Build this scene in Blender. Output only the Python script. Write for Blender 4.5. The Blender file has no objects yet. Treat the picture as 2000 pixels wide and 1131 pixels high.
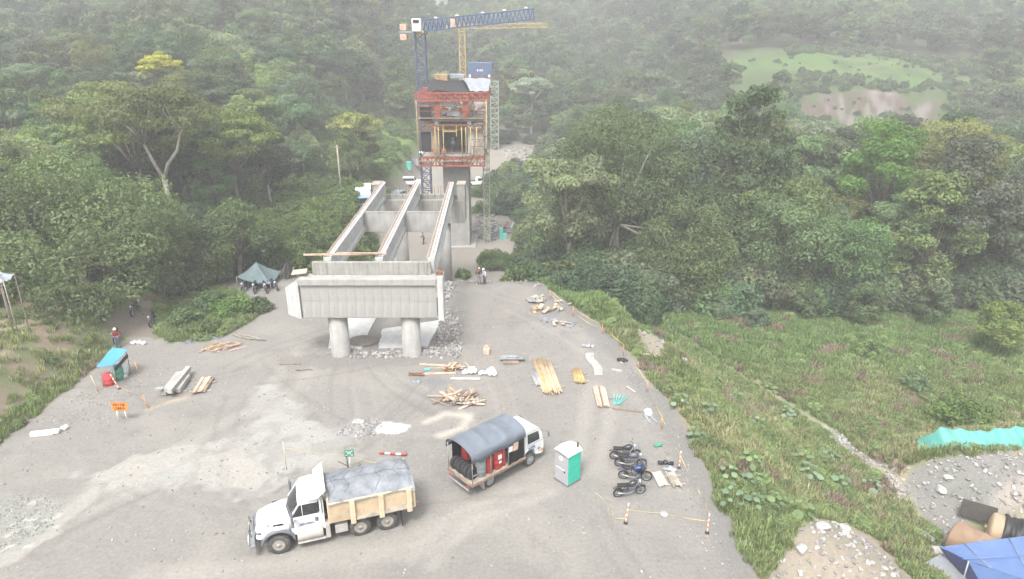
import bpy, bmesh, math, random
import numpy as np
from mathutils import Vector, Matrix, Euler
R = math.radians
random.seed(7)
rng = np.random.default_rng(11)
sc = bpy.context.scene
COL = sc.collection

# ------------------------------------------------------------------ camera
CAMZ, PITCH, FPX = 24.0, R(20.8), 1327.0
cd = bpy.data.cameras.new('camera')
cam = bpy.data.objects.new('camera', cd); COL.objects.link(cam)
cam.location = (0, 0, CAMZ); cam.rotation_euler = (R(90) - PITCH, 0, 0)
cd.sensor_width = 36; cd.lens = 36 * FPX / 2000; cd.clip_start = .5; cd.clip_end = 6000
sc.camera = cam
sc.render.engine = 'CYCLES'
sc.cycles.use_denoising = True
sc.cycles.max_bounces = 9; sc.cycles.diffuse_bounces = 6; sc.cycles.glossy_bounces = 2
sc.cycles.transmission_bounces = 3; sc.cycles.volume_bounces = 1; sc.cycles.transparent_max_bounces = 8
sc.cycles.caustics_reflective = False; sc.cycles.caustics_refractive = False
sc.render.resolution_x = 1024; sc.render.resolution_y = 579

# ------------------------------------------------------------------ world: overcast daylight
SUN_EL, SUN_AZ = 58, 200
w = bpy.data.worlds.new('World'); sc.world = w; w.use_nodes = True
nt = w.node_tree; nt.nodes.clear()
sky = nt.nodes.new('ShaderNodeTexSky'); sky.sky_type = 'NISHITA'; sky.sun_disc = False
sky.sun_elevation = R(SUN_EL); sky.sun_rotation = R(SUN_AZ)
sky.air_density = 1.0; sky.dust_density = 6.0; sky.ozone_density = 1.0
hs = nt.nodes.new('ShaderNodeHueSaturation'); hs.inputs['Saturation'].default_value = .30   # cloud cover greys the blue
bg = nt.nodes.new('ShaderNodeBackground'); bg.inputs[1].default_value = .15
wo = nt.nodes.new('ShaderNodeOutputWorld')
nt.links.new(sky.outputs[0], hs.inputs['Color']); nt.links.new(hs.outputs[0], bg.inputs[0]); nt.links.new(bg.outputs[0], wo.inputs[0])
sd = bpy.data.lights.new('sun', 'SUN'); sd.energy = 1.5; sd.angle = R(15); sd.color = (1, .985, .965)
sun = bpy.data.objects.new('sun', sd); COL.objects.link(sun)
az = R(SUN_AZ); el = R(SUN_EL)
sun_dir = Vector((math.sin(az) * math.cos(el), math.cos(az) * math.cos(el), math.sin(el)))
sun.rotation_euler = sun_dir.to_track_quat('Z', 'Y').to_euler()
vs = sc.view_settings
vs.view_transform = 'Standard'; vs.look = 'None'; vs.gamma = 1; vs.use_curve_mapping = False
vs.exposure = 1.35
HAZE_DENSITY, HAZE_COLOR = .0011, (.95, .96, .975)

# ------------------------------------------------------------------ numeric helpers
def ss(a, b, x):
    t = np.clip((np.asarray(x, float) - a) / (b - a), 0, 1); return t * t * (3 - 2 * t)
def _hash(ix, iy, s):
    n = (ix * 374761393 + iy * 668265263 + s * 1442695041) & 0xffffffff
    n = ((n ^ (n >> 13)) * 1274126177) & 0xffffffff
    return ((n ^ (n >> 16)) & 0xffff) / 65535.0
def vnoise(x, y, s=0):
    x = np.asarray(x, float); y = np.asarray(y, float)
    ix = np.floor(x).astype(np.int64); iy = np.floor(y).astype(np.int64)
    fx = x - ix; fy = y - iy; fx = fx * fx * (3 - 2 * fx); fy = fy * fy * (3 - 2 * fy)
    a = _hash(ix, iy, s); b = _hash(ix + 1, iy, s); c = _hash(ix, iy + 1, s); d = _hash(ix + 1, iy + 1, s)
    return (a + (b - a) * fx) * (1 - fy) + (c + (d - c) * fx) * fy
def fbm(x, y, s=0, o=4):
    v = 0; a = .5; t = 0
    for i in range(o):
        v = v + a * vnoise(x * 2 ** i, y * 2 ** i, s + i * 17); t += a; a *= .5
    return v / t

# ------------------------------------------------------------------ terrain
EDGE_Y = [0, 25, 40, 46, 52.8, 57, 62.6, 66]; EDGE_X = [11.2, 10.8, 10.2, 9.2, 7.4, 5.6, 3.2, 2.0]
PATH_Y = [0, 20, 37.7, 44, 52, 60, 66, 75]; PATH_X = [31, 29, 26, 23.6, 20.5, 17, 14, 10]
def bump(x, y, cx, cy, rx, ry, h, rot=0):
    c, s = math.cos(rot), math.sin(rot)
    u = ((x - cx) * c + (y - cy) * s) / rx; v = (-(x - cx) * s + (y - cy) * c) / ry
    d = np.sqrt(u * u + v * v); return h * (1 - ss(.15, 1, d))
def H(x, y):
    x = np.asarray(x, float); y = np.asarray(y, float)
    ye = np.clip(y, 0, 66); xe = np.interp(ye, EDGE_Y, EDGE_X); xp = np.interp(np.clip(y, 0, 75), PATH_Y, PATH_X)
    low = np.interp(y, [0, 66, 95, 130, 3000], [-4.2, -4.6, -4.8, -5.6, -6]) + .5 * (fbm(x / 9, y / 9, 3) - .5)
    up = (fbm(x / 14, y / 14, 5, 2) - .5) * .22
    # left bank
    bank = ss(-31.9, -36.5, x) * 2.9 * ss(62, 53, y) + ss(-34, -60, x) * 2
    up = up + bank
    # how far into the low ground on the right
    k_r = ss(xe + .1, xp, x)
    k_r = np.where(y < 66, k_r, ss(2, 9, x))
    k_c = ss(64.8, 75, y) * ss(-24.5, -19.5, x)            # drop beyond the yard, between the forests
    k = np.maximum(k_r, k_c)
    h = up * (1 - k) + low * k
    # grassy berm along the far right edge of the yard, small ridges on the slope
    h = h + bump(x, y, 8.6, 57.5, 2.6, 6.5, 1.7, .30) + bump(x, y, 12.2, 49.5, 2.0, 6.5, 1.5, .35)
    h = h + bump(x, y, 14.0, 38, 3.0, 9, .7, .1)
    h = h + bump(x, y, 16.6, 27.0, 4.6, 5.2, 1.5, .5)       # bare dirt mound
    h = h + bump(x, y, 31.5, 38.0, 8.5, 6.0, 3.1, -.1) + bump(x, y, 39, 39, 8, 5.0, 2.6, 0)        # spoil heap
    h = h + bump(x, y, -36.5, 58, 6, 5, .8) * (x < -20)
    # hills
    sx = ss(-26, -60, x)
    left = np.interp(y, [0, 95, 130, 180, 260, 360, 520, 800, 1200, 3000], [0, 0, 3, 9, 23, 43, 70, 110, 160, 200])
    mid = np.interp(y, [0, 190, 230, 300, 380, 520, 800, 1200, 3000], [0, 0, 4, 14, 30, 58, 105, 160, 220])
    right = np.interp(y, [0, 150, 185, 210, 260, 330, 450, 600, 900, 1300, 3000], [0, 0, 4, 12, 20.5, 33, 58, 85, 130, 180, 220])
    sr = ss(35, 70, x)
    cl = ss(70, 80, x) * ss(142, 126, x)                       # quarried face
    yq = y + (fbm(x / 7, y / 30, 15) - .5) * 9
    rc = np.interp(yq, [0, 150, 189, 200, 212, 250, 300, 330, 450, 600, 900, 1300, 3000], [0, 0, 1.5, 14.6, 17.0, 22, 28, 33, 58, 85, 130, 180, 220])
    right = right * (1 - cl) + rc * cl
    hill = mid * (1 - sr) + right * sr
    hill = hill * (1 - sx) + left * sx
    gap = ss(-.33, -.27, x / np.maximum(y, 1)) * ss(-.04, -.12, x / np.maximum(y, 1)) * ss(330, 420, y)
    hill = hill * (1 - .62 * gap * ss(1500, 900, y))
    h = h + hill + ss(90, 200, y) * (fbm(x / 40, y / 40, 9) - .5) * 9 * ss(0, 6, hill)
    return h
def Hs(x, y): return float(H(np.array([x]), np.array([y]))[0])
CP, SP = math.cos(PITCH), math.sin(PITCH)
def ray(px, py):
    a = (px - 1000) / FPX; b = -(py - 565.5) / FPX
    return np.array([a, CP + b * SP, -SP + b * CP])      # right, forward, up
def G(px, py, dz=0):
    """the point of the ground seen at a photograph pixel"""
    d = ray(px, py); t = np.concatenate([np.arange(15, 130, .25), np.arange(130, 700, 1.0)])
    x = d[0] * t; y = d[1] * t; z = CAMZ + d[2] * t - dz
    hit = np.where(z < H(x, y))[0]
    if len(hit) == 0: return Vector((d[0] * 600, d[1] * 600, 0))
    i = hit[0]; lo, hi = t[max(i - 1, 0)], t[i]
    for _ in range(12):
        m = (lo + hi) / 2
        if CAMZ + d[2] * m - dz < Hs(d[0] * m, d[1] * m): hi = m
        else: lo = m
    return Vector((d[0] * hi, d[1] * hi, CAMZ + d[2] * hi - dz))
def PY(px, py, Y):
    """the point seen at a pixel that stands Y metres ahead"""
    d = ray(px, py); t = Y / d[1]; return Vector((d[0] * t, Y, CAMZ + d[2] * t))
def PZ(px, py, Z):
    d = ray(px, py); t = (Z - CAMZ) / d[2]; return Vector((d[0] * t, d[1] * t, Z))
def poly_sd(x, y, P):
    """signed distance to a polygon, negative inside"""
    P = np.asarray(P, float); n = len(P); d = np.full(x.shape, 1e9); ins = np.zeros(x.shape, bool)
    for i in range(n):
        ax, ay = P[i]; bx, by = P[(i + 1) % n]; ex, ey = bx - ax, by - ay
        t = np.clip(((x - ax) * ex + (y - ay) * ey) / (ex * ex + ey * ey + 1e-9), 0, 1)
        d = np.minimum(d, (x - ax - t * ex) ** 2 + (y - ay - t * ey) ** 2)
        c = ((ay <= y) & (by > y)) | ((by <= y) & (ay > y))
        with np.errstate(divide='ignore', invalid='ignore'):
            xi = ax + (y - ay) / (by - ay if by != ay else 1e-9) * ex
        ins ^= c & (x < xi)
    d = np.sqrt(d); return np.where(ins, -d, d)
def line_d(x, y, P):
    d = np.full(x.shape, 1e9)
    for (ax, ay), (bx, by) in zip(P[:-1], P[1:]):
        ex, ey = bx - ax, by - ay
        t = np.clip(((x - ax) * ex + (y - ay) * ey) / (ex * ex + ey * ey + 1e-9), 0, 1)
        d = np.minimum(d, np.hypot(x - ax - t * ex, y - ay - t * ey))
    return d
def W(pts): return [tuple(G(*p)[:2]) for p in pts]

# ------------------------------------------------------------------ object helpers
def tag(o, label=None, cat=None, group=None, kind=None):
    if label: o['label'] = label
    if cat: o['category'] = cat
    if group: o['group'] = group
    if kind: o['kind'] = kind
    return o
def empty(name, loc=(0, 0, 0), rz=0, label=None, cat=None, group=None):
    o = bpy.data.objects.new(name, None); COL.objects.link(o); o.location = loc; o.rotation_euler = (0, 0, rz)
    o.empty_display_size = .2
    return tag(o, label, cat, group)
def mesh_np(name, V, F, mats=(), smooth=False, mi=None):
    """V (n,3) array, F (m,3|4) array"""
    me = bpy.data.meshes.new(name); V = np.asarray(V, np.float32); F = np.asarray(F, np.int32); k = F.shape[1]
    me.vertices.add(len(V)); me.vertices.foreach_set('co', V.ravel())
    me.loops.add(F.size); me.loops.foreach_set('vertex_index', F.ravel())
    me.polygons.add(len(F)); me.polygons.foreach_set('loop_start', np.arange(0, F.size, k, dtype=np.int32))
    me.polygons.foreach_set('loop_total', np.full(len(F), k, np.int32))
    if smooth: me.polygons.foreach_set('use_smooth', np.ones(len(F), bool))
    for m in mats: me.materials.append(m)
    if mi is not None: me.polygons.foreach_set('material_index', np.asarray(mi, np.int32))
    me.update(); me.validate(); return me
def add(name, me, parent=None, loc=(0, 0, 0), rot=(0, 0, 0)):
    o = bpy.data.objects.new(name, me); COL.objects.link(o); o.location = loc; o.rotation_euler = rot
    if parent: o.parent = parent
    return o
KIDS = {}
def copy_tree(o, parent=None):
    c = o.copy(); COL.objects.link(c)
    if parent: c.parent = parent
    for ch in o.children: copy_tree(ch, c)
    return c

class MB:
    """collects boxes, tubes, prisms and sheets and links them as one mesh"""
    def __init__(s): s.v = []; s.f = []; s.m = []; s.sm = []
    def raw(s, V, F, mat=0, smooth=False):
        b = len(s.v); s.v += [tuple(v) for v in V]
        for f in F: s.f.append([b + i for i in f]); s.m.append(mat); s.sm.append(smooth)
        return s
    def box(s, c, d, mat=0, rot=None, bev=0, top=None):
        """centre, dimensions, optional rotation, bevel; top=(sx,sy) scales the upper face"""
        hx, hy, hz = d[0] / 2, d[1] / 2, d[2] / 2
        bm = bmesh.new(); bmesh.ops.create_cube(bm, size=1)
        for v in bm.verts:
            v.co = Vector((v.co.x * d[0], v.co.y * d[1], v.co.z * d[2]))
            if top and v.co.z > 0: v.co.x *= top[0]; v.co.y *= top[1]
        if bev: bmesh.ops.bevel(bm, geom=bm.edges[:], offset=bev, segments=1 if bev < .03 else 2, affect='EDGES', profile=.6)
        M = Matrix.Translation(Vector(c)) @ (Euler(rot).to_matrix().to_4x4() if rot else Matrix())
        bm.verts.ensure_lookup_table(); bm.verts.index_update()
        s.raw([M @ v.co for v in bm.verts], [[v.index for v in f.verts] for f in bm.faces], mat); bm.free(); return s
    def beam(s, a, b, wd, ht, mat=0, up=(0, 0, 1)):
        a = Vector(a); b = Vector(b); d = (b - a); L = d.length
        if L < 1e-6: return s
        d /= L; u = Vector(up)
        if abs(d.dot(u)) > .98: u = Vector((0, 1, 0)) if abs(d.y) < .9 else Vector((1, 0, 0))
        r = d.cross(u).normalized(); u = r.cross(d)
        V = [p + r * sx * wd / 2 + u * sz * ht / 2 for p in (a, b) for sx, sz in ((-1, -1), (1, -1), (1, 1), (-1, 1))]
        return s.raw(V, [(0, 3, 2, 1), (4, 5, 6, 7), (0, 1, 5, 4), (1, 2, 6, 5), (2, 3, 7, 6), (3, 0, 4, 7)], mat)
    def tube(s, pts, r, mat=0, n=8, caps=True, smooth=True):
        pts = [Vector(p) for p in pts]; rs = r if hasattr(r, '__len__') else [r] * len(pts)
        V = []; F = []; prev = None
        for i, p in enumerate(pts):
            d = (pts[min(i + 1, len(pts) - 1)] - pts[max(i - 1, 0)]).normalized()
            if prev is None:
                u = Vector((0, 0, 1)) if abs(d.z) < .9 else Vector((1, 0, 0)); prev = d.cross(u).normalized()
            prev = (prev - d * prev.dot(d)).normalized(); q = d.cross(prev)
            for k in range(n):
                a = 2 * math.pi * k / n; V.append(p + (prev * math.cos(a) + q * math.sin(a)) * rs[i])
        for i in range(len(pts) - 1):
            for k in range(n): F.append((i * n + k, i * n + (k + 1) % n, (i + 1) * n + (k + 1) % n, (i + 1) * n + k))
        s.raw(V, F, mat, smooth)
        if caps:
            b = len(s.v) - len(V)
            s.f.append([b + k for k in reversed(range(n))]); s.m.append(mat); s.sm.append(False)
            s.f.append([b + (len(pts) - 1) * n + k for k in range(n)]); s.m.append(mat); s.sm.append(False)
        return s
    def lathe(s, prof, mat=0, n=20, M=None, smooth=True, axis='Z', cap=True):
        V = []; F = []
        for (r, z) in prof:
            for k in range(n):
                a = 2 * math.pi * k / n; p = (r * math.cos(a), r * math.sin(a), z)
                if axis == 'Y': p = (p[0], p[2], p[1])
                if axis == 'X': p = (p[2], p[0], p[1])
                V.append(M @ Vector(p) if M else Vector(p))
        for i in range(len(prof) - 1):
            for k in range(n): F.append((i * n + k, i * n + (k + 1) % n, (i + 1) * n + (k + 1) % n, (i + 1) * n + k))
        cap = prof[0] != prof[-1] and cap
        if cap: F.append(list(range(n))[::-1]); F.append([(len(prof) - 1) * n + k for k in range(n)])
        s.raw(V, F, mat, smooth)
        if cap: s.sm[-1] = s.sm[-2] = False
        return s
    def prism(s, P, y0, y1, mat=0, axis='Y', smooth=False):
        """outline P of (a,b) pairs swept from y0 to y1 along axis"""
        n = len(P)
        mk = {'Y': lambda a, b, t: (a, t, b), 'X': lambda a, b, t: (t, a, b), 'Z': lambda a, b, t: (a, b, t)}[axis]
        V = [mk(a, b, y0) for a, b in P] + [mk(a, b, y1) for a, b in P]
        F = [(i, (i + 1) % n, n + (i + 1) % n, n + i) for i in range(n)] + [list(range(n))[::-1], [n + i for i in range(n)]]
        return s.raw(V, F, mat, smooth)
    def grid(s, fn, nu, nv, mat=0, smooth=True, thick=0):
        V = [Vector(fn(i / nu, j / nv)) for j in range(nv + 1) for i in range(nu + 1)]
        F = [(j * (nu + 1) + i, j * (nu + 1) + i + 1, (j + 1) * (nu + 1) + i + 1, (j + 1) * (nu + 1) + i) for j in range(nv) for i in range(nu)]
        s.raw(V, F, mat, smooth)
        if thick:
            V2 = [v - Vector((0, 0, thick)) for v in V]; s.raw(V2, [f[::-1] for f in F], mat, smooth)
        return s
    def mesh(s, name, mats):
        me = bpy.data.meshes.new(name); me.from_pydata([tuple(v) for v in s.v], [], s.f)
        for m in (mats if isinstance(mats, (list, tuple)) else [mats]): me.materials.append(m)
        me.polygons.foreach_set('material_index', s.m); me.polygons.foreach_set('use_smooth', s.sm)
        bm = bmesh.new(); bm.from_mesh(me); bmesh.ops.recalc_face_normals(bm, faces=bm.faces); bm.to_mesh(me); bm.free()
        me.update(); return me
    def build(s, name, mats, parent=None, loc=(0, 0, 0), rot=(0, 0, 0)):
        return add(name, s.mesh(name, mats), parent, loc, rot)

# ------------------------------------------------------------------ materials
MATS = {}
def mat(name, col, rough=.7, metal=0, var=.12, scale=3.0, dirt=0, dirtcol=(.20, .17, .13), bump=0, bscale=20, spec=.4, coat=0, streak=0, weather=None):
    """procedural paint, metal, timber, cloth: two scales of noise vary the colour, dirt blotches sit on it"""
    m = bpy.data.materials.new(name); m.use_nodes = True; t = m.node_tree; N = t.nodes; L = t.links
    b = N['Principled BSDF']; b.inputs['Roughness'].default_value = rough; b.inputs['Metallic'].default_value = metal
    b.inputs['Specular IOR Level'].default_value = spec; b.inputs['Coat Weight'].default_value = coat
    tc = N.new('ShaderNodeTexCoord'); n1 = N.new('ShaderNodeTexNoise'); n1.inputs['Scale'].default_value = scale; n1.inputs['Detail'].default_value = 6; n1.inputs['Roughness'].default_value = .65
    src = tc.outputs['Object']
    if streak:
        mp = N.new('ShaderNodeMapping'); mp.inputs['Scale'].default_value = (1, 1, 1 / streak); L.new(src, mp.inputs[0]); src = mp.outputs[0]
    L.new(src, n1.inputs['Vector'])
    hsv = N.new('ShaderNodeMixRGB'); hsv.blend_type = 'MIX'
    c1 = tuple(max(0, c * (1 - var * 1.8)) for c in col) + (1,); c2 = tuple(min(1, c * (1 + var)) for c in col) + (1,)
    hsv.inputs[1].default_value = c1; hsv.inputs[2].default_value = c2
    mr = N.new('ShaderNodeMapRange'); mr.inputs[1].default_value = .3; mr.inputs[2].default_value = .7; L.new(n1.outputs['Fac'], mr.inputs[0]); L.new(mr.outputs[0], hsv.inputs[0])
    out = hsv.outputs[0]
    if dirt:
        n2 = N.new('ShaderNodeTexNoise'); n2.inputs['Scale'].default_value = scale * 1.7; n2.inputs['Detail'].default_value = 8; n2.inputs['Roughness'].default_value = .75
        L.new(src, n2.inputs['Vector'])
        r2 = N.new('ShaderNodeMapRange'); r2.inputs[1].default_value = .62 - .22 * dirt; r2.inputs[2].default_value = .72; r2.inputs[4].default_value = .85
        L.new(n2.outputs['Fac'], r2.inputs[0])
        mx = N.new('ShaderNodeMixRGB'); mx.inputs[2].default_value = dirtcol + (1,); L.new(r2.outputs[0], mx.inputs[0]); L.new(out, mx.inputs[1]); out = mx.outputs[0]
        rr = N.new('ShaderNodeMapRange'); rr.inputs[3].default_value = rough; rr.inputs[4].default_value = min(1, rough + .35); L.new(r2.outputs[0], rr.inputs[0]); L.new(rr.outputs[0], b.inputs['Roughness'])
    L.new(out, b.inputs['Base Color'])
    if bump:
        n3 = N.new('ShaderNodeTexNoise'); n3.inputs['Scale'].default_value = bscale; n3.inputs['Detail'].default_value = 5; L.new(src, n3.inputs['Vector'])
        bp = N.new('ShaderNodeBump'); bp.inputs['Strength'].default_value = bump; bp.inputs['Distance'].default_value = .03; L.new(n3.outputs['Fac'], bp.inputs['Height']); L.new(bp.outputs[0], b.inputs['Normal'])
    MATS[name] = m; return m
def leaf_mat(name, instanced, trans=.42, rough=.6):
    m = bpy.data.materials.new(name); m.use_nodes = True; t = m.node_tree; N = t.nodes; L = t.links; N.clear()
    o = N.new('ShaderNodeOutputMaterial')
    if instanced:
        a = N.new('ShaderNodeAttribute'); a.attribute_type = 'INSTANCER'; a.attribute_name = 'tint'; base = a.outputs['Color']
    else:
        a = N.new('ShaderNodeObjectInfo'); base = a.outputs['Color']
    va = N.new('ShaderNodeAttribute'); va.attribute_name = 'lv'            # every leaf has a shade of its own
    mr = N.new('ShaderNodeMapRange'); mr.inputs[3].default_value = .62; mr.inputs[4].default_value = 1.5; L.new(va.outputs['Fac'], mr.inputs[0])
    vm = N.new('ShaderNodeVectorMath'); vm.operation = 'SCALE'; L.new(base, vm.inputs[0]); L.new(mr.outputs[0], vm.inputs[3])
    p = N.new('ShaderNodeBsdfPrincipled'); p.inputs['Roughness'].default_value = rough; p.inputs['Specular IOR Level'].default_value = .35
    L.new(vm.outputs[0], p.inputs['Base Color'])
    tr = N.new('ShaderNodeBsdfTranslucent'); tm = N.new('ShaderNodeVectorMath'); tm.operation = 'MULTIPLY'; tm.inputs[1].default_value = (1.15, 1.3, .55)
    L.new(vm.outputs[0], tm.inputs[0]); L.new(tm.outputs[0], tr.inputs['Color'])
    mx = N.new('ShaderNodeMixShader'); mx.inputs[0].default_value = trans; L.new(p.outputs[0], mx.inputs[1]); L.new(tr.outputs[0], mx.inputs[2]); L.new(mx.outputs[0], o.inputs[0])
    return m
M_LEAF = leaf_mat('leaf', False); M_LEAF_I = leaf_mat('leaf_instanced', True)
M_BARK = mat('bark', (.19, .165, .13), .9, var=.35, scale=4, bump=.5, streak=5)
M_BARK_PALE = mat('bark_pale', (.36, .33, .28), .9, var=.25, scale=4, bump=.4, streak=5)
# ------------------------------------------------------------------ ground sheet
def axis(core0, core1, step, lo, hi, g=1.06, cap=3.2):
    a = list(np.arange(core0, core1 + 1e-6, step)); s = step; x = a[-1]
    while x < hi: s = min(s * g, cap if x < 285 else (9 if x < 520 else 60)); x += s; a.append(x)
    s = step; x = a[0]; pre = []
    while x > lo: s = min(s * g, cap if x > -200 else (9 if x > -520 else 60)); x -= s; pre.append(x)
    return np.array(pre[::-1] + a)
GX = axis(-38, 30, .18, -1900, 1900); GY = axis(22, 64, .18, -60, 2600, 1.05)
GX = np.sort(np.concatenate([GX[(GX < 62) | (GX > 138)], np.arange(62, 138.1, 1.2)]))
GY = np.sort(np.concatenate([GY[(GY < 184) | (GY > 206)], np.arange(184, 206.1, .9)]))
XX, YY = np.meshgrid(GX, GY); ZZ = H(XX, YY)
# cover weights -------------------------------------------------------------
xe = np.interp(np.clip(YY, 0, 66), EDGE_Y, EDGE_X); xp = np.interp(np.clip(YY, 0, 75), PATH_Y, PATH_X)
wob = (fbm(XX / 2.2, YY / 2.2, 21) - .5) * 2; wob2 = (fbm(XX / .7, YY / .7, 22) - .5) * 2
wob3 = (fbm(XX / .35, YY / .9, 23, 3) - .5) * 2
def soft(P, f=.6, wv=.8): return ss(f * .55, -f * .55, poly_sd(XX, YY, W(P)) + wob * wv * 1.1 + wob2 * wv * .7 + wob3 * wv * .35)
def strokem(P, wd, f=.3, wv=.3): return ss(wd / 2 + f, wd / 2 - f, line_d(XX, YY, W(P)) + wob * wv * .5 + wob2 * wv * .3)
ns = fbm(XX / 3, YY / 3, 31); nf = fbm(XX / .8, YY / .8, 33); nl = fbm(XX / 12, YY / 12, 35)
def C(*c): return np.array(c, float)
col = np.zeros(XX.shape + (3,)) + C(.200, .190, .174)
def blend(c, m):
    global col
    col = col * (1 - m[..., None]) + C(*c) * m[..., None]
blend((.235, .222, .200), ss(.45, .75, ns) * .7)
blend((.15, .143, .132), ss(.62, .8, fbm(XX / 1.1, YY / 1.1, 39)) * .45)
blend((.165, .157, .145), ss(.55, .8, fbm(XX / 5, YY / 5, 36)) * .6)
wet = np.zeros(XX.shape)
# wheel tracks: curved pale and dark streaks
for P, wd, c, a in [([(0, 1060), (260, 940), (520, 800), (600, 700)], 3, (.30, .285, .255), .5),
                    ([(300, 1131), (800, 1070), (1150, 900), (1180, 760)], 3.0, (.30, .28, .25), .5),
                    ([(850, 1131), (1050, 1040), (1250, 1000), (1400, 1100)], 1.6, (.21, .2, .18), .4),
                    ([(960, 800), (930, 700), (960, 600), (1000, 560)], 4, (.235, .215, .19), .5),
                    ([(1110, 940), (1200, 1060), (1300, 1131)], .8, (.20, .19, .17), .5),
                    ([(820, 1100), (900, 1010), (1050, 960)], 1.0, (.30, .285, .26), .5),
                    ([(500, 1131), (760, 1085), (1000, 1075), (1200, 1131)], 1.0, (.21, .20, .18), .5)]:
    for k in (-1, 1):
        m = strokem([(p[0] + k * 22, p[1] + k * 6) for p in P], wd * .35, .35, .6); blend(c, m * a * (.5 + .5 * nf))
# many faint crossing tyre marks
rt = random.Random(61)
jx0, jx1 = np.searchsorted(GX, [-38, 14]); jy0, jy1 = np.searchsorted(GY, [20, 64.5]); SL = (slice(jy0, jy1), slice(jx0, jx1)); XS, YS, W2 = XX[SL], YY[SL], wob2[SL]
for k in range(22):
    x0, y0, a0 = rt.uniform(-28, 8), rt.uniform(25, 58), rt.uniform(0, 6.28); cv = rt.uniform(-.12, .12); pts_ = []
    for q in range(9): pts_.append((x0, y0)); a0 += cv; x0 += math.cos(a0) * 1.8; y0 += math.sin(a0) * 1.8
    for off in (0, 1.9):
        dd = line_d(XS, YS, [(px + off * math.sin(a0) * .7, py - off * math.cos(a0) * .7) for px, py in pts_]); mm_ = (ss(.24, .08, dd + W2 * .10) * rt.uniform(.15, .42))[..., None]; col[SL] = col[SL] * (1 - mm_) + C(*((.135, .13, .12) if k % 3 else (.26, .25, .228))) * mm_
for P, wd in (([(560, 950), (600, 905), (640, 880), (700, 870)], .3), ([(540, 960), (585, 915), (640, 890)], .3), ([(480, 900), (520, 870), (590, 850), (650, 845)], .35), ([(470, 880), (520, 855), (600, 838)], .3), ([(200, 690), (290, 800), (420, 740)], .3), ([(390, 870), (440, 930), (430, 960)], .4)):
    blend((.15, .145, .13), strokem(P, wd, .15, .25) * .7)
# pale wet mud, puddles
m = soft([(505, 770), (590, 760), (600, 830), (690, 870), (640, 905), (560, 935), (470, 950), (390, 950), (170, 960), (150, 930), (230, 905), (330, 880), (470, 850)], .9, 1.6)
blend((.275, .272, .25), m * (.45 + .55 * ss(.35, .6, nf))); wet = np.maximum(wet, m * .35)
for P, a in [([(438, 900), (452, 882), (462, 900), (474, 878), (488, 900), (500, 905), (522, 928), (500, 948), (445, 945)], 1), ([(172, 930), (235, 905), (262, 888), (385, 872), (352, 905), (290, 925), (275, 958), (240, 940), (215, 960), (190, 945)], .9), ([(640, 905), (700, 880), (720, 890), (660, 920)], .5), ([(965, 1030), (985, 1022), (988, 1035), (970, 1042)], .6), ([(820, 900), (845, 895), (845, 903)], .6),
             ([(390, 900), (425, 890), (420, 945), (395, 945)], .8), ([(70, 1040), (180, 950), (200, 955), (110, 1040), (0, 1110), (0, 1085)], .75)]:
    m = soft(P, .25, .5) * a; blend((.13, .125, .11), soft(P, 1.6, .6) * .35); blend((.285, .270, .243), m); wet = np.maximum(wet, m)
m = soft([(0, 970), (80, 965), (125, 985), (110, 1030), (60, 1060), (0, 1080)], .5, .6); blend((.225, .23, .205), m * (.7 + .3 * nf)); blend((.36, .35, .31), m * ss(.6, .72, fbm(XX / .5, YY / .5, 41)))
m = soft([(655, 850), (700, 815), (790, 822), (800, 835), (700, 855)], .25, .5); blend((.24, .235, .23), m)
m = soft([(715, 850), (742, 822), (802, 828), (795, 842), (740, 853)], .2, .4); blend((.62, .62, .60), m * (.7 + .3 * nf))
m = strokem([(830, 825), (870, 808), (915, 812), (905, 835), (860, 850)], .5, .3, .4); blend((.45, .42, .36), m * .6)
m = strokem([(290, 800), (330, 785), (360, 778)], .5, .3, .4); blend((.42, .33, .22), m * .5)
m = soft([(850, 690), (900, 560), (870, 560), (830, 600), (850, 660)], .5, .6); blend((.16, .15, .14), m * ss(.4, .6, nf))
m = soft([(640, 690), (900, 680), (900, 712), (560, 720), (540, 700)], .5, 1); blend((.175, .165, .155), m * .8)
m = soft([(830, 745), (850, 735), (870, 745), (850, 752)], .3, .4); blend((.16, .16, .165), m)
# concrete blinding under the frame
# yard edge dark wet gravel at right
d = XX - xe; m = ss(-1.3, -.2, d + wob * .5) * ss(1.6, .6, d + wob * .4) * (YY < 66); blend((.165, .158, .148), m * .9)
# grass --------------------------------------------------------------------
g1 = ss(.5, 1.7, d + wob * .8 - ss(44, 30, YY) * .2) * (YY < 66.5) * (YY > 5)
green = C(.13, .155, .075); dry = C(.23, .20, .13)
gn = ss(.35, .7, fbm(XX / 4, YY / 4, 51))[..., None]
grass = green * gn + dry * (1 - gn); grass = grass * (.8 + .5 * nf[..., None])
lush = ss(52, 60, YY)[..., None]; grass = grass * (1 - lush) + C(.06, .10, .03) * lush
right_low = ss(0, 1, XX - xp) * (YY < 75)
valley = ss(64.3, 66.5, YY + wob * .8) * ss(-24, -21, XX) * ss(220, 190, YY)
rlim = np.interp(YY, [66, 76, 90, 105, 120, 140, 150, 165, 190], [-2, -1, 1, 1, -4, -5, 0, 6, 8]); corridor = valley * ss(rlim + 2.5, rlim, XX + wob * 1.5)
G_all = np.clip(g1 + right_low, 0, 1)
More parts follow.
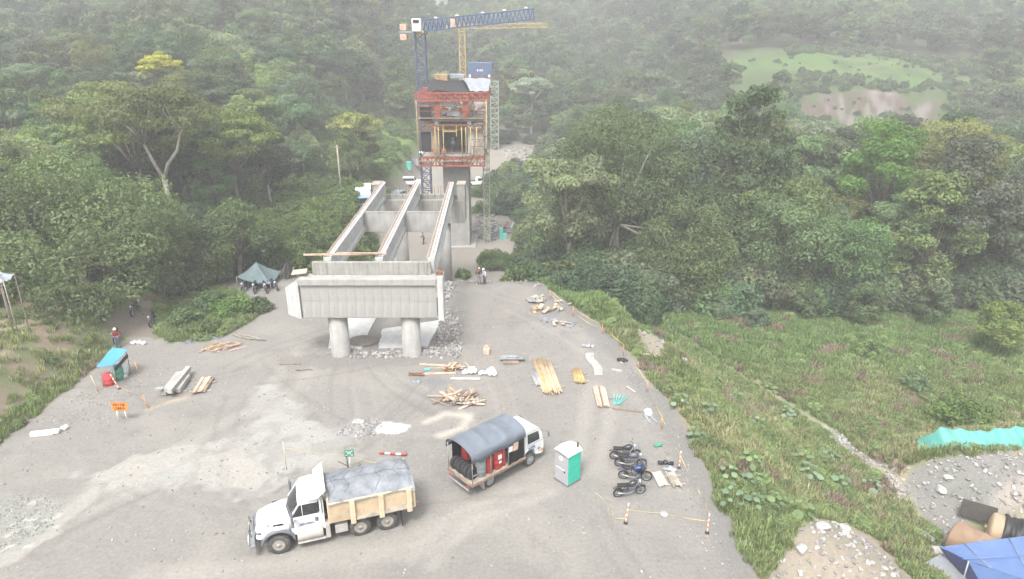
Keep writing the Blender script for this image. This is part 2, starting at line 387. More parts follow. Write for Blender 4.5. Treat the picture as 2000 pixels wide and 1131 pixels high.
# left bank: raw soil with grass
bk = ss(-31.4, -32.6, XX + wob * .5) * (YY < 66) ; soil = C(.215, .170, .125)
bs = ss(.42, .58, fbm(XX / 2.5, YY / 2.5, 61))[..., None]; bg_ = soil * (1 - bs) + C(.14, .155, .08) * bs
forest_floor = C(.07, .075, .04)
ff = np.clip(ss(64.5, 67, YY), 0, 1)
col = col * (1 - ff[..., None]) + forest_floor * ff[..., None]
dirtg = C(.225, .208, .182) * (.85 + .3 * ns[..., None])
col = col * (1 - corridor[..., None]) + dirtg * corridor[..., None]
col = col * (1 - G_all[..., None]) + grass * G_all[..., None]
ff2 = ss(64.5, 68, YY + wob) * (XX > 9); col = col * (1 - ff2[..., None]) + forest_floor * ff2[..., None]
col = col * (1 - bk[..., None]) + bg_ * bk[..., None]
# foot path, bare mound, spoil heap, landslip, pasture
pth = [(1330, 655), (1390, 695), (1460, 740), (1540, 790), (1610, 832), (1660, 875), (1740, 935), (1770, 975)]
m = strokem(pth, .55, .35, .5); blend((.24, .22, .17), m * .85)
m = strokem(pth[4:], 1.0, .5, .9); blend((.30, .28, .24), m * .8)
m = soft([(1460, 1215), (1480, 1131), (1510, 1085), (1590, 1010), (1640, 1012), (1700, 1040), (1790, 1131), (1830, 1200)], .6, 1.0); blend((.25, .215, .175), m * (.75 + .25 * nf)); bare = m.copy()
m = soft([(1750, 930), (1790, 905), (1900, 885), (2010, 880), (2010, 1010), (1900, 1010), (1850, 1060), (1800, 1020)], .5, .6); blend((.165, .163, .16), m * (.75 + .25 * nf)); bare = np.maximum(bare, m)
m = soft([(1960, 950), (2010, 940), (2010, 1010), (1930, 1000)], .5, .6); blend((.27, .24, .21), m)
m = soft([(1225, 640), (1275, 640), (1340, 690), (1300, 720), (1255, 700)], .6, 1); blend((.24, .21, .17), m * .8)
m = soft([(1230, 700), (1290, 700), (1300, 760), (1270, 760)], .4, .8); blend((.22, .205, .18), m * .8)
PAST = W([(1405, 150), (1405, 124), (1480, 110), (1600, 104), (1700, 108), (1790, 128), (1905, 152), (1905, 172), (1800, 172), (1700, 158), (1600, 146), (1500, 138)]); CLIFF = W([(1565, 192), (1700, 176), (1835, 186), (1842, 225), (1800, 268), (1740, 275), (1640, 240), (1560, 215)])
wedge = ss(.30, .33, XX / np.maximum(YY, 1)) * ss(.68, .64, XX / np.maximum(YY, 1)) * ss(175, 185, YY) * ss(270, 258, YY); blend((.062, .095, .032), wedge * .85)
pm = ss(4, -4, poly_sd(XX, YY, PAST) + (fbm(XX / 9, YY / 9, 78) - .5) * 16); blend((.068, .125, .030), pm); blend((.045, .075, .025), pm * ss(.5, .62, fbm(XX / 5, YY / 12, 71)) * .8); blend((.11, .125, .055), pm * ss(.55, .65, fbm(XX / 14, YY / 3, 72)) * .7)
cm = ss(1.5, -1.5, poly_sd(XX, YY, CLIFF) + (fbm(XX / 5, YY / 5, 76) - .5) * 9); blend((.105, .078, .067), cm); blend((.06, .075, .035), cm * ss(.56, .62, fbm(XX / 6, ZZ / 3, 74))); blend((.17, .148, .135), cm * ss(.5, .6, fbm(XX / 2.6, ZZ / 9, 73))); blend((.10, .075, .06), cm * ss(.52, .62, fbm(XX / 1.6, ZZ / 5, 75)))
sandy = valley * ss(150, 162, YY) * ss(rlim + 2, rlim, XX); blend((.25, .228, .19), sandy * .7)
gl = ss(-42, -38, XX) * ss(-21, -24, XX) * ss(120, 130, YY) * ss(185, 175, YY); blend((.10, .16, .035), gl)
gl2 = ss(-40, -32, XX) * ss(-20, -22, XX) * ss(72, 80, YY) * ss(108, 100, YY); blend((.08, .13, .03), gl2)
m = soft([(300, 650), (310, 600), (360, 585), (420, 560), (470, 575), (510, 600), (490, 628), (400, 665), (330, 668)], .6, .8) * (XX < -18) * (YY > 50); blend((.10, .135, .05), m)
# worn yard left path under trees
m = soft([(190, 660), (215, 600), (300, 590), (300, 655), (330, 672), (235, 690)], .5, .6) * (YY > 52); blend((.17, .145, .12), m)
me = bpy.data.meshes.new('ground')
ny, nx = XX.shape
V = np.stack([XX, YY, ZZ], -1).reshape(-1, 3)
fine = (XX < 31) & (XX > -39) & (YY < 66)
V[:, 2] += ((fbm(XX / .5, YY / .5, 81, 2) - .5) * .05 * fine + wob2 * .012 * fine).ravel()
idx = np.arange(ny * nx).reshape(ny, nx)
F = np.stack([idx[:-1, :-1], idx[:-1, 1:], idx[1:, 1:], idx[1:, :-1]], -1)
split = int(np.searchsorted(GY, 118))
def gmat(name):
    m = bpy.data.materials.new(name); m.use_nodes = True; t = m.node_tree; N = t.nodes; L = t.links; b = N['Principled BSDF']
    a = N.new('ShaderNodeAttribute'); a.attribute_name = 'col'; tc = N.new('ShaderNodeTexCoord')
    n1 = N.new('ShaderNodeTexNoise'); n1.inputs['Scale'].default_value = 5.0; n1.inputs['Detail'].default_value = 8; n1.inputs['Roughness'].default_value = .75; L.new(tc.outputs['Object'], n1.inputs['Vector'])
    mr = N.new('ShaderNodeMapRange'); mr.inputs[1].default_value = .3; mr.inputs[2].default_value = .7; mr.inputs[3].default_value = .80; mr.inputs[4].default_value = 1.17; L.new(n1.outputs['Fac'], mr.inputs[0])
    # stones: small pale and dark voronoi specks
    v = N.new('ShaderNodeTexVoronoi'); v.inputs['Scale'].default_value = 6.5; L.new(tc.outputs['Object'], v.inputs['Vector'])
    r = N.new('ShaderNodeMapRange'); r.inputs[1].default_value = .16; r.inputs[2].default_value = .10; L.new(v.outputs['Distance'], r.inputs[0])
    gt = N.new('ShaderNodeMath'); gt.operation = 'GREATER_THAN'; gt.inputs[1].default_value = .78; sp = N.new('ShaderNodeSeparateColor'); L.new(v.outputs['Color'], sp.inputs[0]); L.new(sp.outputs[0], gt.inputs[0])
    mu = N.new('ShaderNodeMath'); mu.operation = 'MULTIPLY'; L.new(r.outputs[0], mu.inputs[0]); L.new(gt.outputs[0], mu.inputs[1])
    st = N.new('ShaderNodeAttribute'); st.attribute_name = 'stone'; mu2 = N.new('ShaderNodeMath'); mu2.operation = 'MULTIPLY'; L.new(mu.outputs[0], mu2.inputs[0]); L.new(st.outputs['Fac'], mu2.inputs[1])
    sc1 = N.new('ShaderNodeVectorMath'); sc1.operation = 'SCALE'; L.new(a.outputs['Color'], sc1.inputs[0]); L.new(mr.outputs[0], sc1.inputs[3])
    mx = N.new('ShaderNodeMixRGB'); L.new(mu2.outputs[0], mx.inputs[0]); L.new(sc1.outputs[0], mx.inputs[1]); mx.inputs[2].default_value = (.42, .41, .38, 1)
    L.new(mx.outputs[0], b.inputs['Base Color'])
    wa = N.new('ShaderNodeAttribute'); wa.attribute_name = 'wet'; rr = N.new('ShaderNodeMapRange'); rr.inputs[3].default_value = .95; rr.inputs[4].default_value = .06; L.new(wa.outputs['Fac'], rr.inputs[0]); L.new(rr.outputs[0], b.inputs['Roughness'])
    b.inputs['Specular IOR Level'].default_value = .35
    n3 = N.new('ShaderNodeTexNoise'); n3.inputs['Scale'].default_value = 9; n3.inputs['Detail'].default_value = 8; n3.inputs['Roughness'].default_value = .8; L.new(tc.outputs['Object'], n3.inputs['Vector'])
    sub = N.new('ShaderNodeMath'); sub.operation = 'SUBTRACT'; sub.inputs[0].default_value = .75; sub.use_clamp = True; L.new(wa.outputs['Fac'], sub.inputs[1])
    bp = N.new('ShaderNodeBump'); bp.inputs['Distance'].default_value = .06; L.new(sub.outputs[0], bp.inputs['Strength']); L.new(n3.outputs['Fac'], bp.inputs['Height']); L.new(bp.outputs[0], b.inputs['Normal'])
    return m
M_GROUND = gmat('ground_cover')
stone = np.clip(.35 + .6 * ss(.5, .7, fbm(XX / 4, YY / 4, 91)), 0, 1) * (1 - .8 * G_all) * (1 - wet)
stone = np.maximum(stone, bare)
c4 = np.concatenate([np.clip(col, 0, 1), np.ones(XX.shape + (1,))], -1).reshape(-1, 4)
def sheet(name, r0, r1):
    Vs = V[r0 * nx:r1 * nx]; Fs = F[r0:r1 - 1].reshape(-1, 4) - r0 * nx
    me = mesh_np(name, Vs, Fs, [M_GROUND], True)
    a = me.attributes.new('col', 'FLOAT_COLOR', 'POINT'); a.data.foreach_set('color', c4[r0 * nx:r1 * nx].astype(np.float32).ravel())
    for nm, arr in (('wet', wet), ('stone', stone)):
        a = me.attributes.new(nm, 'FLOAT', 'POINT'); a.data.foreach_set('value', arr.reshape(-1)[r0 * nx:r1 * nx].astype(np.float32))
    return tag(add(name, me), kind='structure')
g_near = sheet('ground', 0, split + 1); g_hill = sheet('hillside', split, ny)

# haze: one closed box round camera and scene
zt = 262
hz = MB().box((0, 1300, (zt - 8) / 2 - .0), (4100, 2760, zt + 8)).build('haze', [])
tag(hz, kind='stuff')
hm = bpy.data.materials.new('air'); hm.use_nodes = True; t = hm.node_tree; t.nodes.clear()
o_ = t.nodes.new('ShaderNodeOutputMaterial'); pv = t.nodes.new('ShaderNodeVolumePrincipled'); pv.inputs['Density'].default_value = HAZE_DENSITY; pv.inputs['Color'].default_value = HAZE_COLOR + (1,); pv.inputs['Anisotropy'].default_value = .0
t.links.new(pv.outputs[0], o_.inputs['Volume']); hz.data.materials.clear(); hz.data.materials.append(hm)
# ------------------------------------------------------------------ trees
def leaf_cloud(name, blobs, nleaf, size, up=.35, rs=0, mat_=None, droop=0, big=False):
    """leaf-sized rhombi over the skins of many clumps; blobs rows x,y,z,rx,rz"""
    r = np.random.default_rng(rs); B = np.asarray(blobs, float)
    wgt = B[:, 3] ** 2; wgt /= wgt.sum(); k = r.choice(len(B), nleaf, p=wgt); b = B[k]
    d = r.normal(size=(nleaf, 3)); d[:, 2] = d[:, 2] * .8 + .35; d /= np.linalg.norm(d, axis=1)[:, None]
    rad = .72 + .32 * r.random(nleaf) ** .7
    lump = 1 + .25 * np.sin(d[:, 0] * 5 + k * 1.3) * np.sin(d[:, 1] * 5 + k * 2.1)
    P = b[:, :3] + d * np.stack([b[:, 3], b[:, 3], b[:, 4]], 1) * (rad * lump)[:, None]
    n = d * .8 + np.array([0, 0, up]) + r.normal(size=(nleaf, 3)) * .55; n /= np.linalg.norm(n, axis=1)[:, None]
    a = np.cross(n, r.normal(size=(nleaf, 3))); a /= np.linalg.norm(a, axis=1)[:, None]; c = np.cross(n, a)
    s = size * (.6 + .8 * r.random(nleaf))[:, None]
    V = np.stack([P - a * s * .55, P - c * s * .3 + n * s * .06, P + a * s * .55 - np.array([0, 0, droop]) * s, P + c * s * .3 + n * s * .06], 1).reshape(-1, 3)
    F = np.arange(nleaf * 4).reshape(-1, 4)
    me = mesh_np(name, V, F, [mat_ or M_LEAF])
    clump = r.random(len(B))[k] * .6; lv = np.repeat(clump + .4 * r.random(nleaf), 4).astype(np.float32)
    at = me.attributes.new('lv', 'FLOAT', 'POINT'); at.data.foreach_set('value', lv)
    return me
def make_blobs(kind, r):
    B = []
    if kind == 'dome':          # rounded crown of many clumps
        for i in range(38):
            th = r.random() * 2 * math.pi; ph = math.acos(1 - r.random() * 1.15); q = .80 + .2 * r.random()
            B.append((.86 * q * math.sin(ph) * math.cos(th), .86 * q * math.sin(ph) * math.sin(th), .45 + .55 * q * math.cos(ph), .17 + .13 * r.random(), .13 + .09 * r.random()))
        for i in range(7): B.append(((r.random() - .5) * .8, (r.random() - .5) * .8, .5 + .2 * r.random(), .3, .22))
    if kind == 'dense':
        B = make_blobs('dome', r)
        for i in range(60):
            th = r.random() * 2 * math.pi; z = .02 + .6 * r.random(); q = .80 + .1 * r.random() - .25 * max(0, .22 - z)
            B.append((q * math.cos(th), q * math.sin(th), z, .15 + .1 * r.random(), .10 + .07 * r.random()))
        return B
    if kind == 'umbrella':      # wide flat layers
        for i in range(34):
            th = r.random() * 2 * math.pi; q = math.sqrt(r.random()); z = .88 - .28 * q * q + (r.random() - .5) * .13
            B.append((q * .88 * math.cos(th), q * .88 * math.sin(th), z, .16 + .12 * r.random(), .05 + .04 * r.random()))
        for i in range(14):
            th = r.random() * 2 * math.pi; q = .4 + .55 * r.random(); B.append((q * .8 * math.cos(th), q * .8 * math.sin(th), .45 + .15 * r.random(), .15 + .08 * r.random(), .05 + .03 * r.random()))
    if kind == 'tall':          # narrow column of clumps down to low branches
        for i in range(46):
            z = r.random() ** .8; q = (.35 + .5 * math.sin(math.pi * min(1, z * .9 + .12))) * (.7 + .35 * r.random()); th = r.random() * 2 * math.pi
            B.append((q * .8 * math.cos(th), q * .8 * math.sin(th), .12 + .85 * z, .17 + .12 * r.random(), .10 + .07 * r.random()))
    if kind == 'shaggy':        # irregular, with gaps
        for i in range(26):
            th = r.random() * 2 * math.pi; q = .25 + .72 * r.random(); z = .35 + .6 * r.random() - .2 * q
            B.append((q * .85 * math.cos(th), q * .85 * math.sin(th), z, .13 + .16 * r.random(), .07 + .09 * r.random()))
    if kind == 'bush':
        for i in range(30):
            th = r.random() * 2 * math.pi; ph = math.acos(1 - r.random()); q = .75 + .25 * r.random()
            B.append((.8 * q * math.sin(ph) * math.cos(th), .8 * q * math.sin(ph) * math.sin(th), .2 + .68 * q * math.cos(ph), .2 + .13 * r.random(), .16 + .1 * r.random()))
    return B
def scaled(B, R_, z0, hh): return [(b[0] * R_, b[1] * R_, z0 + b[2] * hh, b[3] * R_, b[4] * R_ * 1.15) for b in B]
def trunk_mesh(name, B, r0, fork, seed, matl=None, nl=9, lean=.03):
    r = random.Random(seed); mb = MB()
    fx, fy = (r.random() - .5) * lean * 20, (r.random() - .5) * lean * 20
    mb.tube([(0, 0, -.6), (fx * .1, fy * .1, .3), (fx * .5, fy * .5, fork * .55), (fx, fy, fork)], [r0 * 1.5, r0 * 1.05, r0 * .85, r0 * .75], n=8)
    for b in r.sample(list(B), min(nl, len(B))):
        t = Vector((b[0], b[1], b[2])); a = Vector((fx, fy, fork * (.8 + .2 * r.random())))
        m1 = a.lerp(t, .4) + Vector((r.uniform(-.3, .3), r.uniform(-.3, .3), .12 * t.z * .3)); mb.tube([a, m1, t], [r0 * .5, r0 * .3, r0 * .10], n=5)
    return mb.mesh(name, matl or M_BARK)
PROTO = []          # (crown mesh, trunk mesh, nominal radius, nominal height, kind)
rr_ = random.Random(3)
def proto(kind, R_, Ht, z0, nleaf, size, seed, bark=None, r0=.26, droop=0, up=.35, nl=10):
    r = random.Random(seed); B = scaled(make_blobs(kind, r), R_, z0, Ht - z0)
    cm_ = leaf_cloud('crown', B, nleaf, size, rs=seed, droop=droop, up=up); tm_ = trunk_mesh('trunk', B, r0, z0 + (Ht - z0) * .25, seed, bark, nl)
    p = dict(crown=cm_, trunk=tm_, R=R_, H=Ht, kind=kind, blobs=B); PROTO.append(p); return p
specs = [('dome', 5, 13, 4.5), ('dome', 5.5, 12, 4), ('umbrella', 6, 13, 6), ('umbrella', 5.4, 12, 5.5), ('tall', 4.2, 15, 1.5), ('shaggy', 5.4, 13.5, 4), ('dome', 4.6, 14, 3), ('shaggy', 5, 12, 3.5), ('tall', 4.6, 13, 1.0)]
for i, (k, R_, Ht, z0) in enumerate(specs): proto(k, R_, Ht, z0 * .6, 13000, .30, 100 + i, M_BARK if i % 3 else M_BARK_PALE)
TREES = []   # x, y, scale, proto, tint
def inst_tree(x, y, p, s, tint, rz=None, label=None, group=None, name='forest_tree', sz=1, cat='tree', z=None):
    o = empty(name, (x, y, Hs(x, y) - .1 if z is None else z), random.random() * 6.28 if rz is None else rz, label, cat, group); o.scale = (s, s, s * sz)
    t_ = add('trunk', p['trunk'], o); c = add('crown', p['crown'], o); c.color = tuple(tint) + (1,)
    return o
GREENS = [(.056, .084, .040), (.047, .076, .042), (.066, .095, .044), (.080, .105, .040), (.050, .070, .044), (.070, .086, .052), (.058, .098, .040), (.086, .100, .056), (.043, .062, .036)]
def tint(r, br=1.0):
    g = GREENS[int(r.random() * len(GREENS))]; f = (.62 + .95 * r.random()) * br * 1.92
    return tuple(c * f for c in g)
def allowed(x, y, rad=4):
    u = x / max(y, 1)
    if y < 64:
        if -33 < x < 20: return False
        if rad <= 1 and -43 < x < 0 and y < 62: return False
    if math.hypot(x + 25, y - 65) < 6 or math.hypot(x + 21.5, y - 100) < 5.5: return False
    if y < 68.5 and x > -26: return False
    if y < 74 and -24 < x < (12.5 if rad > 1 else -4): return False
    right_lim = np.interp(y, [66, 76, 90, 105, 120, 140, 150, 165, 190], [-2, -1, 1, 1, -4, -5, 0, 6, 8])
    if rad > 1 and 96 < y < 192 and -23.5 < x < 15: return False
    if y < 192 and -23.5 < x < right_lim + rad: return False
    if 118 < y < 188 and -41 < x < -20: return False
    if 70 < y < 106 and -34 < x < -20: return False
    if rad > 1 and 132 < y < 255 and (.41 if y < 180 else .31) * y < x < .66 * y: return False
    if y > 150 and x > 40:
        xa, ya = np.array([x]), np.array([y])
        if poly_sd(xa, ya, PAST)[0] < (5 if rad > 1 else 0) or poly_sd(xa, ya, CLIFF)[0] < rad: return False
    return True
r = random.Random(5); cand = []
y = 52.0
while y < 470:
    sp = 6.6 if y < 120 else (7.4 if y < 220 else 8.6); x = -.86 * y - 14
    while x < .86 * y + 14:
        px, py_ = x + r.uniform(-.42, .42) * sp, y + r.uniform(-.42, .42) * sp
        if allowed(px, py_): cand.append((px, py_))
        x += sp
    y += sp * .93
near = []; far = []
special = [(-37.5, 58, 8.5), (-41.5, 79, 7.5), (48, 86, 7), (12, 84, 8), (67, 100, 7), (21, 73, 5), (-62, 128, 5)]
for (x, y) in cand:
    if any(math.hypot(x - a, y - b) < c for a, b, c in special): continue
    if x < 0 and y < 64 and x > -50 and y < 56: continue
    big = 1.0
    if 66 < y < 110 and x > 6: big = 1.3 if x < 30 else 1.08
    s = (.75 + .45 * r.random()) * big * (1.0 if y < 200 else .95)
    if -40 < x < -18 and 64 < y < 115: s *= .72
    tt = tint(r, 1.0 if fbm(np.array([x / 30]), np.array([y / 30]), 77)[0] > .5 else .85)
    if r.random() < .045: tt = (.14, .15, .05)
    if r.random() < .05: tt = (.10, .115, .085)
    if y > 170: tt = tuple(c * .82 for c in tt)
    ent = (x, y, s, int(r.random() * len(PROTO)), tt, r.random() * 6.28); (near if len(near) < 100000 else far).append(ent)
near.sort(key=lambda e: math.hypot(e[0], e[1]) / e[2])
INDIV, REST = near[:285], near[285:]
for (x, y, s, k, tt, rz) in INDIV:
    side = 'left of the bridge' if x < -8 else 'right of the bridge'; nm = PROTO[k]['kind']
    words = {'dome': 'rounded leafy tree', 'umbrella': 'flat-topped layered tree', 'tall': 'tall narrow leafy tree', 'shaggy': 'irregular open-crowned tree'}[nm]
    where = 'at the forest edge' if y < 80 else ('in the dense forest' if y < 130 else 'on the lower hillside')
    inst_tree(x, y, PROTO[k], s, tt, rz, f'{words} {where} {side}', f'{words}s {where} {side}')
print('TREES', len(INDIV), len(REST))
# the rest of the forest: one mass, instanced on points
FARC = bpy.data.collections.new('far_crowns')
for i, (k, R_, Ht, z0) in enumerate(specs[:8]):
    rq = random.Random(300 + i); B = scaled(make_blobs(k, rq), R_, z0 * .5, Ht - z0 * .5)
    me_ = leaf_cloud('far_crown', B, 4200, .62, rs=300 + i, mat_=M_LEAF_I); o = bpy.data.objects.new('far_crown_%d' % i, me_); FARC.objects.link(o)
def scatter(name, pts, scl, rot, pick, tints, coll, kind='stuff'):
    me_ = bpy.data.meshes.new(name); me_.from_pydata([tuple(p) for p in pts], [], [])
    def at(nm, ty, arr, fld):
        a = me_.attributes.new(nm, ty, 'POINT'); a.data.foreach_set(fld, np.asarray(arr, np.float32 if ty != 'INT' else np.int32).ravel())
    at('scl', 'FLOAT_VECTOR', scl, 'vector'); at('rotv', 'FLOAT_VECTOR', rot, 'vector'); at('pick', 'INT', pick, 'value')
    at('tint', 'FLOAT_COLOR', np.concatenate([np.asarray(tints), np.ones((len(tints), 1))], 1), 'color')
    o = add(name, me_); ng = bpy.data.node_groups.new(name, 'GeometryNodeTree')
    ng.interface.new_socket('Geometry', in_out='INPUT', socket_type='NodeSocketGeometry'); ng.interface.new_socket('Geometry', in_out='OUTPUT', socket_type='NodeSocketGeometry')
    N = ng.nodes; L = ng.links; gi = N.new('NodeGroupInput'); go = N.new('NodeGroupOutput')
    ci = N.new('GeometryNodeCollectionInfo'); ci.inputs['Collection'].default_value = coll; ci.inputs['Separate Children'].default_value = True; ci.inputs['Reset Children'].default_value = True
    ip = N.new('GeometryNodeInstanceOnPoints'); ip.inputs['Pick Instance'].default_value = True
    def na(nm, dt):
        a = N.new('GeometryNodeInputNamedAttribute'); a.data_type = dt; a.inputs[0].default_value = nm; return a.outputs[0]
    er = N.new('FunctionNodeEulerToRotation'); L.new(na('rotv', 'FLOAT_VECTOR'), er.inputs[0])
    L.new(gi.outputs[0], ip.inputs['Points']); L.new(ci.outputs[0], ip.inputs['Instance']); L.new(na('pick', 'INT'), ip.inputs['Instance Index'])
    L.new(er.outputs[0], ip.inputs['Rotation']); L.new(na('scl', 'FLOAT_VECTOR'), ip.inputs['Scale']); L.new(ip.outputs[0], go.inputs[0])
    md = o.modifiers.new('scatter', 'NODES'); md.node_group = ng
    return tag(o, kind=kind)
A = np.array([(e[0], e[1]) for e in REST]); z = H(A[:, 0], A[:, 1]) - .5
sc_ = np.array([e[2] for e in REST]); rq = np.random.default_rng(9)
forest = scatter('forest', np.column_stack([A, z]), np.column_stack([sc_ * rq.uniform(.9, 1.1, len(A)), sc_, sc_ * rq.uniform(.8, 1.15, len(A))]), np.column_stack([np.zeros(len(A)), np.zeros(len(A)), rq.random(len(A)) * 6.28]), [e[3] % 8 for e in REST], np.array([e[4] for e in REST]), FARC)
tag(forest, 'dense green forest covering the far hillside', 'forest')
# undergrowth filling the foot of the forest
BUSHC = bpy.data.collections.new('bushes')
for i in range(4):
    rq_ = random.Random(400 + i); B = scaled(make_blobs('bush', rq_), 1.7, 0, 2.3)
    o = bpy.data.objects.new('bush_%d' % i, leaf_cloud('bush', B, 1500, .26, rs=400 + i, mat_=M_LEAF_I)); BUSHC.objects.link(o)
P = []
r = random.Random(8)
for i in range(3):
    rq_ = random.Random(450 + i); B = scaled(make_blobs('bush', rq_), 3.0, 0, 4.2)
    o = bpy.data.objects.new('bush_big_%d' % i, leaf_cloud('bush', B, 6500, .27, rs=450 + i, mat_=M_LEAF_I)); BUSHC.objects.link(o)
for i in range(9000):
    y = 50 + 150 * r.random() ** 1.3; x = r.uniform(-.86, .86) * (y + 8)
    if allowed(x, y, 1): P.append((x, y))
    elif (70 < y < 112 and -36 < x < -20) or (118 < y < 188 and -41 < x < -22 and r.random() < .5) or (64.5 < y < 76 and 4 < x < 14): P.append((x, y))
for i in range(2200):
    y = r.uniform(145, 262); x = r.uniform(.38, .68) * y
    if allowed(x, y, 1): P.append((x, y))
NB = len(P)
while len(P) < NB + 45:
    y = r.uniform(185, 262); x = r.uniform(.30, .68) * y
    if poly_sd(np.array([x]), np.array([y]), PAST)[0] < -1: P.append((x, y))
for i in range(26):
    y = r.uniform(190, 199); x = r.uniform(.42, .62) * y; P.append((x, y))
P = np.array(P); n = len(P); rq = np.random.default_rng(4); s = rq.uniform(.6, 1.9, n)
tt = np.array([GREENS[i] for i in rq.integers(0, len(GREENS), n)]) * rq.uniform(1.2, 2.3, (n, 1))
lightg = ((P[:, 0] > -42) & (P[:, 0] < -20) & (P[:, 1] > 70)); s[(P[:, 1] > 182) & (P[:, 0] > 50)] *= .55; s[NB:] = rq.uniform(.2, .6, n - NB)
tt[lightg] = np.array([.12, .175, .05]) * rq.uniform(.7, 1.2, (lightg.sum(), 1)); s[lightg] *= .75
edge = (((P[:, 0] > 8) & (P[:, 1] < 84)) | ((P[:, 0] < -21) & (P[:, 1] < 74))) & (rq.random(n) < .4); s[edge] *= .8; pk = rq.integers(0, 4, n); pk[edge] = 4 + rq.integers(0, 3, edge.sum()); s[(P[:, 0] > -20) & (P[:, 0] < 8) & (P[:, 1] < 78)] *= .8
und = scatter('undergrowth', np.column_stack([P, H(P[:, 0], P[:, 1]) - .2]), np.column_stack([s, s, s]), np.column_stack([np.zeros(n), np.zeros(n), rq.random(n) * 6.28]), pk, tt, BUSHC)
tag(und, 'tangled green undergrowth at the foot of the forest', 'undergrowth')
# ------------------------------------------------------------------ bridge and cranes
def concrete_mat(name, col, boards='x', bw=.45, stain=.5):
    """board-marked concrete: narrow board joints, rust and mould runs down the face"""
    m = mat(name, col, .9, var=.10, scale=1.2, dirt=.15 * stain, dirtcol=(.22, .19, .12), bump=.15, bscale=14, spec=.25)
    t = m.node_tree; N = t.nodes; L = t.links; b = N['Principled BSDF']; src = b.inputs['Base Color'].links[0].from_socket
    tc = N.new('ShaderNodeTexCoord'); mp = N.new('ShaderNodeMapping'); mp.inputs['Scale'].default_value = (3.2, 3.2, .22); L.new(tc.outputs['Object'], mp.inputs[0])
    n = N.new('ShaderNodeTexNoise'); n.inputs['Scale'].default_value = 1.6; n.inputs['Detail'].default_value = 5; L.new(mp.outputs[0], n.inputs['Vector'])
    r = N.new('ShaderNodeMapRange'); r.inputs[1].default_value = .35; r.inputs[2].default_value = .72; r.inputs[3].default_value = 1.08; r.inputs[4].default_value = 1 - .42 * stain; L.new(n.outputs['Fac'], r.inputs[0])
    s = N.new('ShaderNodeVectorMath'); s.operation = 'SCALE'; L.new(src, s.inputs[0]); L.new(r.outputs[0], s.inputs[3]); L.new(s.outputs[0], b.inputs['Base Color'])
    return m
M_CON = concrete_mat('concrete', (.31, .305, .29), stain=.16); M_CONL = concrete_mat('concrete_pale', (.46, .465, .455), stain=.35)
M_COND = concrete_mat('concrete_stained', (.29, .285, .26), stain=.6); M_BLIND = mat('blinding_concrete', (.48, .48, .47), .9, var=.10, scale=1.5, dirt=.25, dirtcol=(.30, .27, .23))
M_RED = mat('red_steel', (.34, .085, .06), .55, var=.25, scale=2.5, dirt=.35, dirtcol=(.22, .12, .09)); M_WOOD = mat('timber', (.36, .25, .15), .85, var=.3, scale=2, bump=.2)
M_WOODP = mat('timber_fresh', (.55, .42, .30), .8, var=.2, scale=2); M_WOODG = mat('timber_grey', (.33, .29, .24), .9, var=.3, scale=2); M_WOODR = mat('timber_pinkish', (.52, .36, .28), .85, var=.2, scale=2)
M_YEL = mat('yellow_steel', (.44, .33, .13), .5, var=.2, scale=2, dirt=.3); M_BLU = mat('blue_steel', (.06, .10, .20), .5, var=.2, scale=2, dirt=.2)
M_DKBLU = mat('dark_mast_steel', (.08, .10, .17), .6, var=.25, scale=2); M_WHT = mat('white_paint', (.70, .70, .69), .45, var=.05, scale=2, dirt=.2, dirtcol=(.45, .40, .33))
M_GRY = mat('grey_steel', (.30, .31, .32), .5, var=.15, metal=.3); M_RUST = mat('rusty_steel', (.20, .10, .055), .8, var=.35, scale=5)
M_BLKTARP = mat('black_tarp', (.018, .018, .02), .5, var=.2, scale=2, bump=.4, bscale=6); M_SILTARP = mat('silver_tarp', (.27, .29, .32), .45, var=.15, scale=1.5, bump=.6, bscale=5)
M_DRUMY = mat('pale_green_scaffold', (.34, .38, .30), .6, var=.2)
M_DARK = mat('dark_rubber', (.025, .025, .026), .8, var=.2, scale=8); M_GLASS = mat('window_glass', (.02, .024, .027), .08, var=.1, spec=.8)
M_ORG = mat('orange_sheet', (.85, .24, .03), .5, var=.08, dirt=.1)
M_STRIP = mat('flange_board', (.25, .185, .14), .9, var=.3, scale=3)

# first pier: two round columns and a wide cap
def V3(*a): return Vector(a)
pier = empty('bridge_abutment', (-10.8, 48.8, 0), 0, 'concrete bridge abutment on two round columns, nearest the camera', 'abutment')
ox, oy = -10.8, 48.8
for cx in (-13.6, -7.95):
    MB().lathe([(.76, -.8), (.76, .0), (.74, .05), (.74, 3.5)], n=40).build('column', M_CON, pier, (cx - ox, -.0, 0))
MB().box((0, 0, (3.48 + 6.2) / 2), (10.0, 1.9, 6.2 - 3.48), bev=.02).build('cap_beam', M_CON, pier)
for i in range(15):   # formwork board panels on the face, each a few mm to centimetres proud
    MB().box((0, 0, 0), (.674, .03, 2.55), bev=.003).build('board_mark_panel', M_CON, pier, (-4.75 + i * .679, -.955 - .006 * (i % 3), 4.86))
for i in range(7):
    for z_ in (4.25, 5.5): MB().lathe([(.045, 0), (.045, .012)], n=10, axis='Y').build('tie_hole', M_COND, pier, (-4.1 + i * 1.37, -.992, z_ + .05 * (i % 2)))
MB().beam((-4.9, -.987, 4.93), (-3.4, -.987, 4.90), .012, .035).beam((3.3, -.987, 4.86), (4.9, -.987, 4.83), .012, .03).build('cast_seam', M_COND, pier)
MB().box((0, 0, 0), (10.5, 1.35, .5), bev=.02).build('corbel', M_CON, pier, (0, -.47, 6.45))
MB().box((0, 0, 0), (9.0, .32, 1.0), bev=.02).build('backwall', M_COND, pier, (.15, .05, 7.2))
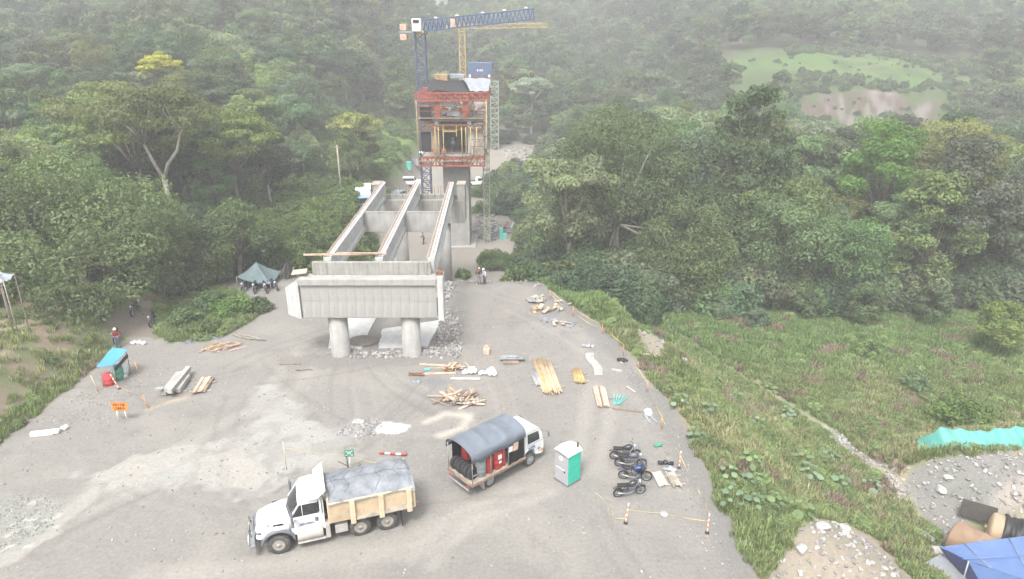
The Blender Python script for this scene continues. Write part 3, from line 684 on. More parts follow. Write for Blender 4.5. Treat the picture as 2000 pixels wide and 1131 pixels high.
for i, x in enumerate((-4.2, -3.3, -.2, 3.6, 4.3)): MB().box((0, 0, 0), (.16, .05, .95), bev=.004).build('joint_strip', M_COND, pier, (x, -.14, 7.2))
mb = MB(); mb.raw([(-5.25, -1.1, 6.7), (-5.25, -1.1, 3.45), (-6.65, .1, 3.35), (-6.65, .1, 5.6), (-5.25, -.7, 6.7), (-5.25, -.7, 3.45), (-6.45, .45, 3.35), (-6.45, .45, 5.6)],
    [(0, 1, 2, 3), (7, 6, 5, 4), (0, 3, 7, 4), (1, 5, 6, 2), (0, 4, 5, 1), (3, 2, 6, 7)]); mb.build('wing_wall', M_CONL, pier)
MB().box((5.42, -.6, 5.15), (.42, 1.3, 3.5), bev=.02).build('wing_wall', M_CONL, pier)
MB().box((5.15, -1.2, 6.0), (.12, .1, 1.5)).build('formwork_post', M_WOODG, pier)
MB().box((5.35, -.6, 7.05), (.5, .5, .28), bev=.01).build('formwork_block', M_RUST, pier)
tag(MB().box((0, 0, 0), (1.1, 1.0, .07), rot=(0, R(-4), R(8)), bev=.01).build('plywood_sheet', M_WOODP, None, (-16.1, 48.6, 6.98)), 'plywood sheet lying on the left end of the abutment top', 'plywood sheet')
MB()
# girders
for i, (x0, x1, wd) in enumerate(((-14.1, -14.75, 'left-hand'), (-10.15, -10.85, 'middle'), (-6.2, -6.95, 'right-hand'))):
    g = empty('bridge_girder', (x0, 49.3, 0), math.atan2(-(x1 - x0), 27.5), f'{wd} pale concrete I-girder of the three spanning between the piers', 'girder', 'precast concrete girders')
    P = [(-.22, 5.85), (.22, 5.85), (.26, 6.2), (.09, 6.45), (.09, 7.45), (.30, 7.68), (.30, 7.9), (-.30, 7.9), (-.30, 7.68), (-.09, 7.45), (-.09, 6.45), (-.26, 6.2)]
    MB().prism(P, 0, 27.8).build('beam', M_CONL, g)
    for e in (0.0, 26.6): MB().box((0, 0, 0), (.5, 1.2, 1.9), bev=.02).build('end_block', M_CONL, g, (0, e + .61, 6.86))
    MB().box((0, 0, 0), (.16, 27.7, .05)).build('edge_board', M_STRIP, g, (-.17, 13.9, 7.925))
    mb = MB()
    for k in range(92): mb.tube([(.1 + .05 * (k % 2), .2 + k * .3, 7.88), (.1, .2 + k * .3, 8.03)], .02, n=4)
    s = mb.build('rebar_stubs', M_RUST, g); s['kind'] = 'stuff'
# diaphragms between girders
for Y, z0, z1, mt, nm in ((63.8, 5.8, 7.72, M_CON, 'middle'),):
    for xa, xb, sd in ((-14.35, -10.5, 'left'), (-10.4, -6.55, 'right')):
        d_ = empty('cross_beam', ((xa + xb) / 2, Y, 0), 0, f'concrete cross beam midway along the girders, {sd} bay', 'cross beam', 'cross beams between the girders')
        MB().box((0, 0, (z0 + z1) / 2), (xb - xa - .22, .3, z1 - z0), bev=.02).build('web', mt, d_)
        MB().box((0, 0, z1 + .03), (xb - xa - .3, .36, .06), bev=.01).build('top_edge', M_COND, d_)
# second pier with its cap and upstands
p2 = empty('second_pier', (-10.6, 77.6, 0), 0, 'stained concrete pier cap on round columns at the far end of the girders', 'pier')
for cx in (-13.1, -8.0): MB().lathe([(.75, -5.6), (.75, 3.2)], n=32).build('column', M_CON, p2, (cx + 10.6, 0, 0))
MB().box((0, 0, 4.5), (10.2, 2.0, 2.7), bev=.02).build('cap_beam', M_COND, p2)
MB().box((0, -.2, 6.0), (8.6, .4, .8), bev=.02).build('backwall', M_COND, p2)
for x in (-4.9, 4.75): MB().box((x, 0, 5.5), (.9, 1.9, 4.3), bev=.02).build('end_upstand', M_COND, p2)
MB().box((4.75, -.02, 7.67), (1.0, 2.0, .08)).build('end_cap', M_WOODG, p2)
MB().box((-4.9, -.02, 7.67), (1.2, 2.0, .08)).build('end_cap', M_WOODG, p2)
mb = MB()
for k in range(28): mb.tube([(-5 + k * .37, -.5 + .5 * (k % 2), 6.0), (-5 + k * .37 + .05, -.5 + .5 * (k % 2), 7.2 + .5 * ((k * 7) % 3) / 3)], .022, n=4)
s = mb.build('starter_bars', M_RUST, p2); s['kind'] = 'stuff'
# timber across the near girder ends
tag(MB().beam((-15.9, 49.4, 8.08), (-9.6, 49.5, 8.12), .12, .12).beam((-13.4, 49.5, 8.2), (-9.9, 49.3, 8.24), .1, .08).build('timber_plank', M_WOODR), 'long reddish timber plank laid across the left girder ends', 'plank')

# tall pier and its box girder with form traveller
tp = empty('tall_pier', (-7.75, 95.5, -4.9), 0, 'tall square concrete pier carrying the red-framed formwork', 'pier')
MB().box((0, 0, 6), (3.5, 5.0, 13.2), bev=.04).build('shaft', M_CON, tp); MB().box((0, 0, -.2), (5.2, 6.6, 1.0), bev=.05).build('footing', M_CON, tp)
for x in (-1.4, -.7, 0, .7, 1.4): MB().box((x, -2.515, 6.2), (.66, .03, 12.2), bev=.006).build('board_mark_panel', M_CON, tp)
bx_ = empty('box_girder_segment', (-7.75, 95, 0), 0, 'hollow concrete box girder segment on top of the tall pier', 'box girder')
for x in (-2.15, 2.15): MB().box((x, 0, 10.6), (.5, 8.4, 4.8), bev=.03).build('side_wall', M_CONL, bx_)
MB().box((0, 0, 8.35), (4.8, 8.4, .45), bev=.03).build('bottom_slab', M_CON, bx_)
MB().box((0, 0, 13.15), (8.4, 8.4, .34), bev=.03).build('deck_slab', M_CON, bx_)
MB().box((0, 3.9, 10.6), (3.78, .3, 4.7)).build('inner_bulkhead', M_COND, bx_)
def truss(mb, a, b, h, n, r=.07, up=(0, 0, 1), mat=0, cross=False):
    a = Vector(a); b = Vector(b); u = Vector(up) * h
    for q in (Vector(), u): mb.beam(a + q, b + q, r * 1.6, r * 1.6, mat)
    for i in range(n):
        p, q = a.lerp(b, i / n), a.lerp(b, (i + 1) / n)
        mb.beam(p, p + u, r, r, mat)
        if i % 2 or cross: mb.beam(p, q + u, r, r, mat)
        if not i % 2 or cross: mb.beam(p + u, q, r, r, mat)
    mb.beam(b, b + u, r, r, mat); return mb
tv = empty('form_traveller', (-7.75, 91, 0), 0, 'red and yellow steel form traveller around the box girder', 'form traveller')
def rel(x, y, z): return (x + 7.75, y - 91, z)
for Y in (90.0, 93.5, 98.5): truss(MB(), rel(-12.4, Y, 15.7), rel(-3.0, Y, 15.7), .95, 18, .11, cross=False).build('top_truss', M_RED, tv)
for Y in (90.0, 96.5): truss(MB(), rel(-12.2, Y, 7.35), rel(-3.6, Y, 7.35), 1.05, 16, .12).build('bottom_truss', M_RED, tv)
for Y in (90.2, 94.0): truss(MB(), rel(-11.9, Y, 12.0), rel(-3.7, Y, 12.0), .55, 14, .09).build('middle_truss', M_RUST, tv)
for x in (-9.6, -6.0): MB().box(rel(x, 90.5, 14.6), (.62, .5, 2.3), bev=.03).build('main_post', M_RED, tv)
for x in (-9.6, -6.0): MB().beam(rel(x - 1.0, 90.4, 15.6), rel(x - .3, 90.4, 14.5), .14, .14).beam(rel(x + 1.0, 90.4, 15.6), rel(x + .3, 90.4, 14.5), .14, .14).build('knee_brace', M_RED, tv)
for x in (-12.3, -12.0, -3.3, -3.6): MB().tube([rel(x, 89.9, 7.4), rel(x, 89.9, 15.8)], .055, n=6).build('hanger_rod', M_YEL if x in (-12.3, -3.3) else M_RUST, tv)
for x in (-10.0, -9.55, -8.95, -6.55, -6.0, -5.4, -4.6): MB().tube([rel(x, 89.8, 7.6), rel(x, 89.8, 12.4)], .06, n=6).build('prop', M_YEL, tv)
mb = MB()
for z, x0, x1 in ((15.05, -12.0, -3.4), (14.4, -12.0, -3.5), (13.6, -11.8, -3.6), (12.75, -11.8, -3.4), (9.0, -10.3, -5.2), (8.6, -12.0, -3.5), (9.9, -5.4, -3.5), (10.8, -5.4, -3.5)): mb.tube([rel(x0, 89.85, z), rel(x1, 89.85, z)], .045, n=5)
mb.build('guard_rails', M_RUST, tv)
for x, z, wd, ht, mt in ((-11.2, 14.0, 1.5, 1.7, M_DARK), (-11.3, 10.4, 1.3, 2.6, M_DARK), (-10.3, 10.6, .3, 3.6, M_WOOD), (-5.2, 10.6, .3, 3.9, M_CONL), (-4.4, 11.0, 1.2, 2.4, M_WOODG), (-4.4, 9.1, 1.5, 1.0, M_WOODG), (-5.45, 10.5, .22, 4.2, M_WOOD), (-9.95, 10.5, .22, 4.2, M_WOOD)):
    MB().box((0, 0, 0), (wd, .08, ht), bev=.01).build('shutter_panel', mt, tv, rel(x, 90.6, z))
MB().box((0, 0, 0), (9.0, 7.5, .1)).build('upper_platform', M_WOODG, tv, rel(-7.7, 94, 13.45))
MB().box((0, 0, 0), (8.8, 7.4, .1)).build('lower_platform', M_WOODG, tv, rel(-7.8, 93.5, 8.0))
rq = random.Random(5)
for k in range(46):
    mt = rq.choice([M_SILTARP, M_CONL, M_WOODR, M_WHT, M_RUST, M_RED, M_GRY, M_WOODG]); z = rq.uniform(13.5, 14.9); x = rq.uniform(-11.6, -3.9)
    MB().box((0, 0, 0), (rq.uniform(.2, 1.0), rq.uniform(.1, .5), rq.uniform(.15, .6)), rot=(rq.uniform(-.2, .2), rq.uniform(-.3, .3), rq.uniform(-.5, .5)), bev=.01).build('stored_item', mt, tv, rel(x, rq.uniform(91, 92.5), z))
MB().grid(lambda u, v: rel(-9.6 + 3.6 * u, 92.9 - .1 * math.sin(9 * u), 13.5 + 1.5 * v), 12, 6, thick=.02).build('white_sheeting', M_CONL, tv)
MB().beam(rel(-8.9, 89.6, 12.6), rel(-8.9, 89.6, 11.2), .1, .1).beam(rel(-7.2, 89.6, 12.6), rel(-7.2, 89.6, 11.2), .1, .1).beam(rel(-8.9, 89.6, 11.9), rel(-7.2, 89.6, 11.9), .14, .14).build('hanging_frame', M_YEL, tv)
rb = tag(MB().grid(lambda u, v: (-11.0 + 5.6 * u, 91.2 + 6.8 * v, 16.75 + 1.15 * v * (1 - .35 * u) + .12 * math.sin(6 * u + 3 * v)), 14, 8, thick=.03).build('black_tarp_roof', M_BLKTARP), 'black tarp roof sheet on top of the red form traveller', 'tarp')
rs_ = tag(MB().grid(lambda u, v: (-5.4 + 2.4 * u - 1.6 * v * (1 - u), 91.0 + 7.0 * v, 16.8 + 1.15 * v + .06 * math.sin(14 * u + 4 * v) + .25 * math.sin(3 * v) * (1 - u)), 18, 8, thick=.03).build('silver_tarp_roof', M_SILTARP), 'creased silver tarp roof sheet beside the black tarp on the form traveller', 'tarp')
tag(MB().box((0, 0, 0), (1.8, 2.0, .9), bev=.02).build('formwork_crate', M_WOOD, None, (-9.8, 99, 18.0)), 'brown timber crate behind the black tarp roof', 'crate')
tag(MB().box((0, 0, 0), (2.0, 1.2, .55), bev=.05).build('white_tank', M_SILTARP, None, (-7.6, 99, 18.2)), 'white and grey covered tank behind the black tarp roof', 'tank')

# lattice towers
def lattice(mb, x, y, z0, z1, wd, step, r, rungs=True):
    h = wd / 2; cs = [(-h, -h), (h, -h), (h, h), (-h, h)]
    for cx, cy in cs: mb.beam((x + cx, y + cy, z0), (x + cx, y + cy, z1), r * 1.5, r * 1.5)
    n = int((z1 - z0) / step)
    for i in range(n):
        a = z0 + i * (z1 - z0) / n; b = z0 + (i + 1) * (z1 - z0) / n
        for k in range(4):
            p, q = cs[k], cs[(k + 1) % 4]
            mb.beam((x + p[0], y + p[1], b), (x + q[0], y + q[1], b), r, r)
            if i % 2: p, q = q, p
            mb.beam((x + p[0], y + p[1], a), (x + q[0], y + q[1], b), r, r)
    return mb
cr = empty('tower_crane', (-14.2, 112, Hs(-14.2, 112)), 0, 'dark blue tower crane with a long lattice jib, behind the girders', 'crane')
zb = Hs(-14.2, 112)
lattice(MB(), 0, 0, -1, 24.0 - zb, 1.5, 1.35, .11).build('mast', M_DKBLU, cr)
MB().lathe([(1.0, 0), (1.0, .5)], n=16).build('slew_ring', M_YEL, cr, (0.2, 0, 23.6 - zb))
J0, J1 = Vector((.6, -.2, 24.0 - zb)), Vector((17.6, -1.5, 25.7 - zb))
mb = MB(); q = Vector((0, 0, 1.55)); side = Vector((0, .55, 0))
n = 26
for s_ in (-1, 1):
    mb.beam(J0 + side * s_, J1 + side * s_, .2, .2)
mb.beam(J0 + q, J1 + q * .95, .18, .18)
for i in range(n):
    a, b = J0.lerp(J1, i / n), J0.lerp(J1, (i + 1) / n)
    for s_ in (-1, 1):
        mb.beam(a + side * s_, a.lerp(b, .5) + q, .11, .10); mb.beam(a.lerp(b, .5) + q, b + side * s_, .11, .10)
    mb.beam(a + side, a - side, .08, .08)
mb.build('jib', M_BLU, cr)
for i in (3, 8, 14, 19, 24): MB().box(tuple(J0.lerp(J1, i / n) + q + Vector((0, 0, .22))), (.5, .3, .2), bev=.02).build('jib_lamp', M_WHT, cr)
MB().box(tuple(J0.lerp(J1, .27) + Vector((0, -.62, .75))), (.7, .06, 1.2), bev=.01).build('jib_sign', M_WOODR, cr)
MB().box(tuple(J0.lerp(J1, .42) + Vector((0, 0, -.25))), (.8, .6, .35), bev=.03).build('trolley', M_WHT, cr)
MB().box((-.35, -.6, 24.9 - zb), (1.4, 1.5, 1.9), bev=.2).build('operator_cab', M_WHT, cr); MB().box((-.35, -1.37, 25.4 - zb), (.9, .04, .5), bev=.01).build('cab_window', M_GLASS, cr)
MB().box((-2.0, 0, 23.9 - zb), (2.4, 1.3, .25), bev=.03).build('counter_jib', M_GRY, cr)
for z in (24.6, 23.2): MB().box((-2.5, 0, z - zb), (1.0, 1.2, .9), bev=.04).build('counterweight', M_WOODR, cr)
for s_ in (-.45, .5): MB().lathe([(.05, -.1), (.38, -.05), (.38, .12), (.1, .2)], n=14).build('floodlight', M_WHT, cr, (s_ - .1, -.9, 5.6 - zb))
MB().box((0, 0, .2), (3.4, 3.4, 1.2), bev=.05).build('base', M_CON, cr)
cy = empty('tower_crane', (-11.7, 170, Hs(-11.7, 170)), 0, 'slim yellow tower crane behind the first, jib to the right', 'crane'); zb = Hs(-11.7, 170)
lattice(MB(), 0, 0, -1, 25.6 - zb, 1.35, 1.6, .13).build('mast', M_YEL, cy)
mb = MB(); truss(mb, (0, -.4, 24.6 - zb), (20, -.4, 24.9 - zb), .9, 18, .10); truss(mb, (0, .4, 24.6 - zb), (20, .4, 24.9 - zb), .9, 18, .10); mb.build('jib', M_YEL, cy)
MB().box((-2.5, 0, 24.9 - zb), (3.0, 1.0, .8), bev=.05).build('counter_jib', M_YEL, cy)
# second pier far away with a blue-sheeted traveller
fp = empty('far_pier', (-8.3, 187, Hs(-8.3, 187)), 0, 'far concrete pier topped by blue-netted formwork', 'pier'); zb = Hs(-8.3, 187)
MB().box((0, 0, 5), (3.4, 4, 14), bev=.04).build('shaft', M_CON, fp)
MB().box((0, -.2, 14.8 - zb), (6.4, 5, 3.3), bev=.05, top=(.97, .97)).build('blue_netting', M_BLU, fp)
for x in (-1.9, 1.9): MB().box((x, -2.3, 11.4 - zb), (.5, .6, 3.2), bev=.04).build('formwork_leg', M_RUST, fp)
MB().box((0, -1.6, 11.2 - zb), (3.0, .2, 2.9), bev=.02).build('inner_bulkhead', M_COND, fp)
truss(MB(), (-3.3, -2.8, 12.2 - zb), (3.6, -2.8, 12.2 - zb), .8, 12, .14).build('lower_truss', M_RUST, fp)
for k in range(4): MB().box((-.6 + k * .42, -2.78, 14.6 - zb), (.26, .04, .55 if k % 2 == 0 else .38), bev=.02).build('white_mark', M_WHT, fp)
for x in (-2.6, 2.4): MB().box((x, -2.9, 13.2 - zb), (.5, .4, .7), bev=.05).build('hanging_bag', M_WHT, fp)
st1 = empty('stair_tower', (-3.6, 95, Hs(-3.6, 95)), 0, 'slim pale scaffold stair tower standing right of the tall pier', 'stair tower', 'scaffold stair towers'); lattice(MB(), 0, 0, 0, 19.5, .85, .95, .055).build('lattice', M_DRUMY, st1)
for k in range(8): MB().box((0, 0, 1.2 + k * 2.35), (.8, .8, .05)).build('landing', M_WOODG, st1)
st2 = empty('stair_tower', (-4.6, 184, Hs(-4.6, 184)), 0, 'pale green scaffold stair tower beside the far pier', 'stair tower', 'scaffold stair towers'); lattice(MB(), 0, 0, 0, 17.5, 2.0, 1.3, .14).build('lattice', M_DRUMY, st2)
for k in range(7): MB().box((0, 0, 1.2 + k * 2.35), (1.8, 1.8, .08)).build('landing', M_WOODG, st2)
# long site beam and debris on the low ground; blinding slabs under the abutment
for P, lb in (([(655, 618), (735, 618), (705, 682), (640, 682)], 'left pale concrete blinding slab on the ground under the abutment'), ([(748, 645), (862, 625), (835, 678), (738, 682)], 'right pale concrete blinding slab on the ground under the abutment')):
    pts = [G(*p) for p in P]; c = sum(pts, Vector()) / 4
    rr2 = random.Random(3); out = []
    for a, b in zip(pts, pts[1:] + pts[:1]):
        for k in range(5):
            q_ = a.lerp(b, k / 5) + Vector((rr2.uniform(-.1, .1), rr2.uniform(-.1, .1), 0)); out.append((q_.x - c.x, q_.y - c.y))
    tag(MB().prism(out, -.2, .09, axis='Z').build('concrete_slab', M_BLIND, None, (c.x, c.y, c.z)), lb, 'concrete slab', 'blinding slabs')
# ------------------------------------------------------------------ vehicles
M_BED = mat('cream_bed_paint', (.50, .395, .265), .6, var=.14, scale=1.2, dirt=.45, dirtcol=(.33, .22, .14)); M_BEDRIB = mat('cream_rib_paint', (.54, .45, .31), .6, var=.1, scale=2, dirt=.2, dirtcol=(.33, .25, .17))
M_TARPG = mat('grey_blue_tarp', (.19, .205, .225), .6, var=.28, scale=1.3, dirt=.45, dirtcol=(.27, .275, .275), bump=.9, bscale=3.5)
M_TRUCKW = mat('truck_white', (.66, .67, .68), .30, var=.06, scale=1.3, dirt=.32, dirtcol=(.42, .39, .34), coat=.4); M_CHROME = mat('chrome', (.55, .56, .58), .25, metal=.9, var=.1)
M_PLASTIC = mat('grey_plastic', (.13, .14, .16), .6, var=.1); M_TYRE = mat('dusty_tyre', (.085, .083, .08), .95, var=.3, scale=5); M_RIM = mat('dusty_rim', (.30, .275, .24), .6, var=.2, scale=4, dirt=.3)
M_CHASSIS = mat('dusty_chassis', (.15, .14, .125), .85, var=.3, scale=3); M_TANK = mat('dusty_tank', (.38, .36, .33), .55, var=.15, scale=2, dirt=.3); M_INK = mat('blue_ink', (.10, .14, .24), .6); M_LAMP = mat('lamp_glass', (.62, .66, .70), .15, var=.1, spec=.8); M_AMBER = mat('amber_lens', (.7, .25, .04), .3); M_REDL = mat('red_lens', (.36, .05, .04), .3)
def text(body, size, name, m, parent, loc, rot, bold=.0):
    cu = bpy.data.curves.new(name, 'FONT'); cu.body = body; cu.size = size; cu.align_x = 'CENTER'; cu.align_y = 'CENTER'; cu.extrude = .004; cu.offset = bold
    o = bpy.data.objects.new(name, cu); COL.objects.link(o); o.location = loc; o.rotation_euler = rot; cu.materials.append(m)
    if parent: o.parent = parent
    return o
def wheel(parent, x, y, r, wd, side, dual=False, rimr=.55, rim=None, hubout=.03):
    """side +1: outer face towards +y"""
    wv = add('wheel', MB().lathe([(r * .60, -wd / 2 + .01), (r * .9, -wd / 2), (r * .985, -wd / 2 + .05), (r, -wd / 2 + .09), (r, wd / 2 - .09), (r * .985, wd / 2 - .05), (r * .9, wd / 2), (r * .60, wd / 2 - .01)], n=32, axis='Y').mesh('tyre_wheel', M_TYRE), parent, (x, y, r))
    s = side; prof = [(r * rimr + .03, s * (wd / 2 - .0)), (r * rimr, s * (wd / 2 + .012)), (r * rimr * .86, s * (wd / 2 - .05)), (r * rimr * .45, s * (wd / 2 - .10 + (.0 if dual else .06))), (r * rimr * .38, s * (wd / 2 + hubout)), (.01, s * (wd / 2 + hubout + .01))]
    rm = add('rim', MB().lathe(prof, n=28, axis='Y').mesh('rim', rim or M_RIM), wv)
    mb = MB()
    for k in range(10):
        a = k * math.pi / 5; mb.box((math.cos(a) * r * .34, s * (wd / 2 - .03), math.sin(a) * r * .34), (.03, .05, .03))
    add('wheel_nuts', mb.mesh('wheel_nuts', M_CHASSIS), wv)
    if dual: add('inner_tyre', MB().lathe([(r * .6, -wd / 2), (r * .93, -wd / 2), (r, -wd / 2 + .05), (r, wd / 2 - .05), (r * .93, wd / 2), (r * .6, wd / 2)], n=28, axis='Y').mesh('inner_tyre', M_TYRE), wv, (0, -s * (wd + .05), 0))
    mb = MB()
    for k in range(36):
        a = k * math.pi / 18; mb.box((math.cos(a) * r, 0, math.sin(a) * r), (.03, wd * .8, .035), rot=(0, -a, 0))
    add('tread', mb.mesh('tread', M_TYRE), wv)
    return wv

# --- dump truck -------------------------------------------------------------
dt = empty('dump_truck', (-7.38, 29.16, 0), R(198.85), 'white bonneted dump truck with a cream bed under a grey tarp', 'truck')
for x in (-.68, .68):
    for s in (1, -1): wheel(dt, x, s * .98, .53, .29, s, True)
for s in (1, -1):
    wf = wheel(dt, 4.6, s * 1.0, .53, .31, s, False, .52); wf.rotation_euler = (0, 0, R(-6))
mb = MB()
for s in (1, -1): mb.box((1.9, s * .42, .95), (7.4, .09, .26), bev=.01)
for x in (-1.7, -.7, .7, 2.2, 3.4, 5.2): mb.box((x, 0, .95), (.1, .8, .2))
for x in (-.68, .68): mb.box((x, 0, .53), (.18, 1.9, .18))
mb.box((4.6, 0, .55), (.14, 1.9, .14)); mb.box((5.0, 0, 1.0), (1.5, .75, .6), bev=.05)
mb.build('chassis', M_CHASSIS, dt)
# bonnet: loft of sections from cowl to nose
def loft(mb, secs, m=0, cap=True, smooth=True):
    n = len(secs[0]); V = [p for s_ in secs for p in s_]; F = []
    for i in range(len(secs) - 1):
        for k in range(n): F.append((i * n + k, i * n + (k + 1) % n, (i + 1) * n + (k + 1) % n, (i + 1) * n + k))
    mb.raw(V, F, m, smooth)
    if cap: b = len(mb.v) - len(V); mb.f += [[b + k for k in range(n)][::-1], [b + (len(secs) - 1) * n + k for k in range(n)]]; mb.m += [m, m]; mb.sm += [False, False]
    return mb
def sec(x, w0, w1, z0, z1, cr=.14):
    return [(x, -w0, z0), (x, -w0, z0 + (z1 - z0) * .6), (x, -w1, z1 - cr), (x, -w1 * .82, z1), (x, 0, z1 + .05), (x, w1 * .82, z1), (x, w1, z1 - cr), (x, w0, z0 + (z1 - z0) * .6), (x, w0, z0)]
loft(MB(), [sec(3.95, .98, .90, 1.15, 1.84), sec(4.4, .90, .80, 1.2, 1.84), sec(5.0, .80, .68, 1.15, 1.76), sec(5.45, .70, .58, 1.0, 1.62), sec(5.62, .60, .50, .98, 1.45)]).build('bonnet', M_TRUCKW, dt)
for s in (1, -1):
    secs = []
    for k in range(13):
        a = math.pi * k / 12; rr3 = .70
        cx, cz = 4.6 + rr3 * math.cos(a) * 1.06, .60 + rr3 * math.sin(a) * .98
        secs.append([(cx, s * .72, cz), (cx + .10 * math.cos(a), s * .72, cz + .12 * math.sin(a)), (cx + .08 * math.cos(a), s * 1.16, cz + .08 * math.sin(a)), (cx, s * 1.18, cz - .02)])
    loft(MB(), secs).build('fender', M_TRUCKW if 0 else M_PLASTIC, dt)
    loft(MB(), [[(4.05, s * .75, 1.2), (4.05, s * .75, 1.55), (4.05, s * .98, 1.42), (4.05, s * 1.08, 1.1)], [(4.6, s * .70, 1.35), (4.6, s * .70, 1.62), (4.6, s * .95, 1.5), (4.6, s * 1.1, 1.37)], [(5.35, s * .6, 1.0), (5.35, s * .6, 1.45), (5.35, s * .85, 1.3), (5.35, s * 1.08, 1.0)]]).build('fender_top', M_TRUCKW, dt)
    MB().box((0, 0, 0), (.36, .10, .22), rot=(0, 0, s * R(-28)), bev=.05).build('headlight', M_LAMP, dt, (5.45, s * .88, 1.02))
    mb = MB(); mb.prism([(0, 0), (.55, .09), (.52, .17), (.1, .12)], -.01, .01); mb.build('bonnet_vent', M_GLASS, dt, (4.25, s * .955, 1.52), (0, R(8), 0))
    MB().box((4.75, s * 1.12, 1.33), (.08, .02, .04)).build('side_marker', M_AMBER, dt)
MB().box((5.66, 0, 1.2), (.06, .98, .72), rot=(0, R(-8), 0), bev=.05).build('grille', M_CHROME, dt)
for k in range(6): MB().box((5.70, 0, .95 + k * .1), (.02, .84, .03)).build('grille_bar', M_PLASTIC, dt)
MB().box((5.78, 0, .62), (.24, 2.25, .36), bev=.06).build('bumper', M_CHROME, dt)
mb = MB()
for s in (1, -1): mb.tube([(5.9, s * .95, .62), (5.98, s * .9, .9), (5.95, s * .62, 1.05), (5.95, s * .25, 1.06), (5.97, s * .15, .62)], .04, n=8)
mb.tube([(5.98, -.95, .78), (5.98, .95, .78)], .035); mb.tube([(5.96, -.85, 1.05), (5.96, .85, 1.05)], .035); mb.build('bull_bar', M_CHROME, dt)
# cab: body below the windows, pillars, roof
MB().box((3.15, 0, 1.32), (1.62, 2.02, .95), bev=.05).build('cab_body', M_TRUCKW, dt)
secs = [[(2.36, -1.0, 2.55), (2.36, -.92, 2.80), (2.36, 0, 2.90), (2.36, .92, 2.80), (2.36, 1.0, 2.55)], [(2.9, -1.0, 2.55), (2.9, -.92, 2.84), (2.9, 0, 2.94), (2.9, .92, 2.84), (2.9, 1.0, 2.55)], [(3.35, -.97, 2.52), (3.35, -.89, 2.78), (3.35, 0, 2.88), (3.35, .89, 2.78), (3.35, .97, 2.52)], [(3.55, -.86, 2.46), (3.55, -.8, 2.56), (3.55, 0, 2.63), (3.55, .8, 2.56), (3.55, .86, 2.46)]]
loft(MB(), secs).build('cab_roof', M_TRUCKW, dt)
MB().box((2.38, 0, 2.15), (.08, 1.96, .85), bev=.02).build('cab_rear_wall', M_TRUCKW, dt)
mb = MB()
for s in (1, -1):
    mb.beam((3.98, s * .93, 1.78), (3.44, s * .93, 2.55), .07, .09); mb.beam((2.5, s * .975, 1.78), (2.5, s * .95, 2.6), .09, .22)
mb.build('pillars', M_TRUCKW, dt)
mb = MB(); mb.raw([(3.98, -.92, 1.80), (3.98, .92, 1.80), (3.46, .88, 2.53), (3.46, -.88, 2.53), (4.16, 0, 1.84), (3.60, 0, 2.58)], [(0, 4, 5, 3), (4, 1, 2, 5)], 0, True); mb.build('windscreen', M_GLASS, dt)
for s in (1, -1):
    d_ = MB().box((0, 0, 0), (1.28, .05, .98), bev=.025).build('door', M_TRUCKW, dt, (3.18, s * 1.015, 1.33))
    mb = MB(); mb.prism([(2.63, 1.80), (3.90, 1.80), (3.46, 2.5), (2.63, 2.5)], s * .955, s * .972); mb.build('side_window', M_GLASS, dt)
    mb = MB(); mb.beam((2.6, s * .985, 1.8), (3.93, s * .985, 1.8), .03, .05); mb.beam((2.62, s * .985, 2.52), (3.48, s * .985, 2.52), .03, .05); mb.beam((3.36, s * .985, 1.8), (3.36, s * .985, 2.5), .03, .04); mb.build('window_frame', M_TRUCKW, dt)
    MB().box((2.72 - 3.18, s * .035, .22), (.16, .03, .24), bev=.02).build('door_handle', M_PLASTIC, d_)
    mb = MB(); mb.tube([(3.72, s * 1.0, 2.42), (3.86, s * 1.38, 2.44), (3.86, s * 1.38, 1.72), (3.72, s * 1.0, 1.72)], .02, n=6); mb.box((3.86, s * 1.38, 2.1), (.12, .2, .55), bev=.04); mb.box((3.86, s * 1.38, 1.68), (.14, .18, .18), bev=.04); mb.build('wing_mirror', M_PLASTIC, dt)
    MB().lathe([(.31, -.62), (.33, -.58), (.33, .58), (.31, .62)], axis='X', n=24).build('fuel_tank', M_TANK, dt, (3.1, s * .88, .72))
    MB().box((3.05, s * 1.12, .42), (1.35, .2, .05), bev=.01).build('step', M_TANK, dt)
    MB().box((2.25, s * .95, .78), (.22, .5, .8), bev=.04).build('side_cowl', M_TANK, dt)
    MB().box((1.6, s * .95, .72), (.62, .35, .48), bev=.03).build('tool_box', M_TANK, dt)
    MB().box((-1.42, s * .95, .55), (.03, .55, .85), bev=.01).build('mudflap', M_DARK, dt)
text('SERVIMIN', .17, 'door_lettering', M_INK, dt, (3.2, 1.045, 1.38), (R(90), 0, R(180)), .006)
text('7600', .14, 'bonnet_lettering', M_GRY, dt, (5.08, .835, 1.55), (R(80), 0, R(188)), .006)
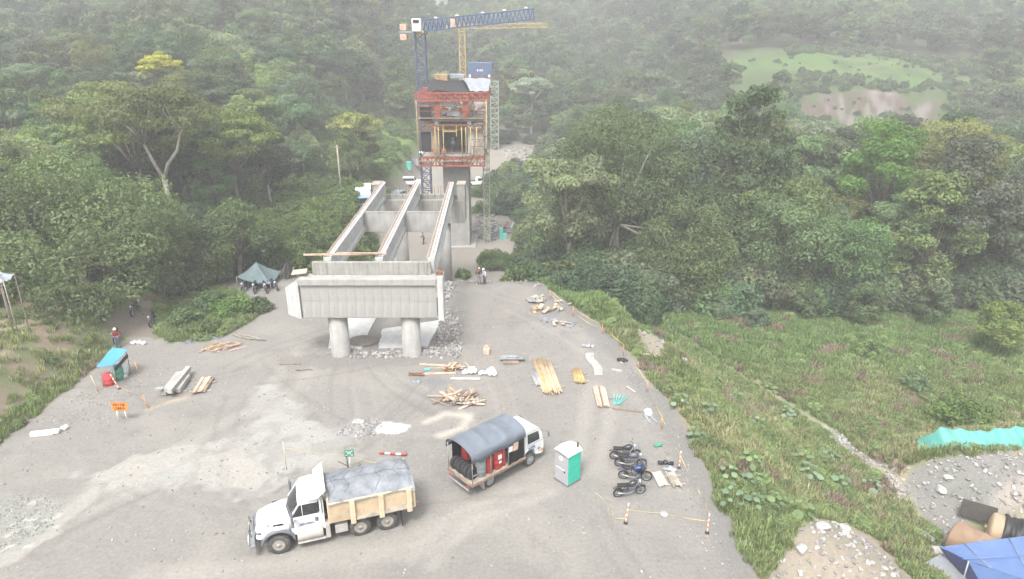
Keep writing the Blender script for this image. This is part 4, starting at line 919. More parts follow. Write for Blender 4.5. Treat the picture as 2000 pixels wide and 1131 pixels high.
# bed
bed = MB(); L0, L1, hw = -2.05, 2.12, 1.24
bed.box(((L0 + L1) / 2, 0, 1.22), (L1 - L0, 2.3, .12)); bed.build('bed_floor', M_CHASSIS, dt)
for s in (1, -1):
    MB().raw([(L0, s * hw, 1.25), (L1, s * hw, 1.25), (L1, s * hw, 2.42), (L0, s * hw, 2.42), (L0, s * (hw - .06), 1.25), (L1, s * (hw - .06), 1.25), (L1, s * (hw - .06), 2.42), (L0, s * (hw - .06), 2.42)], [(0, 1, 2, 3), (4, 7, 6, 5), (0, 3, 7, 4), (1, 5, 6, 2), (3, 2, 6, 7), (0, 4, 5, 1)]).build('bed_side', M_BED, dt)
    MB().raw([(L0, s * (hw + .002), 1.52), (L1 - 1.0, s * (hw + .002), 1.30), (L1 - 1.0, s * (hw + .1), 1.20), (L0, s * (hw + .10), 1.25), (L0, s * hw, 1.12), (L1 - 1.0, s * hw, 1.12)], [(0, 1, 2, 3), (3, 2, 5, 4)]).build('bed_side_ledge', M_WOODG, dt)
    for x in (L0 + .22, -.42, 1.0): MB().box((x, s * (hw + .07), 1.72), (.26, .14, 1.38), bev=.03).build('bed_rib', M_BEDRIB, dt)
    MB().box(((L0 + L1) / 2, s * (hw + .03), 2.42), (L1 - L0, .12, .10), bev=.02).build('top_rail', M_BEDRIB, dt)
MB().box((L1 + .02, 0, 1.95), (.1, 2.42, 1.5), bev=.02).build('headboard', M_BEDRIB, dt)
MB().box((L0 - .06, 0, 1.78), (.10, 2.5, 1.25), bev=.03).build('tailgate', M_BED, dt)
for s in (1, -1): MB().box((L0 - .2, s * 1.2, 1.4), (.16, .08, .14), bev=.02).build('tailgate_latch', M_RUST, dt)
MB().box((2.42, 0, 3.02), (.62, 2.5, .06), rot=(0, R(38), 0), bev=.02).build('cab_guard', M_TRUCKW, dt)
MB().box((2.2, 0, 2.85), (.06, 2.4, .5), bev=.02).build('guard_wall', M_PLASTIC, dt)
def tf(u, v):
    x = L0 - .1 + (L1 - L0 + .1) * u; yv = (v * 2 - 1); y_ = yv * 1.34
    z = 2.52 + .42 * (1 - abs(yv) ** 1.7) * (.75 + .25 * math.sin(u * 3.0)) - (.14 if abs(yv) > .93 else 0) + .035 * math.sin(u * 21 + yv * 3) + .03 * math.sin(u * 9 - yv * 7)
    if u < .04: z -= .12
    return (x, y_, z)
MB().grid(tf, 40, 22, thick=.02).build('bed_tarp', M_TARPG, dt)
mb = MB()
for u, k0, k1 in ((.14, 2, 9), (.36, 5, 12), (.55, 0, 6), (.72, 3, 12), (.88, 4, 11)): mb.tube([tuple(Vector(tf(u + .03 * math.sin(k * 1.3) + .006 * k, k / 12)) + Vector((0, 0, .006))) for k in range(k0, k1)], .008, n=4)
mb.tube([tuple(Vector(tf(k / 20, .55 + .02 * math.sin(k))) + Vector((0, 0, .006))) for k in range(21)], .008, n=4); mb.build('crease_shade_lines', M_DARK, dt)  # thin dark tubes stand in for the shade in the tarp's creases
MB().tube([(2.45, -.95, 1.0), (2.45, -.95, 3.05), (2.36, -.95, 3.2)], .065, n=10).build('exhaust_stack', M_CHROME, dt)
_d = tag(MB().tube([(-8.75, 31.0, .0), (-8.95, 31.3, 1.3), (-9.05, 31.5, 2.3)], [.06, .04, .025], n=6).tube([(-8.95, 31.3, 1.3), (-8.3, 31.5, 1.75)], .02, n=5).tube([(-9.0, 31.4, 1.7), (-9.5, 31.3, 2.1)], .02, n=5).build('dead_branch', M_DARK), 'dark forked dead branch standing behind the dump truck', 'branch')

# --- covered flatbed truck ----------------------------------------------------
ct = empty('flatbed_truck', (-1.81, 32.53, 0), R(42.2), 'white cab-over flatbed truck with an arched grey canopy', 'truck')
for s in (1, -1): wheel(ct, 0, s * .78, .39, .22, s, True, .62, M_GRY); wheel(ct, 3.02, s * .86, .39, .22, s, False, .62, M_GRY)
mb = MB()
for s in (1, -1): mb.box((1.2, s * .36, .62), (4.9, .07, .18))
for x in (-1.3, 0, 1.4, 2.6): mb.box((x, 0, .62), (.08, .7, .14))
mb.box((0, 0, .39), (.12, 1.5, .12)); mb.box((3.02, 0, .39), (.1, 1.5, .1)); mb.box((.9, -.65, .5), (.5, .3, .3), bev=.03); mb.build('chassis', M_CHASSIS, ct)
for i in range(8): MB().box((0, 0, 0), (3.95, .255, .05), bev=.006).build('deck_board', M_WOODG, ct, (.52, -.945 + i * .27, .90))
for s in (1, -1): MB().box((.52, s * 1.1, .86), (4.0, .06, .16), bev=.01).build('deck_edge', M_STRIP, ct)
MB().box((-1.48, 0, .86), (.06, 2.2, .16), bev=.01).build('deck_edge', M_STRIP, ct)
ctH = 1.72
mb = MB()
for x in (-1.42, -.1, 1.2, 2.42):
    for s in (1, -1): mb.tube([(x, s * 1.07, .9), (x, s * 1.07, .9 + ctH)], .025, n=6)
    mb.tube([(x, 1.07 * math.cos(a), .9 + ctH + .42 * math.sin(a)) for a in [k * math.pi / 10 for k in range(11)]], .022, n=6)
for s in (1, -1): mb.tube([(-1.42, s * 1.07, .9 + ctH), (2.42, s * 1.07, .9 + ctH)], .022); mb.tube([(-1.42, s * 1.07, 1.45), (-.9, s * 1.07, 1.45)], .018)
mb.build('canopy_frame', M_GRY, ct)
def cf(u, v):
    x = -1.52 + 4.0 * u; a = math.pi * (v * 1.16 - .08); sag = .11 * abs(math.sin(u * math.pi * 3)) ** .8 * math.sin(max(0, min(math.pi, a)))
    y_ = 1.13 * math.cos(a); z = .92 + ctH + .47 * math.sin(a) - sag + .012 * math.sin(30 * u + 8 * v)
    if a < 0 or a > math.pi: z = .92 + ctH + .5 * min(math.sin(a), math.sin(a)) * 2.4; y_ = 1.13 * (1 if a < 1 else -1)
    if v > .9: z -= .12 * math.sin(u * 7) ** 2
    return (x, y_, z)
M_CANV = mat('slate_canvas', (.135, .155, .185), .5, var=.12, scale=1.2, dirt=.1, dirtcol=(.25, .26, .27), bump=.35, bscale=4)
MB().grid(cf, 36, 24, thick=.015).build('canopy_tarp', M_CANV, ct)
MB().grid(lambda u, v: (-1.15 + 3.6 * u, 1.06 + .03 * math.sin(22 * u), .95 + 1.6 * v), 24, 6, thick=.015).build('side_curtain', M_BLKTARP, ct)
MB().grid(lambda u, v: (1.15 + 1.28 * u, -1.06 - .03 * math.sin(14 * u), .95 + 1.62 * v), 14, 6, thick=.015).build('side_curtain', M_BLKTARP, ct)
MB().box((2.46, 0, 1.75), (.05, 2.1, 1.6)).build('headboard', M_BLKTARP, ct)
for x, z, a, b in ((1.35, 1.98, .26, .34), (1.72, 2.0, .38, .50)): MB().box((0, 0, 0), (a, .015, b), rot=(0, R(5), 0)).build('notice_sheet', M_WHT if x < 1.5 else M_WOODR, ct, (x, -1.11, z))
# cab
cs = [(2.55, .62), (2.62, .62), (2.62, .84), (2.66, .98), (2.80, 1.08), (3.02, 1.12), (3.24, 1.08), (3.40, .9), (3.46, .62), (3.86, .50), (4.08, .52), (4.12, .9), (4.10, 1.30), (3.98, 1.9), (3.86, 2.18), (3.6, 2.32), (2.9, 2.38), (2.60, 2.34), (2.55, 2.2)]
n = len(cs); mb = MB(); secs = []
for yv, f in ((-.90, .93), (-.94, 1.0), (.94, 1.0), (.90, .93)):
    secs.append([((3.3 + (x - 3.3) * (1 if abs(yv) > .92 else .99)), yv * (1 if z < 1.4 else 1 - .055 * (z - 1.4) * 1.0), z if abs(yv) > .92 else z * .995) for x, z in cs])
loft(mb, secs, smooth=False).build('cab', M_TRUCKW, ct)
for s in (1, -1):
    mb = MB(); mb.prism([(2.88, 1.48), (3.82, 1.48), (3.80, 1.75), (3.72, 2.06), (2.88, 2.12)], 0, .012); o = mb.build('side_window', M_GLASS, ct, (0, s * (.945) - (.012 if s < 0 else 0) , 0), (R(2.2) * s, 0, 0))
    mb = MB(); mb.tube([(4.0, s * .9, 1.95), (4.25, s * 1.2, 1.98), (4.25, s * 1.22, 1.55), (4.02, s * .92, 1.5)], .015, n=5); mb.box((4.25, s * 1.22, 1.78), (.05, .17, .32), bev=.02); mb.build('wing_mirror', M_PLASTIC, ct)
    MB().box((4.13, s * .66, .78), (.04, .34, .2), bev=.02).build('headlight', M_LAMP, ct)
    MB().box((3.98, s * .955, .72), (.2, .02, .14), bev=.01).build('side_marker', M_AMBER, ct)
MB().box((4.08, 0, 1.72), (.03, 1.62, .62), rot=(0, R(-12), 0), bev=.01).build('windscreen', M_GLASS, ct)
MB().box((4.14, 0, .55), (.12, 1.85, .22), bev=.04).build('bumper', M_PLASTIC, ct)
MB().beam((2.8, -.965, 1.42), (3.98, -.965, 1.42), .012, .02).build('door_seam', M_GRY, ct)
text('NPR', .30, 'door_lettering', M_INK, ct, (3.15, -.965, 1.18), (R(90), 0, 0), .005)
text('83', .2, 'door_lettering', M_INK, ct, (3.72, -.965, .92), (R(90), 0, 0), .005)
for s in (1, -1): MB().box((-.55, s * .8, .42), (.03, .42, .5), bev=.01).build('mudflap', M_TANK, ct)
mb = MB(); mb.box((-1.55, 0, .5), (.08, 1.7, .12), bev=.02); mb.build('rear_bumper', M_GRY, ct)
for s in (1, -1): MB().box((-1.53, s * .8, .68), (.04, .25, .12), bev=.01).build('tail_light', M_REDL, ct)
# cargo of the flatbed: each a thing of its own
M_CYL = mat('red_cylinder_paint', (.36, .035, .03), .5, var=.15, scale=3, dirt=.3, dirtcol=(.20, .10, .09)); M_CYLG = mat('grey_drum_paint', (.22, .25, .25), .6, var=.2, scale=3, dirt=.3)
def wct(x, y, z): return ct.matrix_world @ Vector((x, y, z))
bpy.context.view_layer.update()
def drum(x, y, r, h, m, lb, grp=None, label_plate=False):
    o = empty('drum' if r > .2 else 'gas_cylinder', wct(x, y, .926), R(42.2), lb, 'drum' if r > .2 else 'gas cylinder', grp)
    MB().lathe([(r * .96, 0), (r, .03), (r, h * .33), (r * 1.03, h * .34), (r, h * .36), (r, h * .66), (r * 1.03, h * .67), (r, h * .69), (r, h - .03), (r * .95, h), (r * .5, h + (.10 if r < .2 else 0)), (r * .3, h + (.16 if r < .2 else 0.01))], n=20).build('shell', m, o)
    if label_plate:
        MB().box((0, -r - .006, h * .72), (r * .9, .012, .28)).build('sticker', M_WHT, o); MB().box((0.02, -r - .006, h * .42), (r * .6, .012, .14)).build('sticker', M_WHT, o)
drum(.62, -.72, .29, 1.15, M_CYL, 'tall red drum with white stickers at the open side of the flatbed', None, True)
drum(.02, -.72, .24, 1.0, M_CYL, 'plain red drum beside the stickered one on the flatbed')
drum(-.5, -.66, .30, .95, M_CYLG, 'grey drum at the rear open side of the flatbed')
drum(-.2, .1, .27, 1.15, M_CYL, 'dark red drum in the middle of the flatbed load', 'red drums in the flatbed load')
drum(-.45, .68, .27, 1.25, M_CYL, 'red drum by the far side of the flatbed')
drum(.45, .1, .27, 1.2, M_CYL, 'dark red drum in the middle of the flatbed load', 'red drums in the flatbed load')
drum(1.02, -.80, .15, 1.0, M_CYL, 'slim red gas cylinder next to the black side curtain')
for k in range(6):
    m_ = Matrix.Translation((0, 0, 0)); o = MB().lathe([(.20, -.10), (.34, -.10), (.38, -.05), (.38, .05), (.34, .10), (.20, .10), (.2, -.1)], n=22, axis='X').build('stacked_tyre', M_DARK, None, wct(-1.12 + .05 * (k % 2), .78 - k * .28, 1.31)); o.rotation_euler = (0, R(8), R(42.2 + 82 + 3 * k))
    tag(o, 'black tyre or hose coil standing in a row at the rear of the flatbed', 'tyre', 'black coils in a row on the flatbed')
tag(MB().box((0, 0, .2), (.2, .2, .4), bev=.02).box((0, 0, .45), (.22, .22, .03)).build('yellow_crate', M_YEL, None, wct(-1.3, .95, .93)), 'small yellow canister at the rear left corner of the flatbed', 'canister')
o = MB().lathe([(.05, -.05), (.20, -.04), (.22, 0), (.20, .04), (.05, .05)], n=18, axis='Y').build('cable_reel', M_YEL, None, wct(.62, -1.0, 2.4)); o.rotation_euler = (0, 0, R(42)); tag(o, 'round yellow reel hung under the canopy of the flatbed', 'reel')

# --- portable toilet ----------------------------------------------------------
M_TG = mat('green_panel', (.03, .42, .30), .45, var=.05, scale=1.5, dirt=.08, dirtcol=(.2, .4, .33)); M_TGR = mat('grey_panel', (.34, .34, .35), .55, var=.06, scale=1.5); M_TW = mat('white_roof', (.70, .71, .72), .4, var=.04, scale=2, dirt=.1, dirtcol=(.6, .58, .55))
tl = empty('portable_toilet', (3.17, 32.55, Hs(3.2, 32.5)), R(-49), 'green and grey portable toilet with a white roof', 'portable toilet')
MB().box((0, 0, .06), (1.12, 1.12, .12), bev=.02).build('base', M_PLASTIC, tl)
for nm, c, d_ in (('side_panel', (.50, 0, 1.06), (.05, 1.0, 1.9)), ('side_panel', (-.50, 0, 1.06), (.05, 1.0, 1.9)), ('back_panel', (0, .50, 1.06), (.98, .05, 1.9))): MB().box(c, d_, bev=.015).build(nm, M_TG, tl)
for s in (1, -1):
    for z in (.4, .85, 1.3, 1.72): MB().box((s * .53, 0, z), (.02, .82, .32), bev=.02).build('panel_rib', M_TG, tl)
for x in (-.46, .46): MB().box((x, -.50, 1.06), (.10, .08, 1.9), bev=.02).build('door_post', M_TGR, tl)
dr = MB().box((0, 0, 0), (.80, .05, 1.78), bev=.02).build('door', M_TGR, tl, (0, -.515, 1.0))
MB().box((-.03, -.035, -.02), (.7, .02, .04), bev=.005).build('door_rail', M_TW, dr); MB().box((.28, -.04, -.1), (.1, .04, .14), bev=.01).build('lock', M_DARK, dr)
MB().lathe([(.15, -.004), (.15, .006)], n=20, axis='Y').build('round_sticker', M_TW, dr, (-.02, -.035, .66)); 
mb = MB(); mb.box((0, 0, .03), (.05, .01, .12)); mb.lathe([(.03, -.005), (.03, .005)], n=10, axis='Y', M=Matrix.Translation((0, 0, .12))); mb.build('pictogram', M_INK, dr, (-.02, -.046, .64))
secs = []
for k in range(9):
    x = -.58 + 1.16 * k / 8; z = 2.04 + .22 * math.cos((x / .58) * math.pi / 2) ** .8
    secs.append([(x, -.60, 1.98), (x, -.58, z - .02), (x, 0, z + .07), (x, .58, z - .02), (x, .60, 1.98)])
loft(MB(), secs).build('roof', M_TW, tl); MB().tube([(.36, .38, 2.1), (.36, .38, 2.5)], .045, n=10).build('vent_pipe', M_DARK, tl)

# --- motorcycles ---------------------------------------------------------------
M_MOTO = mat('moto_black_paint', (.03, .032, .036), .3, var=.15, coat=.4); M_MOTOB = mat('moto_blue_paint', (.03, .055, .16), .35, var=.1, coat=.3); M_SPOKE = mat('moto_steel', (.30, .30, .31), .4, metal=.6); M_SEAT = mat('moto_seat', (.02, .02, .02), .7); M_MG = mat('moto_grey_paint', (.10, .11, .13), .35, coat=.3)
def tyre(mb_, r, wd, n=24): return mb_.lathe([(r * .80, -wd * .45), (r * .93, -wd * .5), (r, 0), (r * .93, wd * .5), (r * .80, wd * .45), (r * .80, -wd * .45)], n=n, axis='Y')
def motorcycle(x, y, z, rz, paint, label, tall=False, seatc=None):
    o = empty('motorcycle', (x, y, z), rz, label, 'motorcycle', 'parked motorcycles'); lean = R(8); o.rotation_euler = (lean, 0, rz)
    for wx, r in ((-.64, .30), (.66, .31 if not tall else .34)):
        wv = tyre(MB(), r, .12).build('wheel', M_DARK, o, (wx, 0, r)); mb = MB()
        for k in range(6): a = k * math.pi / 3; mb.beam((math.cos(a) * .05, 0, math.sin(a) * .05), (math.cos(a) * r * .82, 0, math.sin(a) * r * .82), .025, .03)
        mb.lathe([(.06, -.06), (.06, .06)], axis='Y', n=12); mb.lathe([(r * .82, -.035), (r * .76, -.04), (r * .76, .04), (r * .82, .035), (r * .82, -.035)], axis='Y', n=24); mb.build('rim', M_SPOKE, wv)
    mb = MB(); mb.tube([(-.15, 0, .45), (-.2, 0, .75), (.28, 0, .80), (.42, 0, .88)], .03); mb.tube([(.40, 0, .85), (.15, 0, .40), (-.18, 0, .36)], .03); mb.tube([(-.2, .08, .72), (-.72, .08, .78)], .018); mb.tube([(-.2, -.08, .72), (-.72, -.08, .78)], .018)
    for s in (-.09, .09): mb.tube([(-.18, s, .38), (-.64, s, .30)], .025); mb.tube([(-.30, s, .74), (-.60, s, .34)], .028)
    mb.build('frame', M_MOTO, o)
    mb = MB()
    for s in (-.09, .09): mb.tube([(.42, s, .95), (.66, s, .31)], .025)
    mb.build('fork', M_SPOKE, o)
    loft(MB(), [[(x_, -w_, z_), (x_, -w_ * .7, z_ + h_), (x_, w_ * .7, z_ + h_), (x_, w_, z_), (x_, w_ * .6, z_ - .06), (x_, -w_ * .6, z_ - .06)] for x_, w_, z_, h_ in ((-.12, .09, .80, .06), (.05, .15, .82, .16), (.25, .15, .86, .17), (.40, .08, .90, .08))]).build('fuel_tank', paint, o)
    sh = .06 if tall else 0
    loft(MB(), [[(x_, -w_, z_), (x_, -w_, z_ + .07), (x_, w_, z_ + .07), (x_, w_, z_)] for x_, w_, z_ in ((-.08, .10, .78 + sh), (-.30, .13, .76 + sh), (-.55, .12, .80 + sh), (-.74, .08, .86 + sh))]).build('seat', seatc or M_SEAT, o)
    MB().box((.08, 0, .50), (.34, .26, .30), bev=.05).box((.2, 0, .66), (.16, .16, .16), bev=.03).build('engine', M_MG, o)
    MB().tube([(.22, -.12, .45), (.05, -.14, .30), (-.25, -.17, .32), (-.75, -.19, .45)], [.022, .025, .04, .05], n=10).build('exhaust', M_SPOKE, o)
    MB().tube([(.36, .36, 1.02), (.44, .18, 1.06), (.44, -.18, 1.06), (.36, -.36, 1.02)], .018, n=6).build('handlebar', M_MOTO, o)
    for s in (1, -1): MB().tube([(.42, s * .3, 1.04), (.46, s * .34, 1.18)], .008, n=4).box((.46, s * .35, 1.22), (.02, .13, .08), bev=.01).build('mirror', M_MOTO, o)
    MB().lathe([(.03, -.10), (.09, -.06), (.10, .03), (.02, .05)], n=14, axis='X').build('headlight', M_LAMP if not tall else paint, o, (.55, 0, .93))
    zf = .62 if not tall else .78
    loft(MB(), [[(.66 + .36 * math.cos(a), -.07, zf - .3 + .34 * math.sin(a)), (.66 + .36 * math.cos(a), 0, zf - .28 + .36 * math.sin(a)), (.66 + .36 * math.cos(a), .07, zf - .3 + .34 * math.sin(a))] for a in (R(35), R(65), R(95), R(125), R(150))], cap=False).build('front_mudguard', paint if not tall else M_YEL, o)
    loft(MB(), [[(x_, -.08, z_), (x_, 0, z_ + .04), (x_, .08, z_)] for x_, z_ in ((-.45, .70), (-.75, .74), (-.98, .66))], cap=False).build('rear_mudguard', paint, o)
    MB().box((-.90, 0, .70), (.05, .1, .06), bev=.01).build('tail_light', M_REDL, o)
    if tall:
        for s in (1, -1): loft(MB(), [[(.1, s * .13, .62), (.1, s * .16, .92)], [(.35, s * .15, .58), (.38, s * .17, 1.0)], [(.52, s * .12, .75), (.50, s * .12, 1.05)]], cap=False).build('side_fairing', paint, o)
        MB().box((.56, 0, 1.05), (.05, .26, .30), rot=(0, R(-25), 0), bev=.04).build('windshield', M_MG, o)
    MB().tube([(-.05, .1, .32), (-.15, .32, .02)], .015, n=5).build('side_stand', M_SPOKE, o)
    return o
motorcycle(6.75, 34.55, .03, R(4), M_MOTO, 'black motorcycle at the far end of the four parked right of the toilet')
motorcycle(6.95, 33.75, .03, R(-3), M_MG, 'dark grey motorcycle, second from the far end of the row of four')
motorcycle(7.0, 32.50, .03, R(-8), M_MOTOB, 'blue off-road motorcycle with a yellow mudguard, third in the row', True)
motorcycle(6.45, 31.10, .03, R(12), M_MOTO, 'black motorcycle nearest the camera in the row of four')
motorcycle(-32.5, 50.9, Hs(-32.5, 50.9), R(-75), M_MOTOB, 'dark blue motorcycle behind the person in the red top')
motorcycle(-34.2, 52.2, Hs(-34.2, 52.2), R(-60), M_MOTO, 'black motorcycle in the shade under the big round tree')
motorcycle(-31.4, 54.6, Hs(-31.4, 54.6), R(-80), M_MG, 'grey motorcycle parked on the left dirt track by the soil bank')
motorcycle(-33.2, 55.4, Hs(-33.2, 55.4), R(-85), M_MOTO, 'black motorcycle farthest up the left dirt track')
for i, (px, py) in enumerate(((475, 573), (495, 575), (515, 575), (533, 570))):
    p = G(px, py); motorcycle(p.x, p.y + .8, Hs(p.x, p.y + .8), R(-90 + 12 * i), M_MOTO, ['leftmost', 'second', 'third', 'rightmost'][i] + ' motorcycle from the left under the pyramid tarp shelter')

# --- vehicles far off ------------------------------------------------------------
def small_car(p, rz, paint, label, pickup=False, name='parked_car'):
    o = empty(name, p, rz, label, 'pickup' if pickup else 'car')
    prof = [(-2.1, .35), (-2.1, .95), (-1.9, 1.0), (.0 if pickup else -1.6, 1.0 if pickup else 1.5), (.15 if pickup else -1.3, 1.65 if pickup else 1.7), (.9, 1.65), (1.4, 1.05), (2.2, .95), (2.3, .6), (2.25, .35)]
    mb = MB(); mb.prism(prof, -.85, .85); mb.build('body', paint, o)
    gx = (.2, .85) if pickup else (-1.2, .85)
    for s in (1, -1):
        mb = MB(); mb.prism([(gx[0], 1.1), (1.25, 1.1), (gx[1], 1.58), (gx[0] + .05, 1.58)], s * .852, s * .865); mb.build('side_window', M_GLASS, o)
        for x in (-1.35, 1.4): MB().lathe([(.36, -.11), (.36, .11)], n=18, axis='Y').build('wheel', M_TYRE, o, (x, s * .8, .36))
        MB().box((2.28, s * .6, .75), (.05, .3, .14)).build('headlight', M_LAMP, o)
    MB().box((1.18, 0, 1.36), (.04, 1.5, .62), rot=(0, R(-40), 0)).build('windscreen', M_GLASS, o)
    if pickup: MB().box((-1.0, 0, 1.01), (1.8, 1.45, .03)).build('bed', M_DARK, o)
    return o
p = G(930, 362); small_car(p, R(15), M_WHT, 'white pickup parked right of the tall pier', True, 'pickup_truck')
p = G(800, 362); small_car(p, R(5), M_WHT, 'white vehicle parked beyond the second pier, left of the crane mast')
p = G(780, 390); small_car(p, R(70), mat('pale_blue_paint', (.30, .42, .45), .5), 'small pale blue vehicle between the left and middle girders')
p = G(712, 404); o = empty('box_truck', (p.x, p.y, Hs(p.x, p.y)), R(-80), 'white and light blue box truck half hidden behind the left girder', 'truck')
MB().box((-.9, 0, 1.9), (4.6, 2.3, 2.3), bev=.04).build('cargo_box', M_WHT, o); MB().box((2.2, 0, 1.35), (1.5, 2.1, 1.7), bev=.12).build('cab', mat('light_blue_paint', (.25, .42, .62), .4), o)
MB().box((2.96, 0, 1.65), (.03, 1.8, .75)).build('windscreen', M_GLASS, o)
for x in (-2.2, 2.1):
    for s in (1, -1): MB().lathe([(.45, -.14), (.45, .14)], n=18, axis='Y').build('wheel', M_TYRE, o, (x, s * .95, .45))
# ------------------------------------------------------------------ people
M_SKIN = mat('skin', (.35, .20, .13), .6, var=.05); M_HAIR = mat('hair', (.02, .015, .012), .8); M_SHW = mat('cloth_white_blue', (.55, .60, .72), .9, var=.08); M_SHB = mat('cloth_black', (.03, .028, .03), .9); M_SHR = mat('cloth_maroon', (.22, .035, .03), .9)
M_JEAN = mat('cloth_jean', (.10, .13, .19), .9, var=.2); M_TRG = mat('cloth_grey', (.20, .205, .22), .9, var=.1); M_TRD = mat('cloth_dark', (.055, .05, .06), .9); M_BOOT = mat('boot', (.04, .03, .025), .8); M_HELM = mat('helmet_white', (.78, .80, .76), .35); M_VEST = mat('vest_orange', (.7, .2, .04), .8)
def skin(name, pts, edges, rad, m, parent):
    me = bpy.data.meshes.new(name); me.from_pydata(pts, edges, []); me.materials.append(m)
    o = add(name, me, parent); bm = bmesh.new(); bm.from_mesh(me); lay = bm.verts.layers.skin.verify()
    for i, v in enumerate(bm.verts): v[lay].radius = (rad[i] if not isinstance(rad[i], tuple) else rad[i]); v[lay].use_root = (i == 0)
    bm.to_mesh(me); bm.free()
    md = o.modifiers.new('skin', 'SKIN'); md.use_smooth_shade = True; o.modifiers.new('sub', 'SUBSURF').levels = 1; o.modifiers['sub'].render_levels = 1
    return o
def rr(*a): return [(v, v) if not isinstance(v, tuple) else v for v in a]
def person(loc, rz, shirt, trous, label, hat=None, arms='down', lean=0, head_down=0, sit=False):
    o = empty('person', loc, rz, label, 'person')      # faces +x
    hz_, sh = .93, 1.42; lx = lean
    hipx = 0
    J = dict(pel=(0, 0, .95), wst=(lx * .2, 0, 1.10), chs=(lx * .6, 0, 1.30), nck=(lx, 0, 1.46), hd0=(lx + .02, 0, 1.54))
    def arm(s):
        if arms == 'down' : return [(lx * .95, s * .19, 1.40), (lx * .9 - .02, s * .25, 1.13), (lx * .9 + .06, s * .24, .90), (lx * .9 + .09, s * .23, .80)]
        if arms == 'hip': return [(lx * .95, s * .19, 1.40), (lx * .9 - .06, s * .36, 1.18), (.06, s * .20, 1.02), (.10, s * .16, .98)]
        return [(lx * .95, s * .19, 1.40), (lx + .10, s * .24, 1.16), (lx + .34, s * .16, 1.10), (lx + .44, s * .12, 1.12)]
    def leg(s):
        if sit: return [(0, s * .10, .90), (.38, s * .16, .80), (.36, s * .18, .42), (.34, s * .18, .06), (.46, s * .19, .04)]
        return [(0, s * .09, .90), (.03, s * .11, .50), (0, s * .12, .09), (.13, s * .13, .05)]
    pts = [J['pel'], J['wst'], J['chs'], J['nck'], J['hd0']]; ed = [(0, 1), (1, 2), (2, 3), (3, 4)]; rd = rr((.13, .10), (.12, .09), (.15, .10), .055, .055)
    for s in (1, -1):
        b = len(pts); a = arm(s); pts += a; ed += [(2, b), (b, b + 1), (b + 1, b + 2), (b + 2, b + 3)]; rd += rr(.055, .045, .035, .038)
        b = len(pts); l = leg(s); pts += l; ed += [(0, b)] + [(b + k, b + k + 1) for k in range(len(l) - 1)]; rd += rr(.085, .06, .045, .04, .04)[:len(l)]
    skin('body', pts, ed, rd, M_SKIN, o)
    # shirt
    pts = [(0, 0, .97), J['wst'], J['chs'], (lx, 0, 1.42)]; ed = [(0, 1), (1, 2), (2, 3)]; rd = rr((.155, .12), (.15, .115), (.17, .125), .08)
    for s in (1, -1):
        b = len(pts); a = arm(s); pts += a[:3]; ed += [(2, b), (b, b + 1), (b + 1, b + 2)]; rd += rr(.075, .06, .048)
    skin('shirt', pts, ed, rd, shirt, o)
    pts = [(0, 0, .96)]; ed = []; rd = rr((.15, .12))
    for s in (1, -1):
        b = len(pts); l = leg(s)[:(4 if sit else 3)]; pts += l; ed += [(0, b)] + [(b + k, b + k + 1) for k in range(len(l) - 1)]; rd += rr(.10, .078, .065, .06)[:len(l)]
    skin('trousers', pts, ed, rd, trous, o)
    hx = lx + .03 + head_down * .05; hzv = 1.64 - head_down * .03
    hb = MB().lathe([(.045, -.13), (.07, -.10), (.088, -.03), (.092, .04), (.075, .10), (.03, .125)], n=16).mesh('head', M_SKIN); h_ = add('head', hb, o, (hx, 0, hzv), (0, R(15 * head_down), 0))
    MB().box((.092, 0, -.02), (.035, .025, .045), bev=.006).build('nose', M_SKIN, h_)
    for s in (1, -1): MB().box((.083, s * .033, .012), (.015, .022, .012)).build('eye', M_HAIR, h_); MB().box((0, s * .092, -.01), (.035, .018, .05), bev=.006).build('ear', M_SKIN, h_)
    MB().box((.080, 0, -.065), (.012, .045, .01)).build('mouth', M_SHR, h_)
    if hat: MB().lathe([(.13, .03), (.125, .045), (.112, .055), (.108, .10), (.08, .145), (.02, .165)], n=18).build('hard_hat', hat, h_)
    else: MB().lathe([(.096, .0), (.100, .05), (.085, .11), (.03, .138)], n=16).build('hair', M_HAIR, h_, (-.012, 0, .0))
    for s in (1, -1):
        e = leg(s)[-1]; MB().box((e[0] - .04, e[1], .05), (.27, .10, .10), bev=.03).build('shoe', M_BOOT, o)
        a = arm(s); hnd = Vector(a[3]); d_ = (Vector(a[3]) - Vector(a[2])).normalized(); mb = MB()
        lat = d_.cross(Vector((1, 0, 0) if abs(d_.x) < .8 else (0, 0, 1))).normalized()
        mb.beam(hnd - d_ * .02, hnd + d_ * .06, .08, .03)
        for k in range(4):
            f0 = hnd + d_ * .06 + lat * (k - 1.5) * .02; mb.tube([f0, f0 + d_ * (.035 + .01 * (k in (1, 2))), f0 + d_ * .06 + Vector((.015, 0, 0))], .009, n=5)
        mb.tube([hnd + lat * .04, hnd + lat * .07 + d_ * .05], .011, n=5); mb.build('hand', M_SKIN, o)
    return o
p = G(936, 554.5); person((p.x, p.y, p.z), R(-70), M_SHB, M_TRG, 'person in black top and grey trousers standing left of the one in white', M_WOODP, 'hip')
p = G(947, 555.5); person((p.x, p.y, p.z), R(-140), M_SHW, M_TRD, 'person in white shirt, dark trousers and white hard hat at the end of the yard', M_HELM, 'down', .08, 1)
person((-32.0, 50.0, Hs(-32, 50)), R(-60), M_SHR, M_JEAN, 'person in maroon top and jeans standing by the motorcycles at the left track', M_HELM, 'front', .05, 1)
p = G(828, 477); person((p.x, p.y, p.z), R(180), M_JEAN, M_TRD, 'person in blue work clothes on the low ground between middle and right girders', M_BLU, 'front', .1)
